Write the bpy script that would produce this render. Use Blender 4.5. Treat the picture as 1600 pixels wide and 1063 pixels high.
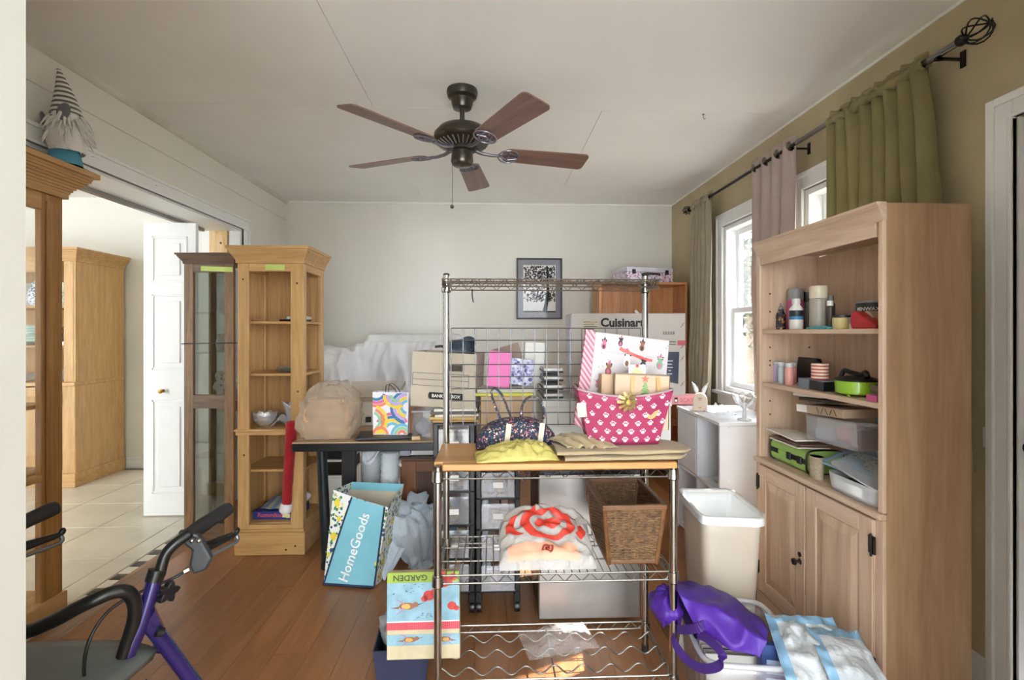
import bpy, bmesh, math, random
from mathutils import Vector, Matrix, Euler, noise as mnoise
for _o in list(bpy.data.objects): bpy.data.objects.remove(_o)
R = math.radians
PI = math.pi
SC = bpy.context.scene
COL = SC.collection
rnd = random.Random(7)

# ---------------------------------------------------------------- camera
FPX, HEYE = 778.0, 1.23
YAW = math.atan(31 / FPX)
cam_d = bpy.data.cameras.new('camera')
cam_d.sensor_width = 36.0
cam_d.lens = FPX / 1600 * 36.0
cam_d.shift_y = -12.5 / 1600
cam_d.clip_start = 0.02
cam = bpy.data.objects.new('camera', cam_d)
COL.objects.link(cam)
cam.location = (0, 0, HEYE)
cam.rotation_euler = (R(90), 0, -YAW)
SC.camera = cam

# ---------------------------------------------------------------- world, sun, exposure
W = bpy.data.worlds.new('world'); SC.world = W; W.use_nodes = True
_bg = W.node_tree.nodes['Background']
_bg.inputs[0].default_value = (0.87, 0.935, 1.0, 1)
_bg.inputs[1].default_value = 4.0
sun_d = bpy.data.lights.new('sun', 'SUN'); sun_d.energy = 11.0; sun_d.angle = R(0.6); sun_d.color = (1.0, 0.95, 0.87)
sun = bpy.data.objects.new('sun', sun_d); COL.objects.link(sun)
sun.rotation_euler = Vector((-1.30, -0.62, -1.45)).to_track_quat('-Z', 'Y').to_euler()
SC.view_settings.view_transform = 'Standard'
SC.view_settings.look = 'None'
SC.view_settings.exposure = 1.80
SC.view_settings.gamma = 1.0
SC.view_settings.use_curve_mapping = False
SC.cycles.max_bounces = 10
SC.cycles.diffuse_bounces = 6
SC.cycles.transparent_max_bounces = 24
SC.cycles.sample_clamp_indirect = 6.0

# ---------------------------------------------------------------- measuring helpers
_c, _s = math.cos(YAW), math.sin(YAW)
def at(x, y, Y):
    """world point at depth Y seen at pixel x, y of the 1600x1063 photograph"""
    a = (x - 800) / FPX
    t = Y / (-a * _s + _c)
    return Vector(((a * _c + _s) * t, Y, HEYE + (519 - y) / FPX * t))
def X_(x, Y): return at(x, 519, Y).x
def Z_(x, y, Y): return at(x, y, Y).z

# ---------------------------------------------------------------- materials
MATS = {}
def lin(h):
    h = h.lstrip('#')
    o = []
    for i in (0, 2, 4):
        v = int(h[i:i + 2], 16) / 255
        o.append(v / 12.92 if v <= 0.04045 else ((v + 0.055) / 1.055) ** 2.4)
    return (o[0], o[1], o[2], 1)
class NT:
    def __init__(s, name):
        s.m = bpy.data.materials.new(name); s.m.use_nodes = True
        s.t = s.m.node_tree; s.n = s.t.nodes; s.l = s.t.links
        s.b = s.n['Principled BSDF']
    def add(s, t, **k):
        n = s.n.new(t)
        for a, v in k.items(): setattr(n, a, v)
        return n
    def link(s, a, b): s.l.new(a, b)
    def coords(s, kind='Object', scale=(1, 1, 1), rot=(0, 0, 0)):
        if kind == 'World':
            g = s.add('ShaderNodeNewGeometry'); src = g.outputs['Position']
        else:
            g = s.add('ShaderNodeTexCoord'); src = g.outputs[kind]
        mp = s.add('ShaderNodeMapping'); mp.inputs['Scale'].default_value = scale; mp.inputs['Rotation'].default_value = rot
        s.link(src, mp.inputs['Vector']); return mp.outputs['Vector']
    def noise(s, vec, sc, det=4, dist=0.0, rough=0.5):
        n = s.add('ShaderNodeTexNoise'); s.link(vec, n.inputs['Vector'])
        n.inputs['Scale'].default_value = sc; n.inputs['Detail'].default_value = det
        n.inputs['Distortion'].default_value = dist; n.inputs['Roughness'].default_value = rough
        return n
    def ramp(s, fac, stops, interp='LINEAR'):
        r = s.add('ShaderNodeValToRGB'); r.color_ramp.interpolation = interp
        e = r.color_ramp.elements
        while len(e) < len(stops): e.new(0.5)
        for i, (p, c) in enumerate(stops):
            e[i].position = p; e[i].color = lin(c) if isinstance(c, str) else c
        s.link(fac, r.inputs['Fac']); return r
    def mix(s, fac, a, b, mode='MIX'):
        m = s.add('ShaderNodeMix', data_type='RGBA', blend_type=mode)
        for sock, v in ((m.inputs[0], fac), (m.inputs[6], a), (m.inputs[7], b)):
            if hasattr(v, 'links'): s.link(v, sock)
            elif isinstance(v, str): sock.default_value = lin(v)
            else: sock.default_value = v
        return m.outputs[2]
    def bump(s, h, strength, dist=0.01):
        b = s.add('ShaderNodeBump'); b.inputs['Strength'].default_value = strength; b.inputs['Distance'].default_value = dist
        s.link(h, b.inputs['Height']); s.link(b.outputs['Normal'], s.b.inputs['Normal'])
    def color(s, v): s.link(v, s.b.inputs['Base Color'])
def plain(name, col, rough=0.6, metal=0.0, var=0.06, vs=6.0, bump=0.0, bs=120.0, trans=0.0, alpha=1.0, emis=0.0, sheen=0.0, coat=0.0, sss=0.0):
    if name in MATS: return MATS[name]
    t = NT(name); c = lin(col)
    v = t.coords()
    n = t.noise(v, vs, 3)
    d = tuple(max(0, x * (1 - var * 2.2)) for x in c[:3]) + (1,)
    l = tuple(min(1, x * (1 + var)) for x in c[:3]) + (1,)
    t.color(t.ramp(n.outputs['Fac'], [(0.3, d), (0.62, l)]).outputs['Color'])
    t.b.inputs['Roughness'].default_value = rough; t.b.inputs['Metallic'].default_value = metal
    t.b.inputs['Transmission Weight'].default_value = trans; t.b.inputs['Alpha'].default_value = alpha
    t.b.inputs['Sheen Weight'].default_value = sheen; t.b.inputs['Coat Weight'].default_value = coat
    if bump:
        n2 = t.noise(v, bs, 3); t.bump(n2.outputs['Fac'], bump, 0.004)
    MATS[name] = t.m; return t.m
def wood(name, dark, mid, light, axis='Z', sc=1.0, rough=0.42, contrast=1.0, world=False, knots=True, rand=False):
    if name in MATS: return MATS[name]
    t = NT(name)
    k = {'X': (1.2, 14, 14), 'Y': (14, 1.2, 14), 'Z': (14, 14, 1.2)}[axis]
    v = t.coords('World' if world else 'Object', tuple(a * sc for a in k))
    if rand:
        oi = t.add('ShaderNodeObjectInfo')
        ad = t.add('ShaderNodeVectorMath', operation='MULTIPLY_ADD')
        cb = t.add('ShaderNodeCombineXYZ')
        for i in range(3): t.link(oi.outputs['Random'], cb.inputs[i])
        t.link(cb.outputs[0], ad.inputs[0]); ad.inputs[1].default_value = (37, 53, 71); t.link(v, ad.inputs[2]); v = ad.outputs[0]
    n = t.noise(v, 1.6, 6, 0.9, 0.6)
    r = t.ramp(n.outputs['Fac'], [(0.5 - 0.22 * contrast, dark), (0.5, mid), (0.5 + 0.2 * contrast, light)])
    out = r.outputs['Color']
    n3 = t.noise(v, 7.0, 4, 0.2)
    out = t.mix(0.22, out, t.ramp(n3.outputs['Fac'], [(0.35, dark), (0.65, light)]).outputs['Color'])
    if rand:
        hs = t.add('ShaderNodeHueSaturation')
        mr = t.add('ShaderNodeMapRange'); mr.inputs[3].default_value = 0.84; mr.inputs[4].default_value = 1.12
        t.link(oi.outputs['Random'], mr.inputs[0]); t.link(mr.outputs[0], hs.inputs['Value']); t.link(out, hs.inputs['Color']); out = hs.outputs[0]
    t.color(out)
    t.b.inputs['Roughness'].default_value = rough
    t.bump(n.outputs['Fac'], 0.08, 0.002)
    MATS[name] = t.m; return t.m
def thinglass(name, tint='#ffffff', gloss=0.12, rough=0.03, dens=0.08, body='#dfe6e8'):
    """clear sheet: mostly transparent, a grazing reflection and a little body colour"""
    if name in MATS: return MATS[name]
    t = NT(name); t.n.remove(t.b)
    tr = t.add('ShaderNodeBsdfTransparent'); tr.inputs[0].default_value = lin(tint)
    gl = t.add('ShaderNodeBsdfGlossy'); gl.inputs['Roughness'].default_value = rough
    df = t.add('ShaderNodeBsdfDiffuse'); df.inputs[0].default_value = lin(body)
    m0 = t.add('ShaderNodeMixShader'); m0.inputs[0].default_value = dens
    t.link(tr.outputs[0], m0.inputs[1]); t.link(df.outputs[0], m0.inputs[2])
    lw = t.add('ShaderNodeLayerWeight'); lw.inputs[0].default_value = 0.25
    mr = t.add('ShaderNodeMapRange'); mr.inputs[3].default_value = gloss * 0.4; mr.inputs[4].default_value = min(1, gloss * 5)
    t.link(lw.outputs['Facing'], mr.inputs[0])
    m1 = t.add('ShaderNodeMixShader'); t.link(mr.outputs[0], m1.inputs[0]); t.link(m0.outputs[0], m1.inputs[1]); t.link(gl.outputs[0], m1.inputs[2])
    t.link(m1.outputs[0], t.n['Material Output'].inputs[0])
    MATS[name] = t.m; return t.m
def fabric(name, col, col2=None, scale=420, rough=0.9, transl=0.0, bump=0.25):
    if name in MATS: return MATS[name]
    t = NT(name); v = t.coords()
    n = t.noise(v, scale, 2)
    n2 = t.noise(v, 9, 3)
    c2 = col2 or col
    base = t.mix(0.45, t.ramp(n.outputs['Fac'], [(0.35, c2), (0.65, col)]).outputs['Color'], t.ramp(n2.outputs['Fac'], [(0.3, c2), (0.7, col)]).outputs['Color'])
    t.color(base); t.b.inputs['Roughness'].default_value = rough; t.b.inputs['Sheen Weight'].default_value = 0.15
    t.bump(n.outputs['Fac'], bump, 0.001)
    if transl:
        tl = t.add('ShaderNodeBsdfTranslucent'); t.link(base, tl.inputs[0])
        mx = t.add('ShaderNodeMixShader'); mx.inputs[0].default_value = transl
        t.link(t.b.outputs[0], mx.inputs[1]); t.link(tl.outputs[0], mx.inputs[2]); t.link(mx.outputs[0], t.n['Material Output'].inputs[0])
    MATS[name] = t.m; return t.m
def spots(name, base, cols, scale, size=0.35, rough=0.7, rnd_=1.0, cover=0.45):
    """small printed dabs of several colours on a ground colour"""
    if name in MATS: return MATS[name]
    t = NT(name); v = t.coords()
    out = base
    for i, c in enumerate(cols):
        vo = t.add('ShaderNodeTexVoronoi'); vo.inputs['Scale'].default_value = scale * (1 + 0.23 * i)
        vo.inputs['Randomness'].default_value = rnd_
        mp = t.add('ShaderNodeMapping'); mp.inputs['Location'].default_value = (i * 3.1, i * 1.7, i * 0.9)
        nz = t.noise(v, scale * 1.3, 2)
        ad = t.add('ShaderNodeMix', data_type='VECTOR'); ad.inputs[0].default_value = 0.02
        t.link(v, mp.inputs['Vector']); t.link(mp.outputs[0], vo.inputs['Vector'])
        f = t.ramp(vo.outputs['Distance'], [(0.0, (1, 1, 1, 1)), (size, (1, 1, 1, 1)), (size + 0.04, (0, 0, 0, 1))])
        wn = t.ramp(vo.outputs['Color'], [(cover, (0, 0, 0, 1)), (cover + 0.05, (1, 1, 1, 1))])
        mm = t.add('ShaderNodeMath', operation='MULTIPLY'); t.link(f.outputs[0], mm.inputs[0]); t.link(wn.outputs[0], mm.inputs[1])
        out = t.mix(mm.outputs[0], out, c)
    t.color(out); t.b.inputs['Roughness'].default_value = rough
    MATS[name] = t.m; return t.m
def stripes(name, c1, c2, scale, axis='Z', rough=0.7, rot=(0, 0, 0), duty=0.5):
    if name in MATS: return MATS[name]
    t = NT(name); v = t.coords('Object', (1, 1, 1), rot)
    sp = t.add('ShaderNodeSeparateXYZ'); t.link(v, sp.inputs[0])
    m1 = t.add('ShaderNodeMath', operation='MULTIPLY'); t.link(sp.outputs['XYZ'.index(axis)], m1.inputs[0]); m1.inputs[1].default_value = scale
    m2 = t.add('ShaderNodeMath', operation='FRACT'); t.link(m1.outputs[0], m2.inputs[0])
    r = t.ramp(m2.outputs[0], [(0, c1), (duty, c2)], 'CONSTANT')
    t.color(r.outputs[0]); t.b.inputs['Roughness'].default_value = rough
    MATS[name] = t.m; return t.m
def film(name, col, alpha=0.6, rough=0.25, transl=0.4):
    """thin crinkled plastic film: part see-through, part milky, glossy creases"""
    if name in MATS: return MATS[name]
    t = NT(name)
    t.b.inputs['Base Color'].default_value = lin(col); t.b.inputs['Roughness'].default_value = rough
    tl = t.add('ShaderNodeBsdfTranslucent'); tl.inputs[0].default_value = lin(col)
    tr = t.add('ShaderNodeBsdfTransparent')
    m = t.add('ShaderNodeMixShader'); m.inputs[0].default_value = transl
    t.link(t.b.outputs[0], m.inputs[1]); t.link(tl.outputs[0], m.inputs[2])
    m2 = t.add('ShaderNodeMixShader'); m2.inputs[0].default_value = alpha
    t.link(tr.outputs[0], m2.inputs[1]); t.link(m.outputs[0], m2.inputs[2]); t.link(m2.outputs[0], t.n['Material Output'].inputs[0])
    v = t.coords(); n = t.noise(v, 26, 5, 0.8); t.bump(n.outputs['Fac'], 0.55, 0.02)
    MATS[name] = t.m; return t.m

# ---------------------------------------------------------------- mesh builder
class MB:
    def __init__(s): s.v = []; s.f = []; s.mi = []; s.cur = 0
    def m(s, i): s.cur = i; return s
    def face(s, idx): s.f.append(tuple(idx)); s.mi.append(s.cur)
    def box(s, c, d, rot=None, taper=1.0):
        n = len(s.v); hx, hy, hz = d[0] / 2, d[1] / 2, d[2] / 2
        M = Euler(rot).to_matrix() if rot else None
        for z in (-hz, hz):
            k = taper if z > 0 else 1.0
            for x, y in ((-hx, -hy), (hx, -hy), (hx, hy), (-hx, hy)):
                p = Vector((x * k, y * k, z))
                if M: p = M @ p
                s.v.append((p.x + c[0], p.y + c[1], p.z + c[2]))
        for q in ((3, 2, 1, 0), (4, 5, 6, 7), (0, 1, 5, 4), (1, 2, 6, 5), (2, 3, 7, 6), (3, 0, 4, 7)): s.face([n + i for i in q])
        return s
    def b2(s, x0, x1, y0, y1, z0, z1): return s.box(((x0 + x1) / 2, (y0 + y1) / 2, (z0 + z1) / 2), (abs(x1 - x0), abs(y1 - y0), abs(z1 - z0)))
    def tube(s, pts, r, n=8, closed=False, caps=True):
        pts = [Vector(p) for p in pts]; N = len(pts); base = len(s.v)
        rr = r if isinstance(r, (list, tuple)) else [r] * N
        up = Vector((0, 0, 1)); prev = None
        for i, p in enumerate(pts):
            a = pts[i - 1] if (i > 0 or closed) else p
            b = pts[(i + 1) % N] if (i < N - 1 or closed) else p
            d = (b - a)
            if d.length < 1e-9: d = Vector((0, 0, 1))
            d.normalize()
            if prev is None:
                u = up if abs(d.z) < 0.9 else Vector((1, 0, 0))
                e = d.cross(u).normalized()
            else:
                e = (prev - d * prev.dot(d))
                e = e.normalized() if e.length > 1e-6 else d.cross(up).normalized()
            g = d.cross(e); prev = e
            for k in range(n):
                th = 2 * PI * k / n
                q = p + (e * math.cos(th) + g * math.sin(th)) * rr[i]
                s.v.append(tuple(q))
        for i in range(N if closed else N - 1):
            j = (i + 1) % N
            for k in range(n):
                k2 = (k + 1) % n
                s.face((base + i * n + k, base + i * n + k2, base + j * n + k2, base + j * n + k))
        if caps and not closed:
            s.face([base + k for k in range(n)][::-1]); s.face([base + (N - 1) * n + k for k in range(n)])
        return s
    def lathe(s, prof, n=24, c=(0, 0, 0), M=None, sx=1.0, sy=1.0):
        base = len(s.v)
        for r, z in prof:
            for k in range(n):
                th = 2 * PI * k / n
                p = Vector((r * math.cos(th) * sx, r * math.sin(th) * sy, z))
                if M: p = M @ p
                s.v.append((p.x + c[0], p.y + c[1], p.z + c[2]))
        for i in range(len(prof) - 1):
            for k in range(n):
                k2 = (k + 1) % n
                s.face((base + i * n + k, base + i * n + k2, base + (i + 1) * n + k2, base + (i + 1) * n + k))
        if prof[0][0] > 1e-5: s.face([base + k for k in range(n)][::-1])
        if prof[-1][0] > 1e-5: s.face([base + (len(prof) - 1) * n + k for k in range(n)])
        return s
    def cyl(s, c, r, h, n=20, M=None): return s.lathe([(r, 0), (r, h)], n, c, M)
    def ball(s, c, r, n=14, sx=1, sy=1, sz=1):
        pr = [(max(1e-6, r * math.sin(PI * i / 8)), -r * sz * math.cos(PI * i / 8)) for i in range(9)]
        return s.lathe(pr, n, c, None, sx, sy)
    def prism(s, poly, z0, z1, M=None):
        """poly: ccw list of (x, y), extruded z0..z1, optionally through matrix M"""
        n = len(s.v); N = len(poly)
        for z in (z0, z1):
            for x, y in poly:
                p = Vector((x, y, z))
                if M: p = M @ p
                s.v.append(tuple(p))
        s.face([n + i for i in range(N)][::-1]); s.face([n + N + i for i in range(N)])
        for i in range(N):
            j = (i + 1) % N; s.face((n + i, n + j, n + N + j, n + N + i))
        return s
    def grid(s, fn, nu, nv, wrap=False):
        base = len(s.v)
        U = nu if wrap else nu + 1
        for j in range(nv + 1):
            for i in range(U):
                s.v.append(tuple(fn(i / nu, j / nv)))
        for j in range(nv):
            for i in range(nu):
                i2 = (i + 1) % U
                s.face((base + j * U + i, base + j * U + i2, base + (j + 1) * U + i2, base + (j + 1) * U + i))
        return s
    def ribbon(s, pts, w, t=0.002, up=(0, 0, 1)):
        """flat strap of width w through pts"""
        pts = [Vector(p) for p in pts]; base = len(s.v); N = len(pts); upv = Vector(up)
        for i, p in enumerate(pts):
            d = (pts[min(i + 1, N - 1)] - pts[max(i - 1, 0)]).normalized()
            wv = upv - d * upv.dot(d)
            wv = wv.normalized() if wv.length > 1e-4 else Vector((1, 0, 0))
            nn = d.cross(wv).normalized()
            for a, b in ((-1, -1), (1, -1), (1, 1), (-1, 1)):
                s.v.append(tuple(p + wv * (a * w / 2) + nn * (b * t / 2)))
        for i in range(N - 1):
            for k in range(4):
                k2 = (k + 1) % 4
                s.face((base + i * 4 + k, base + i * 4 + k2, base + i * 4 + 4 + k2, base + i * 4 + 4 + k))
        s.face((base + 3, base + 2, base + 1, base)); e = base + (N - 1) * 4; s.face((e, e + 1, e + 2, e + 3))
        return s
    def out(s, name, mat, parent=None, loc=(0, 0, 0), rot=(0, 0, 0), smooth=False, bevel=0.0, solid=0.0, sub=0, weld=False):
        me = bpy.data.meshes.new(name); me.from_pydata(s.v, [], s.f)
        mats = mat if isinstance(mat, (list, tuple)) else [mat]
        for q in mats: me.materials.append(q)
        if len(mats) > 1: me.polygons.foreach_set('material_index', s.mi)
        if weld:
            bm = bmesh.new(); bm.from_mesh(me); bmesh.ops.remove_doubles(bm, verts=bm.verts, dist=1e-5); bm.to_mesh(me); bm.free()
        if smooth is True: me.polygons.foreach_set('use_smooth', [True] * len(me.polygons))
        elif smooth:
            me.polygons.foreach_set('use_smooth', [True] * len(me.polygons)); me.set_sharp_from_angle(angle=R(smooth))
        o = bpy.data.objects.new(name, me); COL.objects.link(o)
        o.parent = parent; o.location = loc; o.rotation_euler = rot
        if solid:
            md = o.modifiers.new('solid', 'SOLIDIFY'); md.thickness = solid; md.offset = 0
        if bevel:
            md = o.modifiers.new('bevel', 'BEVEL'); md.width = bevel; md.segments = 2; md.limit_method = 'ANGLE'; md.angle_limit = R(40)
        if sub:
            md = o.modifiers.new('sub', 'SUBSURF'); md.levels = sub; md.render_levels = sub
        return o
def tag(o, label, cat, group=None):
    o['label'] = label; o['category'] = cat
    if group: o['group'] = group
    return o
def T(name, label, cat, loc=(0, 0, 0), rz=0.0, group=None, rot=None):
    o = bpy.data.objects.new(name, None); COL.objects.link(o); o.empty_display_size = 0.05
    o.location = loc; o.rotation_euler = rot if rot else (0, 0, rz)
    return tag(o, label, cat, group)
def S(o):
    o['kind'] = 'structure'; return o
def plabel(o, l): o['label'] = l; return o
def text(s, size, mat, parent, loc, rot=(PI / 2, 0, 0), name='lettering', sx=1.0, ex=0.0004, align='CENTER', bold=0.0, shear=0.0):
    cu = bpy.data.curves.new(name, 'FONT'); cu.body = s; cu.size = size; cu.extrude = ex; cu.offset = bold; cu.shear = shear
    cu.align_x = align; cu.align_y = 'CENTER'; cu.resolution_u = 3
    tmp = bpy.data.objects.new('tmp', cu)
    me = bpy.data.meshes.new_from_object(tmp)
    bpy.data.objects.remove(tmp)
    me.materials.clear(); me.materials.append(mat)
    o = bpy.data.objects.new(name, me); COL.objects.link(o); o.parent = parent; o.location = loc; o.rotation_euler = rot; o.scale = (sx, 1, 1)
    return o
def copy_tree(o, parent=None):
    c = o.copy(); COL.objects.link(c); c.parent = parent
    for ch in list(o.children): copy_tree(ch, c)
    return c
def spline(pts, n=8, closed=False):
    P = [Vector(p) for p in pts]; N = len(P); out = []
    for i in range(N if closed else N - 1):
        if closed: p0, p1, p2, p3 = P[(i - 1) % N], P[i], P[(i + 1) % N], P[(i + 2) % N]
        else: p0, p1, p2, p3 = P[max(i - 1, 0)], P[i], P[i + 1], P[min(i + 2, N - 1)]
        for k in range(n):
            t = k / n
            out.append(0.5 * ((2 * p1) + (p2 - p0) * t + (2 * p0 - 5 * p1 + 4 * p2 - p3) * t * t + (3 * p1 - p0 - 3 * p2 + p3) * t ** 3))
    if not closed: out.append(P[-1])
    return out
def nz(x, y, z, k=1.0): return mnoise.noise(Vector((x * k, y * k, z * k)))
def sq(th, p):
    """superellipse point"""
    c, s_ = math.cos(th), math.sin(th)
    return (math.copysign(abs(c) ** p, c), math.copysign(abs(s_) ** p, s_))

# palette
WHITE = plain('white_paint', '#e9e9e8', 0.45, var=0.02, vs=3)
CEILP = plain('ceiling_paint', '#eeede9', 0.55, var=0.02, vs=1.5)
WALLC = plain('cream_wall_paint', '#e0ddd4', 0.7, var=0.02, vs=2, bump=0.05, bs=60)
WALLR = plain('tan_wall_paint', '#b9ab8a', 0.75, var=0.05, vs=4, bump=0.3, bs=55)
BLACK = plain('black_plastic', '#17181a', 0.35, var=0.1)
DARK = plain('dark_grey_plastic', '#2c2e31', 0.4, var=0.08)
CHROME = plain('chrome', '#aaa7a1', 0.18, 1.0, var=0.04, vs=20)
STEEL = plain('steel_wire', '#918e88', 0.30, 1.0, var=0.05, vs=30)
IRON = plain('aged_bronze', '#57524a', 0.30, 0.85, var=0.12)
PINE = wood('honey_pine', '#a57d4b', '#bf955f', '#cda672', 'Z')
PINEX = wood('honey_pine_cross', '#a57d4b', '#bf955f', '#cda672', 'X')
PINEY = wood('honey_pine_deep', '#a57d4b', '#bf955f', '#cda672', 'Y')
KNOT = plain('pine_knot', '#4c2f17', 0.6)
CARD = plain('kraft_cardboard', '#b99d7e', 0.85, var=0.05, vs=14)
CARD2 = plain('grey_cardboard', '#b7ab99', 0.85, var=0.04, vs=10)
PAPER = plain('white_paper', '#e6e3dc', 0.8, var=0.03)
GLASS = thinglass('clear_glass', gloss=0.10, dens=0.05)
CPLAS = thinglass('clear_plastic', gloss=0.16, rough=0.10, dens=0.13, body='#e3e7ee')
CPLASW = thinglass('milky_plastic', gloss=0.12, rough=0.2, dens=0.55, body='#e3e6ea')
INK = plain('black_ink', '#151515', 0.7, var=0.02)
RED = plain('red_ink', '#b8232b', 0.6, var=0.05)
# ================================================================ room shell
XL, XR, YB, ZC = -1.90, 1.71, 4.68, 2.44
XLO = -2.18            # far face of the thick left wall
# ---- floor with laminate strips
FLW = wood('laminate', '#7d5236', '#95653f', '#a8774f', 'Y', 0.5, 0.33, 1.3, world=True, rand=True)
floor = S(MB().b2(XL, XR, -0.2, YB, -0.10, -0.012).out('floor', plain('subfloor', '#3b2417', 0.8)))
pw = 0.128
_unit = None
i = 0; x = XL + 0.17
while x < XR - 0.005:
    x1 = min(x + pw, XR)
    y = -0.3 - rnd.uniform(0.1, 0.9)
    while y < YB:
        y1 = min(y + rnd.choice((0.62, 0.9, 1.2, 1.2)), YB)
        if y1 > 0.35 and not (x1 < -0.75 and y1 < 0.8):
            o = MB().b2(x + 0.0005, x1 - 0.0005, max(y, 0.0) + 0.0007, y1 - 0.0007, -0.012, 0.0).out('floor_plank', FLW, floor)
        y = y1
    x = x1; i += 1
# ---- left room tiles
TILE = plain('cream_tile', '#cfc6b4', 0.28, var=0.06, vs=3.5)
GROUT = plain('grout', '#8b8171', 0.9)
tf = S(MB().b2(-5.6, XL, 0.4, 4.9, -0.10, -0.004).out('floor_tiled', GROUT))
xs = [-1.905, -2.04] + [-2.04 - 0.437 * k for k in range(1, 9)]
ys = [2.78 + 0.445 * k for k in range(-5, 5)]
for a, b in zip(xs, xs[1:]):
    for c_, d_ in zip(ys, ys[1:]):
        MB().b2(b + 0.002, a - 0.002, c_ + 0.002, min(d_, 4.64) - 0.002, -0.004, 0.004).out('floor_tile', TILE, tf, bevel=0.0015)
# ---- mosaic strip + wooden reducer along the opening
mo = S(MB().b2(XL, XL + 0.075, 1.3, 3.86, -0.012, 0.004).out('trim_1', plain('mosaic_bed', '#b6ab94', 0.7)))
MD = plain('mosaic_dark', '#3e3a33', 0.4); ML = plain('mosaic_light', '#d8d0bf', 0.35)
k = 0; y = 1.34
while y < 3.82:
    if k % 2 == 0: MB().b2(XL + 0.008, XL + 0.067, y + 0.002, y + 0.066, 0.004, 0.008).out('mosaic_piece', ML, mo)
    else:
        for q in (0, 1):
            MB().b2(XL + 0.010, XL + 0.066, y + 0.006 + q * 0.03, y + 0.030 + q * 0.03, 0.004, 0.007).out('mosaic_piece', MD, mo)
    y += 0.07; k += 1
rd = MB()
rd.prism([(XL + 0.075, -0.012), (XL + 0.17, -0.012), (XL + 0.17, 0.001), (XL + 0.10, 0.014), (XL + 0.075, 0.014)], -3.86, -1.3, Matrix.Rotation(R(90), 4, 'X'))
S(rd.out('trim_2', wood('reducer_wood', '#6a4c33', '#8e6a48', '#a27e5a', 'Y', 1, 0.4)))
MB().b2(XL, XL + 0.17, -0.3, 1.3, -0.012, 0.0).out('floor_plank', FLW, floor)
MB().b2(XL, XL + 0.17, 3.86, YB, -0.012, 0.0).out('floor_plank', FLW, floor)

# ---- ceiling sheets with hairline joints
ceil = S(MB().b2(XL - 0.28, XR + 0.12, -0.2, YB + 0.12, ZC + 0.004, ZC + 0.14).out('ceiling', plain('ceiling_joint', '#b9b8b4', 0.8)))
g = 0.0018
for (x0, x1, y0, y1) in ((XL, -0.64, -0.2, 2.70), (-0.64, XR, -0.2, 2.70), (XL, 0.60, 2.70, 4.13), (0.60, XR, 2.70, 4.13), (XL, -0.64, 4.13, YB), (-0.64, XR, 4.13, YB)):
    MB().b2(x0 + g, x1 - g, y0 + g, y1 - g, ZC, ZC + 0.006).out('ceiling_panel', CEILP, ceil)
# ---- back wall
S(MB().b2(XL - 0.28, XR + 0.12, YB, YB + 0.12, -0.1, ZC + 0.1).out('wall_back', WALLC))
S(MB().b2(XL, XR, YB - 0.012, YB, 0, 0.09).out('baseboard_back', WHITE))
S(MB().b2(XL, XR, YB - 0.012, YB, ZC - 0.014, ZC).out('trim_3', CEILP))
# ---- left wall: header over the wide opening, pier beyond it, pier near the camera
ZO, YO0, YO1 = 2.01, 1.22, 3.86
wl = S(MB().b2(XLO, XL, YO0, YO1, ZO, ZC).b2(XLO, XL, YO1, YB, 0, ZC).b2(XLO, XL, 0.60, YO0, 0, ZC).out('wall_left', WALLC))
cm = MB().prism([(0, 0), (0.026, 0), (0.022, -0.010), (0.008, -0.026), (0, -0.03)], -YB, -0.75, Matrix.Translation((XL, 0, ZC)) @ Matrix.Rotation(R(90), 4, 'X'))
S(cm.out('trim_4', plain('cove_paint', '#d3d0c4', 0.6), smooth=40))
# sheet joints of the header panelling
S(MB().b2(XL, XL + 0.0025, 0.75, YB, 2.262, 2.265).out('trim_5', plain('panel_joint', '#c6c3b8', 0.8)))
# opening casing: head and far leg
cas = MB()
def casing_run(mb, a, b, horiz, base, out_):
    pass
hd = MB().b2(XL, XL + 0.018, 1.16, YO1 + 0.085, ZO, ZO + 0.085).b2(XL, XL + 0.026, 1.16, YO1 + 0.085, ZO + 0.066, ZO + 0.085).b2(XL, XL + 0.022, 1.16, YO1 + 0.01, ZO, ZO + 0.014)
S(hd.out('trim_6', WHITE, bevel=0.004))
lg = MB().b2(XL, XL + 0.018, YO1, YO1 + 0.085, 0, ZO).b2(XL, XL + 0.026, YO1 + 0.066, YO1 + 0.085, 0, ZO).b2(XL, XL + 0.022, YO1, YO1 + 0.014, 0, ZO)
S(lg.out('trim_7', WHITE, bevel=0.004))
# head jamb, door track
S(MB().b2(XLO - 0.01, XL, YO0, YO1, ZO - 0.016, ZO - 0.001).out('trim_8', WHITE))
S(MB().b2(XLO + 0.03, XLO + 0.06, YO0 + 0.02, YO1 - 0.1, ZO - 0.040, ZO - 0.016).out('trim_9', plain('track_metal', '#9a9a98', 0.35, 0.8)))
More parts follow.
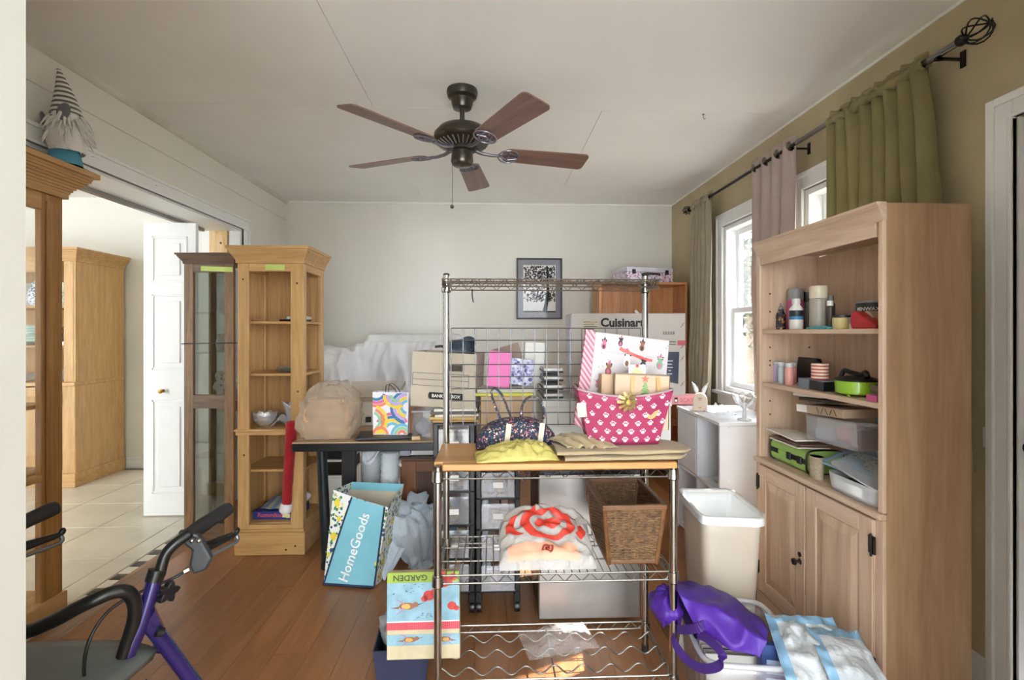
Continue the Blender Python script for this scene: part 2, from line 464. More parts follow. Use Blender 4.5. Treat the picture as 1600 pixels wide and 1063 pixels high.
# far jamb: white boards beside a bare stud
S(MB().b2(XL - 0.09, XL, YO1 - 0.018, YO1, 0, ZO - 0.016).b2(XLO - 0.01, XLO + 0.05, YO1 - 0.012, YO1, 0, ZO - 0.016).out('trim_10', WHITE, bevel=0.003))
stud = S(MB().b2(XLO + 0.055, XL - 0.095, YO1 - 0.03, YO1, 0, ZO - 0.016).out('trim_11', wood('bare_spruce', '#b98c54', '#dcb882', '#e8cb9d', 'Z', 0.8, 0.6)))
MB().b2(-0.0009, 0.0009, -0.0322, -0.030, 0, 0).out('stud_joint', KNOT, None) if False else None
kn = MB()
for zz, xx, r_ in ((1.90, 0.02, 0.008), (1.82, -0.03, 0.010), (1.72, 0.03, 0.007)):
    kn.lathe([(1e-5, 0), (r_, 0.0006), (r_, 0.002)], 10, ((XLO + XL) / 2 - 0.02 + xx, YO1 - 0.0325, zz), Matrix.Rotation(R(-90), 4, 'X'))
kn.out('knot', KNOT, stud)
# hooks left on the head casing
for q, (hy, hz, nm) in enumerate(((2.42, 2.055, 0), (2.86, 2.05, 1), (3.25, 1.99, 2))):
    p0 = Vector((XL + 0.019, hy, hz))
    pts = [p0, p0 + Vector((0.012, 0, 0)), p0 + Vector((0.014, 0.03, -0.002)), p0 + Vector((0.012, 0.05, 0.008))]
    tag(MB().tube(spline(pts, 5), 0.0016, 6).out('small_hook', WHITE, smooth=True), ['small white hook on door casing, nearest the gnome', 'small wire hook midway along the white door casing', 'small hook under door casing above the dark glass cabinet'][q], 'hook')
# ---- near partition on the left, in front of the walker
S(MB().b2(-1.9, -0.676, 0.62, 0.75, 0, ZC).b2(0.95, XR, 0.62, 0.70, 0, ZC).b2(-0.676, 0.95, 0.62, 0.75, 2.12, ZC).out('wall_near', plain('near_wall_paint', '#c6c5bf', 0.65, var=0.03, vs=2, bump=0.1, bs=60)))  # unseen right pier and lintel added to narrow the light from behind
# ---- unseen passage added behind the camera to limit the sky light
PASS = plain('added_passage_paint', '#dcdad3', 0.7, var=0.01)
S(MB().b2(-0.80, -0.676, -2.2, 0.62, 0, ZC).out('wall_added_passage_left', PASS))
S(MB().b2(1.35, 1.45, -2.2, -0.2, 0, ZC).out('wall_added_passage_right', PASS))
S(MB().b2(-0.80, 1.45, -2.2, -0.2, ZC, ZC + 0.1).out('ceiling_added_passage', PASS))
S(MB().b2(-0.80, 1.45, -2.2, -0.2, -0.1, 0).out('floor_added_passage', TILE))
# ---- other room beyond the opening
WALLO = plain('next_room_paint', '#e3e1d8', 0.7, var=0.015, vs=2)
S(MB().b2(-5.7, XLO, 4.62, 4.75, -0.1, ZC).out('wall_next_room_back', WALLO))
S(MB().b2(-5.75, -5.6, 0.4, 4.75, -0.1, ZC).out('wall_next_room_left', WALLO))
S(MB().b2(-4.2, XLO, 0.30, 0.42, -0.1, ZC).out('wall_next_room_light_block', WALLO))  # unseen wall added to cut daylight entering the next room
S(MB().b2(-5.75, XLO, -0.2, 4.75, ZC, ZC + 0.12).out('ceiling_next_room', plain('next_ceiling', '#e9e9e6', 0.6, var=0.01)))
bb = MB().b2(-3.29, XLO, 4.604, 4.62, 0.004, 0.085).b2(-3.29, XLO, 4.608, 4.62, 0.085, 0.10)
S(bb.out('baseboard_next_room', WHITE, bevel=0.003))

# ---- right wall with two windows and a door
W1, W2, DR = (2.94, 3.61), (2.00, 2.66), (0.72, 1.555)
ZS, ZT, ZD = 0.80, 2.005, 1.93
XO = XR + 0.13
wr = MB()
for y0, y1, z0, z1 in ((-0.2, DR[0], 0, ZC), (DR[0], DR[1], ZD, ZC), (DR[1], W2[0], 0, ZC), (W2[0], W2[1], 0, ZS), (W2[0], W2[1], ZT, ZC), (W2[1], W1[0], 0, ZC), (W1[0], W1[1], 0, ZS), (W1[0], W1[1], ZT, ZC), (W1[1], YB, 0, ZC)):
    wr.b2(XR, XO, y0, y1, z0, z1)
S(wr.out('wall_right', WALLR))
S(MB().b2(XR - 0.006, XR, 1.64, YB, ZC - 0.012, ZC).out('trim_12', CEILP))
S(MB().b2(XR - 0.014, XR, 1.64, YB, 0, 0.10).out('baseboard_right', WHITE, bevel=0.003))
VIN = plain('white_vinyl', '#eef0f2', 0.35, var=0.01)
def window(n, y0, y1):
    w = S(MB().b2(XR - 0.018, XR, y0 - 0.085, y0, ZS - 0.02, ZT + 0.085).b2(XR - 0.018, XR, y1, y1 + 0.085, ZS - 0.02, ZT + 0.085).b2(XR - 0.018, XR, y0, y1, ZT, ZT + 0.085)
          .b2(XR - 0.026, XR, y0 - 0.095, y1 + 0.095, ZT + 0.070, ZT + 0.095).b2(XR - 0.026, XR, y1 + 0.068, y1 + 0.09, ZS - 0.02, ZT + 0.09).b2(XR - 0.022, XR, y0, y1, ZT, ZT + 0.016).out('window_%d' % n, WHITE, bevel=0.004))
    MB().b2(XR - 0.05, XO, y0 - 0.10, y1 + 0.10, ZS - 0.025, ZS).out('window_sill', WHITE, w, bevel=0.004)
    MB().b2(XR - 0.018, XR, y0 - 0.07, y1 + 0.07, ZS - 0.10, ZS - 0.025).out('window_apron', WHITE, w, bevel=0.003)
    fr = MB()
    f = 0.032
    xa, xb = XR + 0.001, XR + 0.125
    fr.b2(xa, xb, y0, y0 + f, ZS, ZT).b2(xa, xb, y1 - f, y1, ZS, ZT).b2(xa, xb, y0 + f, y1 - f, ZT - f, ZT).b2(xa, xb, y0 + f, y1 - f, ZS, ZS + f)
    fr.out('window_frame', VIN, w, bevel=0.003)
    zm = 1.385
    for nm, za, zb, xq in (('lower_sash', ZS + f, zm + 0.02, XR + 0.045), ('upper_sash', zm - 0.02, ZT - f, XR + 0.08)):
        q = 0.038
        sh = MB().b2(xq, xq + 0.03, y0 + f, y0 + f + q, za, zb).b2(xq, xq + 0.03, y1 - f - q, y1 - f, za, zb).b2(xq, xq + 0.03, y0 + f + q, y1 - f - q, za, za + q).b2(xq, xq + 0.03, y0 + f + q, y1 - f - q, zb - q, zb).out(nm, VIN, w, bevel=0.003)
        MB().b2(xq + 0.013, xq + 0.017, y0 + f + q, y1 - f - q, za + q, zb - q).out('pane', GLASS, sh)
    return w
window(1, *W1); window(2, *W2)
# door with casing on the right
dc = MB().b2(XR - 0.02, XR, DR[1], DR[1] + 0.085, 0, ZD + 0.085).b2(XR - 0.02, XR, DR[0] - 0.085, DR[0], 0, ZD + 0.085).b2(XR - 0.02, XR, DR[0], DR[1], ZD, ZD + 0.085)
dc.b2(XR - 0.028, XR, DR[1] + 0.055, DR[1] + 0.082, 0, ZD + 0.082).b2(XR - 0.028, XR, DR[0], DR[1] + 0.055, ZD + 0.055, ZD + 0.082).b2(XR - 0.024, XR, DR[1], DR[1] + 0.014, 0, ZD).b2(XR - 0.024, XR, DR[0], DR[1], ZD, ZD + 0.014)
S(dc.out('trim_13', WHITE, bevel=0.004))
d1 = S(MB().b2(XR + 0.03, XR + 0.07, DR[0] + 0.004, DR[1] - 0.004, 0.008, ZD - 0.004).out('door_2', plain('door_paint', '#dcdde0', 0.4, var=0.02, vs=2), bevel=0.002))
MB().b2(XR, XO, DR[1] - 0.004, DR[1], 0, ZD).b2(XR + 0.02, XR + 0.03, DR[1] - 0.016, DR[1] - 0.004, 0, ZD).out('door_stop', WHITE, d1)
for za, zb in ((0.25, 0.92), (1.05, 1.78)):
    for ya, yb in ((DR[0] + 0.11, DR[0] + 0.37), (DR[0] + 0.46, DR[0] + 0.72)):
        MB().b2(XR + 0.022, XR + 0.032, ya, yb, za, zb).out('door_panel', MATS['door_paint'], d1, bevel=0.006)
kb = MB().lathe([(0.026, 0), (0.026, 0.006), (0.010, 0.012), (0.010, 0.03), (0.024, 0.038), (0.028, 0.052), (0.020, 0.064), (1e-5, 0.067)], 20, (XR + 0.03, DR[1] - 0.065, 0.865), Matrix.Rotation(R(-90), 4, 'Y'))
kb.out('door_knob', BLACK, d1, smooth=40)
S(MB().b2(XR - 0.006, XR, 1.640, 1.665, 0.83, 0.90).out('trim_14', WHITE, bevel=0.002))
# ---- bifold door standing open in the next room
def panel_door(x0, x1, y, z0, z1, name, parent=None):
    d = S(MB().b2(x0, x1, y, y + 0.032, z0, z1).out(name, WHITE, parent, bevel=0.002))
    w = x1 - x0
    for a, b in ((1.56, z1 - 0.09), (0.98, 1.48), (0.16, 0.78)):
        fm = MB()
        xa, xb = x0 + 0.055, x1 - 0.055
        for (p, q, r_, s_) in ((xa, xb, a, a + 0.014), (xa, xb, b - 0.014, b), (xa, xa + 0.014, a, b), (xb - 0.014, xb, a, b)):
            fm.b2(p, q, y - 0.006, y + 0.004, r_, s_)
        fm.b2(xa + 0.045, xb - 0.045, y - 0.007, y + 0.004, a + 0.045, b - 0.045)
        fm.out('door_panel', WHITE, d, bevel=0.003)
    return d
bd = panel_door(X_(224, 3.39), X_(306, 3.39), 3.39, 0.012, 1.955, 'door_1')
MB().lathe([(0.012, 0), (0.006, 0.006), (0.006, 0.014), (0.014, 0.02), (0.015, 0.028), (1e-5, 0.034)], 16, (X_(255, 3.39), 3.388, Z_(255, 611, 3.39)), Matrix.Rotation(R(90), 4, 'X')).out('door_knob', plain('brass', '#c9a55c', 0.25, 0.9), bd, smooth=40)

# ---- outdoors
def leafmat(name, a, b):
    t = NT(name); v = t.coords('World'); n = t.noise(v, 9, 2)
    cc = t.ramp(n.outputs['Fac'], [(0.3, a), (0.7, b)]).outputs[0]; t.color(cc); t.b.inputs['Roughness'].default_value = 0.6
    tl = t.add('ShaderNodeBsdfTranslucent'); t.link(cc, tl.inputs[0]); mx = t.add('ShaderNodeMixShader'); mx.inputs[0].default_value = 0.4
    t.link(t.b.outputs[0], mx.inputs[1]); t.link(tl.outputs[0], mx.inputs[2]); t.link(mx.outputs[0], t.n['Material Output'].inputs[0]); return t.m
LEAF = leafmat('leaf', '#1d2416', '#454f36')
gr = MB().b2(XO, 30, -14, 40, -0.6, -0.5).out('ground_lawn', plain('lawn', '#7d7a6c', 0.9, var=0.1)); S(gr)
fe = T('garden_fence', 'white vinyl garden fence outside the windows', 'fence', (10.0, 15, -0.5))
for q in range(30):
    MB().b2(-0.02, 0.02, -9 + q * 0.6 + 0.003, -9 + q * 0.6 + 0.597, 0.05, 1.55).out('fence_board', VIN, fe, bevel=0.004)
MB().b2(-0.05, 0.05, -9, 9, 1.55, 1.62).b2(-0.05, 0.05, -9, 9, 0.0, 0.09).out('fence_rail', VIN, fe)
BARK = plain('bark', '#8a7d6d', 0.9, var=0.2)
def tree(loc, h, r, seed, label):
    rr = random.Random(seed)
    t = T('garden_tree', label, 'tree', loc, 0, 'trees outside the windows')
    tk = MB().tube(spline([(0, 0, 0), (0.1, 0.05, h * 0.4), (-0.05, 0.1, h * 0.8)], 5), [0.16 - 0.008 * q for q in range(11)], 8)
    tips = []
    for q in range(14):
        a = rr.uniform(0, 2 * PI); z = h * rr.uniform(0.3, 0.75); L = r * rr.uniform(0.5, 0.9)
        tip = Vector((L * math.cos(a), L * math.sin(a), z + rr.uniform(0.3, 1.2))); tips.append(tip)
        tk.tube(spline([(0.03, 0.05, z), tuple(tip * 0.5 + Vector((0, 0, z * 0.5))), tuple(tip)], 4), [0.05 - 0.004 * j for j in range(9)], 5)
    tk.out('trunk', BARK, t, smooth=True)
    lf = MB()
    for q in range(5200):
        c = rr.choice(tips) + Vector((rr.gauss(0, 0.6), rr.gauss(0, 0.6), rr.gauss(0, 0.55)))
        a = Vector((rr.gauss(0, 1), rr.gauss(0, 1), rr.gauss(0, 0.7))).normalized(); b = a.orthogonal().normalized(); L = rr.uniform(0.07, 0.15)
        n = len(lf.v)
        for p in (c - a * L, c + b * L * 0.45, c + a * L, c - b * L * 0.45): lf.v.append(tuple(p))
        lf.face((n, n + 1, n + 2, n + 3))
    o = lf.out('foliage', LEAF, t); o['kind'] = 'stuff'
tree((6.4, 12.2, -0.5), 4.6, 1.7, 1, 'leafy tree seen through the far window by back wall')
tree((5.4, 6.6, -0.5), 4.8, 1.7, 2, 'leafy tree seen through window beside the green curtain')
tree((12.5, 20.0, -0.5), 5.4, 2.2, 3, 'taller tree behind the white fence outside far window')

# ================================================================ curtains, rod
RODX, RODZ = 1.615, 2.235
rod = T('curtain_rod', 'long black curtain rod with round wire cage finials', 'curtain rod', (RODX, 0, RODZ))
MB().tube([(0, 1.66, 0), (0, 2.58, 0.0)], 0.0125, 12).out('rod', plain('rod_steel', '#7d7b77', 0.25, 0.9), rod, smooth=40)
MB().tube([(0, 2.58, 0), (0, 4.0, 0.0)], 0.0095, 12).out('rod', plain('black_metal', '#1d1c1b', 0.4, 0.6), rod, smooth=40)
BM = MATS['black_metal']
def finial(y, d, r):
    fb = MB()
    fb.lathe([(0.014, 0), (0.019, 0.006), (0.019, 0.02), (0.011, 0.03)], 14, (0, y, 0), Matrix.Rotation(R(90 * d), 4, 'X') if d > 0 else Matrix.Rotation(R(-90), 4, 'X'))
    for k in range(8):
        a0 = 2 * PI * k / 8; pts = []
        for j in range(9):
            ph = PI * j / 8; a = a0 + 1.1 * j / 8
            pts.append((r * math.sin(ph) * math.cos(a), y - d * (0.028 + r - r * math.cos(ph)), r * math.sin(ph) * math.sin(a)))
        fb.tube(pts, 0.0028, 5)
    fb.ball((0, y - d * (0.030 + 2 * r), 0), 0.008, 8)
    fb.out('finial', BM, rod, smooth=40)
finial(1.665, 1, 0.042); finial(4.0, -1, 0.036)
for y in (1.74, 2.62, 3.97):
    MB().b2(-0.005, XR - RODX, y - 0.006, y + 0.006, -0.02, -0.012).b2(XR - RODX - 0.006, XR - RODX, y - 0.01, y + 0.01, -0.045, 0.015).b2(-0.012, 0.012, y - 0.006, y + 0.006, -0.022, -0.011).out('bracket', BM, rod, bevel=0.001)
def curtain(name, label, mat, y0, y1, zb, folds, amp, pocket, flare=0.0, seed=0, top=0.0, yb=None, xoff=0.0):
    """hanging cloth along the rod from y0 (near) to y1 (far)"""
    c = T(name, label, 'curtain', (RODX + xoff, 0, 0))
    yb = yb or (y0, y1)
    nu, nv = folds * 8, 30
    def fn(u, v):
        t = v
        a = (1 - t); ya = y0 * a + yb[0] * t; yz = y1 * a + yb[1] * t
        y = ya + (yz - ya) * u
        ph = u * folds * 2 * PI
        w = amp * (0.45 + 0.75 * t) * (1 + 0.5 * nz(u * 7 + seed, t * 1.5, seed))
        if t < 0.06 and pocket: w = amp * 0.5
        x = math.sin(ph + 0.9 * nz(u * 3, t * 2, seed + 3)) * w + 0.012 * nz(u * 5, t * 4, seed + 9)
        y += 0.012 * nz(u * 9, t * 3, seed + 5) + 0.3 * w * math.cos(ph * 1.0)
        z = (RODZ + top) * (1 - t) + zb * t
        if t < 0.02: z += 0.006 * math.sin(ph * 1.0 + seed)
        return (x, y, z)
    MB().grid(fn, nu, nv).out('cloth', mat, c, smooth=True, solid=0.0016)
    if pocket:
        def fp(u, v):
            a = 2 * PI * v; ph = u * folds * 2 * PI
            rr_ = 0.019 + 0.004 * math.sin(ph * 1.3 + seed) + 0.003 * nz(u * 20, v * 3, seed)
            return (math.cos(a) * rr_, y0 + (y1 - y0) * u + 0.004 * nz(u * 11, v, seed), RODZ + math.sin(a) * rr_ * 1.1 - 0.002)
        MB().grid(fp, folds * 6, 10).out('rod_pocket', mat, c, smooth=True)
        def fs(u, v):
            return (math.cos(u * folds * 2 * PI) * 0.010, y0 + (y1 - y0) * u, RODZ + 0.018 + 0.022 * (1 - v) + 0.004 * math.sin(u * folds * 2 * PI * 1.5))
        MB().grid(fs, folds * 6, 2).out('header', mat, c, smooth=True, solid=0.0015)
    return c
GREEN = fabric('olive_linen', '#a89d6e', '#8b8156', 500, transl=0.30)
curtain('curtain', 'olive green linen curtain gathered on rod above the tall bookcase', GREEN, 1.79, 2.335, 0.75, 8, 0.032, True, seed=2, yb=(1.62, 2.33))
ROSE = fabric('rose_beige_cloth', '#c3b1a7', '#b09d94', 600, transl=0.18)
gc = curtain('curtain', 'pinkish beige grommet curtain hanging between the two windows', ROSE, 2.58, 3.04, 0.40, 4, 0.030, False, seed=5, top=0.05, yb=(2.62, 2.98))
for y in (2.63, 2.75, 2.87, 2.99):
    MB().lathe([(0.019, -0.003), (0.030, -0.002), (0.030, 0.002), (0.019, 0.003)], 18, (0.0, y, RODZ), Matrix.Rotation(R(78), 4, 'X')).out('grommet', CHROME, gc, smooth=40)
BEIG = fabric('beige_cloth', '#aea48e', '#978d76', 600, transl=0.22)
curtain('curtain', 'taupe curtain at the far end of the rod beside back wall', BEIG, 3.62, 3.97, 0.3, 5, 0.026, True, seed=8, yb=(3.66, 4.00))

# ================================================================ ceiling fan
FX, FY, FZ = -0.15, 2.50, 2.115
fan = T('ceiling_fan', 'bronze ceiling fan with five dark walnut blades and pull chain', 'ceiling fan', (FX, FY, 0))
MB().lathe([(0.012, 2.345), (0.045, 2.348), (0.052, 2.366), (0.056, 2.392), (0.072, 2.404), (0.078, 2.424), (0.076, 2.44)], 28).out('canopy', IRON, fan, smooth=35)
MB().cyl((0, 0, 2.26), 0.0125, 0.1, 14).out('downrod', IRON, fan, smooth=40)
MB().lathe([(0.02, 2.262), (0.075, 2.262), (0.115, 2.245), (0.140, 2.215), (0.142, 2.192), (0.135, 2.180), (0.118, 2.168), (0.07, 2.150), (0.07, 2.14)], 36).out('motor_housing', IRON, fan, smooth=35)
vt = MB()
for k in range(30):
    a = 2 * PI * k / 30; cs, sn = math.cos(a), math.sin(a)
    vt.tube([(0.126 * cs, 0.126 * sn, 2.170), (0.080 * cs, 0.080 * sn, 2.149)], 0.0034, 5)
vt.out('vent_fins', plain('fin_metal', '#8f8b88', 0.35, 0.6), fan)
MB().lathe([(0.03, 2.15), (0.066, 2.148), (0.066, 2.135), (0.052, 2.130), (0.056, 2.082), (0.050, 2.066), (0.045, 2.062), (0.012, 2.058), (1e-5, 2.056)], 28).out('switch_housing', IRON, fan, smooth=35)
chn = MB().tube([(-0.05, 0.02, 2.10), (-0.052, 0.02, 1.87)], 0.0013, 6)
ch = chn.out('pull_chain', plain('chain_metal', '#6f6a60', 0.3, 0.8), fan)
MB().ball((-0.052, 0.02, 1.862), 0.010, 12).out('chain_knob', IRON, ch, smooth=True)
WAL = wood('walnut_blade', '#5f453c', '#7d6055', '#8f7267', 'X', 0.8, 0.35, knots=False)
BRK = plain('bracket_metal', '#7e7c86', 0.35, 0.7)
for k in range(5):
    an = R(84 + 72 * k)
    piv = Matrix.Rotation(an, 4, 'Z') @ Matrix.Translation((0, 0, 2.135)) @ Matrix.Rotation(R(-13), 4, 'X')
    def outline():
        pts = []
        L0, L1 = 0.205, 0.66
        w0, w1 = 0.055, 0.069
        for j in range(7): a = PI / 2 + PI * j / 6; pts.append((L0 + 0.035 + 0.035 * math.cos(a), w0 * math.sin(a)))
        rr_ = 0.025
        for a in (-90, -60, -30, 0): pts.append((L1 - rr_ + rr_ * math.cos(R(a)), -w1 + rr_ + rr_ * math.sin(R(a))))
        for a in (0, 30, 60, 90): pts.append((L1 - rr_ + rr_ * math.cos(R(a)), w1 - rr_ + rr_ * math.sin(R(a))))
        return pts
    bo = MB().prism(outline(), -0.003, 0.003).out('blade', WAL, fan)
    bo.matrix_local = piv
    br = MB()
    br.tube([(0.06, 0, 0.012), (0.10, 0, -0.004), (0.15, 0, -0.010), (0.19, 0, -0.008)], [0.011, 0.009, 0.008, 0.008], 8)
    br.tube([(0.185 + 0.052 - 0.052 * math.cos(a), 0.054 * math.sin(a), -0.008) for a in [2 * PI * j / 20 for j in range(20)] if True], 0.0042, 6, closed=True)
    br.tube([(0.19, 0, -0.008), (0.235, 0.03, -0.008), (0.285, 0.012, -0.008)], 0.004, 6)
    br.tube([(0.19, 0, -0.008), (0.235, -0.03, -0.008), (0.285, -0.012, -0.008)], 0.004, 6)
    br.tube([(0.225, 0.036, -0.008), (0.245, 0.0, -0.008), (0.225, -0.036, -0.008)], 0.004, 6)
    for q in ((0.235, 0.03), (0.235, -0.03), (0.275, 0)): br.ball((q[0], q[1], -0.009), 0.006, 8)
    o = br.out('blade_bracket', BRK, fan, smooth=40); o.matrix_local = piv
# ceiling hook
hk = MB().lathe([(0.007, 0), (0.007, -0.003), (0.002, -0.004)], 10).tube(spline([(0, 0, -0.003), (0, 0, -0.02), (0.006, 0, -0.028), (0.012, 0, -0.022)], 4), 0.0017, 6)
p = at(1099, 184, 2.70); hk.out('ceiling_hook', plain('hook_metal', '#7a756c', 0.4, 0.6), loc=(X_(1099, 2.72), 2.72, ZC), smooth=True)
tag(bpy.data.objects['ceiling_hook'], 'tiny metal screw hook in the white ceiling right of fan', 'hook')
# framed print on the back wall
PX0, PX1 = X_(807, YB), X_(878, YB); PZ0, PZ1 = Z_(842, 499, YB), Z_(842, 404, YB)
pic = T('framed_picture', 'framed black and white tree print on the back wall', 'picture', ((PX0 + PX1) / 2, YB - 0.003, PZ0))
pw_, ph_ = PX1 - PX0, PZ1 - PZ0
fm = MB()
for x0, x1, z0, z1 in ((-pw_ / 2, pw_ / 2, 0, 0.014), (-pw_ / 2, pw_ / 2, ph_ - 0.014, ph_), (-pw_ / 2, -pw_ / 2 + 0.014, 0, ph_), (pw_ / 2 - 0.014, pw_ / 2, 0, ph_)): fm.b2(x0, x1, -0.022, 0, z0, z1)
fm.out('frame', plain('frame_black', '#232325', 0.4), pic, bevel=0.002)
MB().b2(-pw_ / 2 + 0.012, pw_ / 2 - 0.012, -0.010, -0.002, 0.012, ph_ - 0.012).out('mat_board', plain('mat_grey', '#8f9097', 0.9, var=0.02), pic)
mx_, mz0, mz1 = pw_ / 2 - 0.062, 0.065, ph_ - 0.065
MB().b2(-mx_, mx_, -0.012, -0.010, mz0, mz1).out('print', plain('print_paper', '#e4e4e2', 0.85, var=0.02), pic)
tp = MB()
tp.b2(-mx_, mx_, -0.0128, -0.012, mz0, mz0 + 0.012)
def flat(mb, pts2, w0, w1, y=-0.0126):
    for j in range(len(pts2) - 1):
        a, b = Vector(pts2[j]), Vector(pts2[j + 1]); d = (b - a).normalized(); n = Vector((-d.y, d.x))
        wa = w0 + (w1 - w0) * j / (len(pts2) - 1); wb = w0 + (w1 - w0) * (j + 1) / (len(pts2) - 1)
        i0 = len(mb.v)
        for p, s_ in ((a, -wa), (a, wa), (b, wb), (b, -wb)): q = p + n * s_; mb.v.append((q.x, y, q.y))
        mb.face((i0, i0 + 3, i0 + 2, i0 + 1))
tx = mx_ * 0.45
flat(tp, [(tx - 0.02, mz0), (tx + 0.0, mz0 + 0.1), (tx + 0.012, mz0 + 0.22), (tx + 0.004, mz1 - 0.01)], 0.020, 0.009)
rr = random.Random(4)
for q in range(9):
    z = mz0 + 0.12 + q * 0.028; d = -1 if q % 3 else 1
    flat(tp, [(tx, z), (max(-mx_, min(mx_ - 0.004, tx + d * rr.uniform(0.06, 0.2))), min(mz1 - 0.01, z + rr.uniform(0.02, 0.07)))], 0.003, 0.001)
for q in range(900):
    x = rr.uniform(-mx_ + 0.008, mx_ - 0.008); z = rr.uniform(mz0 + 0.10, mz1 - 0.012)
    dens = 0.9 if z > mz1 - 0.16 else (0.75 if abs(z - (mz0 + 0.15)) < 0.05 else 0.2)
    if z < mz0 + 0.12 and x < -mx_ * 0.2: dens *= 0.3
    if rr.random() > dens: continue
    a = rr.uniform(0, PI); L = rr.uniform(0.007, 0.017); i0 = len(tp.v)
    for s1, s2 in ((-1, 0), (0, -0.4), (1, 0), (0, 0.4)):
        xx = s1 * L * math.cos(a) - s2 * L * math.sin(a); zz = s1 * L * math.sin(a) + s2 * L * math.cos(a)
        tp.v.append((max(-mx_, min(mx_, x + xx)), -0.0124, max(mz0, min(mz1, z + zz))))
    tp.face((i0, i0 + 1, i0 + 2, i0 + 3))
tp.out('tree_print', INK, pic)
MB().b2(-pw_ / 2 + 0.012, pw_ / 2 - 0.012, -0.0155, -0.0140, 0.012, ph_ - 0.012).out('glass', thinglass('picture_glass', gloss=0.02, dens=0.0), pic)
# ================================================================ furniture on the left
def crown(mb, x0, x1, y0, y1, z, h, ov, sides='fblr'):
    """stepped cornice around a box top: list of slabs growing outwards"""
    N = 12
    prof = [0.16, 0.16, 0.20, 0.27, 0.36, 0.47, 0.58, 0.68, 0.76, 0.80, 1.0, 1.0]
    for q in range(N):
        o = ov * prof[q]
        mb.b2(x0 - (o if 'l' in sides else 0), x1 + (o if 'r' in sides else 0), y0 - (o if 'f' in sides else 0), y1 + (o if 'b' in sides else 0), z + h * q / N, z + h * (q + 1) / N + 0.0004)
    return mb
def pieces(name, mat, parent, boxes, bevel=0.0):
    return [MB().b2(*b).out(name, mat, parent, bevel=bevel) for b in boxes]
# ---- big pine hutch in the next room (front to -Y)
hx1, hy0, hy1, hw, hh = -3.29, 4.07, 4.59, 1.35, 1.89
hut = T('pine_hutch', 'tall honey pine hutch with open shelves in the next room', 'hutch', (hx1 - hw / 2, hy0, 0.004))
a = hw / 2; D = hy1 - hy0
MB().b2(a - 0.022, a, 0, D, 0, hh - 0.1).out('side_panel', PINE, hut, bevel=0.002)
MB().b2(-a, -a + 0.022, 0, D, 0, hh - 0.1).out('side_panel', PINE, hut, bevel=0.002)
MB().b2(-a + 0.022, a - 0.022, D - 0.015, D, 0.05, hh - 0.1).out('back_panel', PINE, hut)
crown(MB(), -a, a, 0, D, hh - 0.105, 0.105, 0.06, 'flr').out('cornice', PINEX, hut, bevel=0.003)
MB().b2(-a - 0.012, a + 0.012, -0.02, D, 0, 0.11).out('plinth', PINEX, hut, bevel=0.004)
MB().b2(-a - 0.012, a + 0.012, -0.025, D - 0.02, 0.80, 0.83).out('counter', PINEX, hut, bevel=0.006)
for z in (1.10, 1.42): MB().b2(-a + 0.022, a - 0.022, 0.10, D - 0.015, z, z + 0.018).out('shelf', PINEX, hut, bevel=0.002)
for x0, x1 in ((a - 0.10, a - 0.003), (-a + 0.003, -a + 0.10), (-0.05, 0.05)):
    MB().b2(x0, x1, -0.003, 0.02, 0.11, 0.80).out('lower_stile', PINE, hut, bevel=0.002)
    MB().b2(x0 + 0.01, x1 - 0.01, -0.003, 0.02, 0.83, hh - 0.1).out('upper_stile', PINE, hut, bevel=0.004)
MB().b2(-a + 0.1, a - 0.1, -0.003, 0.02, hh - 0.19, hh - 0.1).out('upper_rail', PINEX, hut, bevel=0.003)
for x0, x1, kx in ((0.055, a - 0.105, 0.085), (-a + 0.105, -0.055, -0.085)):
    dr = MB().b2(x0, x0 + 0.07, -0.008, 0.014, 0.13, 0.79).b2(x1 - 0.07, x1, -0.008, 0.014, 0.13, 0.79).b2(x0, x1, -0.008, 0.014, 0.13, 0.2).b2(x0, x1, -0.008, 0.014, 0.72, 0.79).b2(x0, x1, 0.0, 0.010, 0.13, 0.79).out('door', PINE, hut, bevel=0.002)
    MB().lathe([(0.008, 0), (0.008, 0.012), (0.018, 0.018), (0.019, 0.028), (1e-5, 0.034)], 14, (kx, -0.008, 0.5), Matrix.Rotation(R(90), 4, 'X')).out('knob', PINE, dr, smooth=40)
    xh = x1 if x1 > 0 else x0
    for z in (0.22, 0.70): MB().b2(xh - 0.006, xh + 0.006, -0.012, -0.006, z - 0.03, z + 0.03).out('hinge', IRON, dr)
# crockery and ornaments on the hutch
hutX = lambda px, Y: X_(px, Y)
def vase(name, label, prof, mat, x, y, z, n=24, cat='vase', group=None):
    o = MB().lathe(prof, n).out(name, mat, loc=(x, y, z), smooth=40); return tag(o, label, cat, group)
CEL = plain('celadon_glaze', '#a9c4b4', 0.2, var=0.08); DELF = spots('blue_white_glaze', '#d8dde3', ['#3c4f77', '#27375c'], 60, 0.35, 0.25)
hz = 0.004
vase('ginger_vase', 'pale green vase at the right end of hutch top shelf', [(0.035, 0), (0.055, 0.04), (0.052, 0.10), (0.028, 0.13), (0.02, 0.18), (0.026, 0.2)], spots('green_white_glaze', '#c7d6cb', ['#8fae9c', '#eef2ee'], 50, 0.35, 0.25), X_(102, 4.3), 4.3, 1.442)
vase('blue_vase', 'blue and white patterned jar on hutch top shelf', [(0.04, 0), (0.068, 0.07), (0.06, 0.13), (0.034, 0.165), (0.036, 0.19), (0.012, 0.215)], DELF, X_(58, 4.28), 4.28, 1.442, cat='jar')
o = MB().b2(-0.075, 0.075, -0.006, 0.006, 0, 0.20).out('picture_card', plain('pale_card', '#e9ebe4', 0.6), loc=(X_(34, 4.30), 4.30, 1.444), rot=(R(-12), 0, R(6)), bevel=0.003); tag(o, 'pale card leaning at the back of hutch top shelf', 'card')
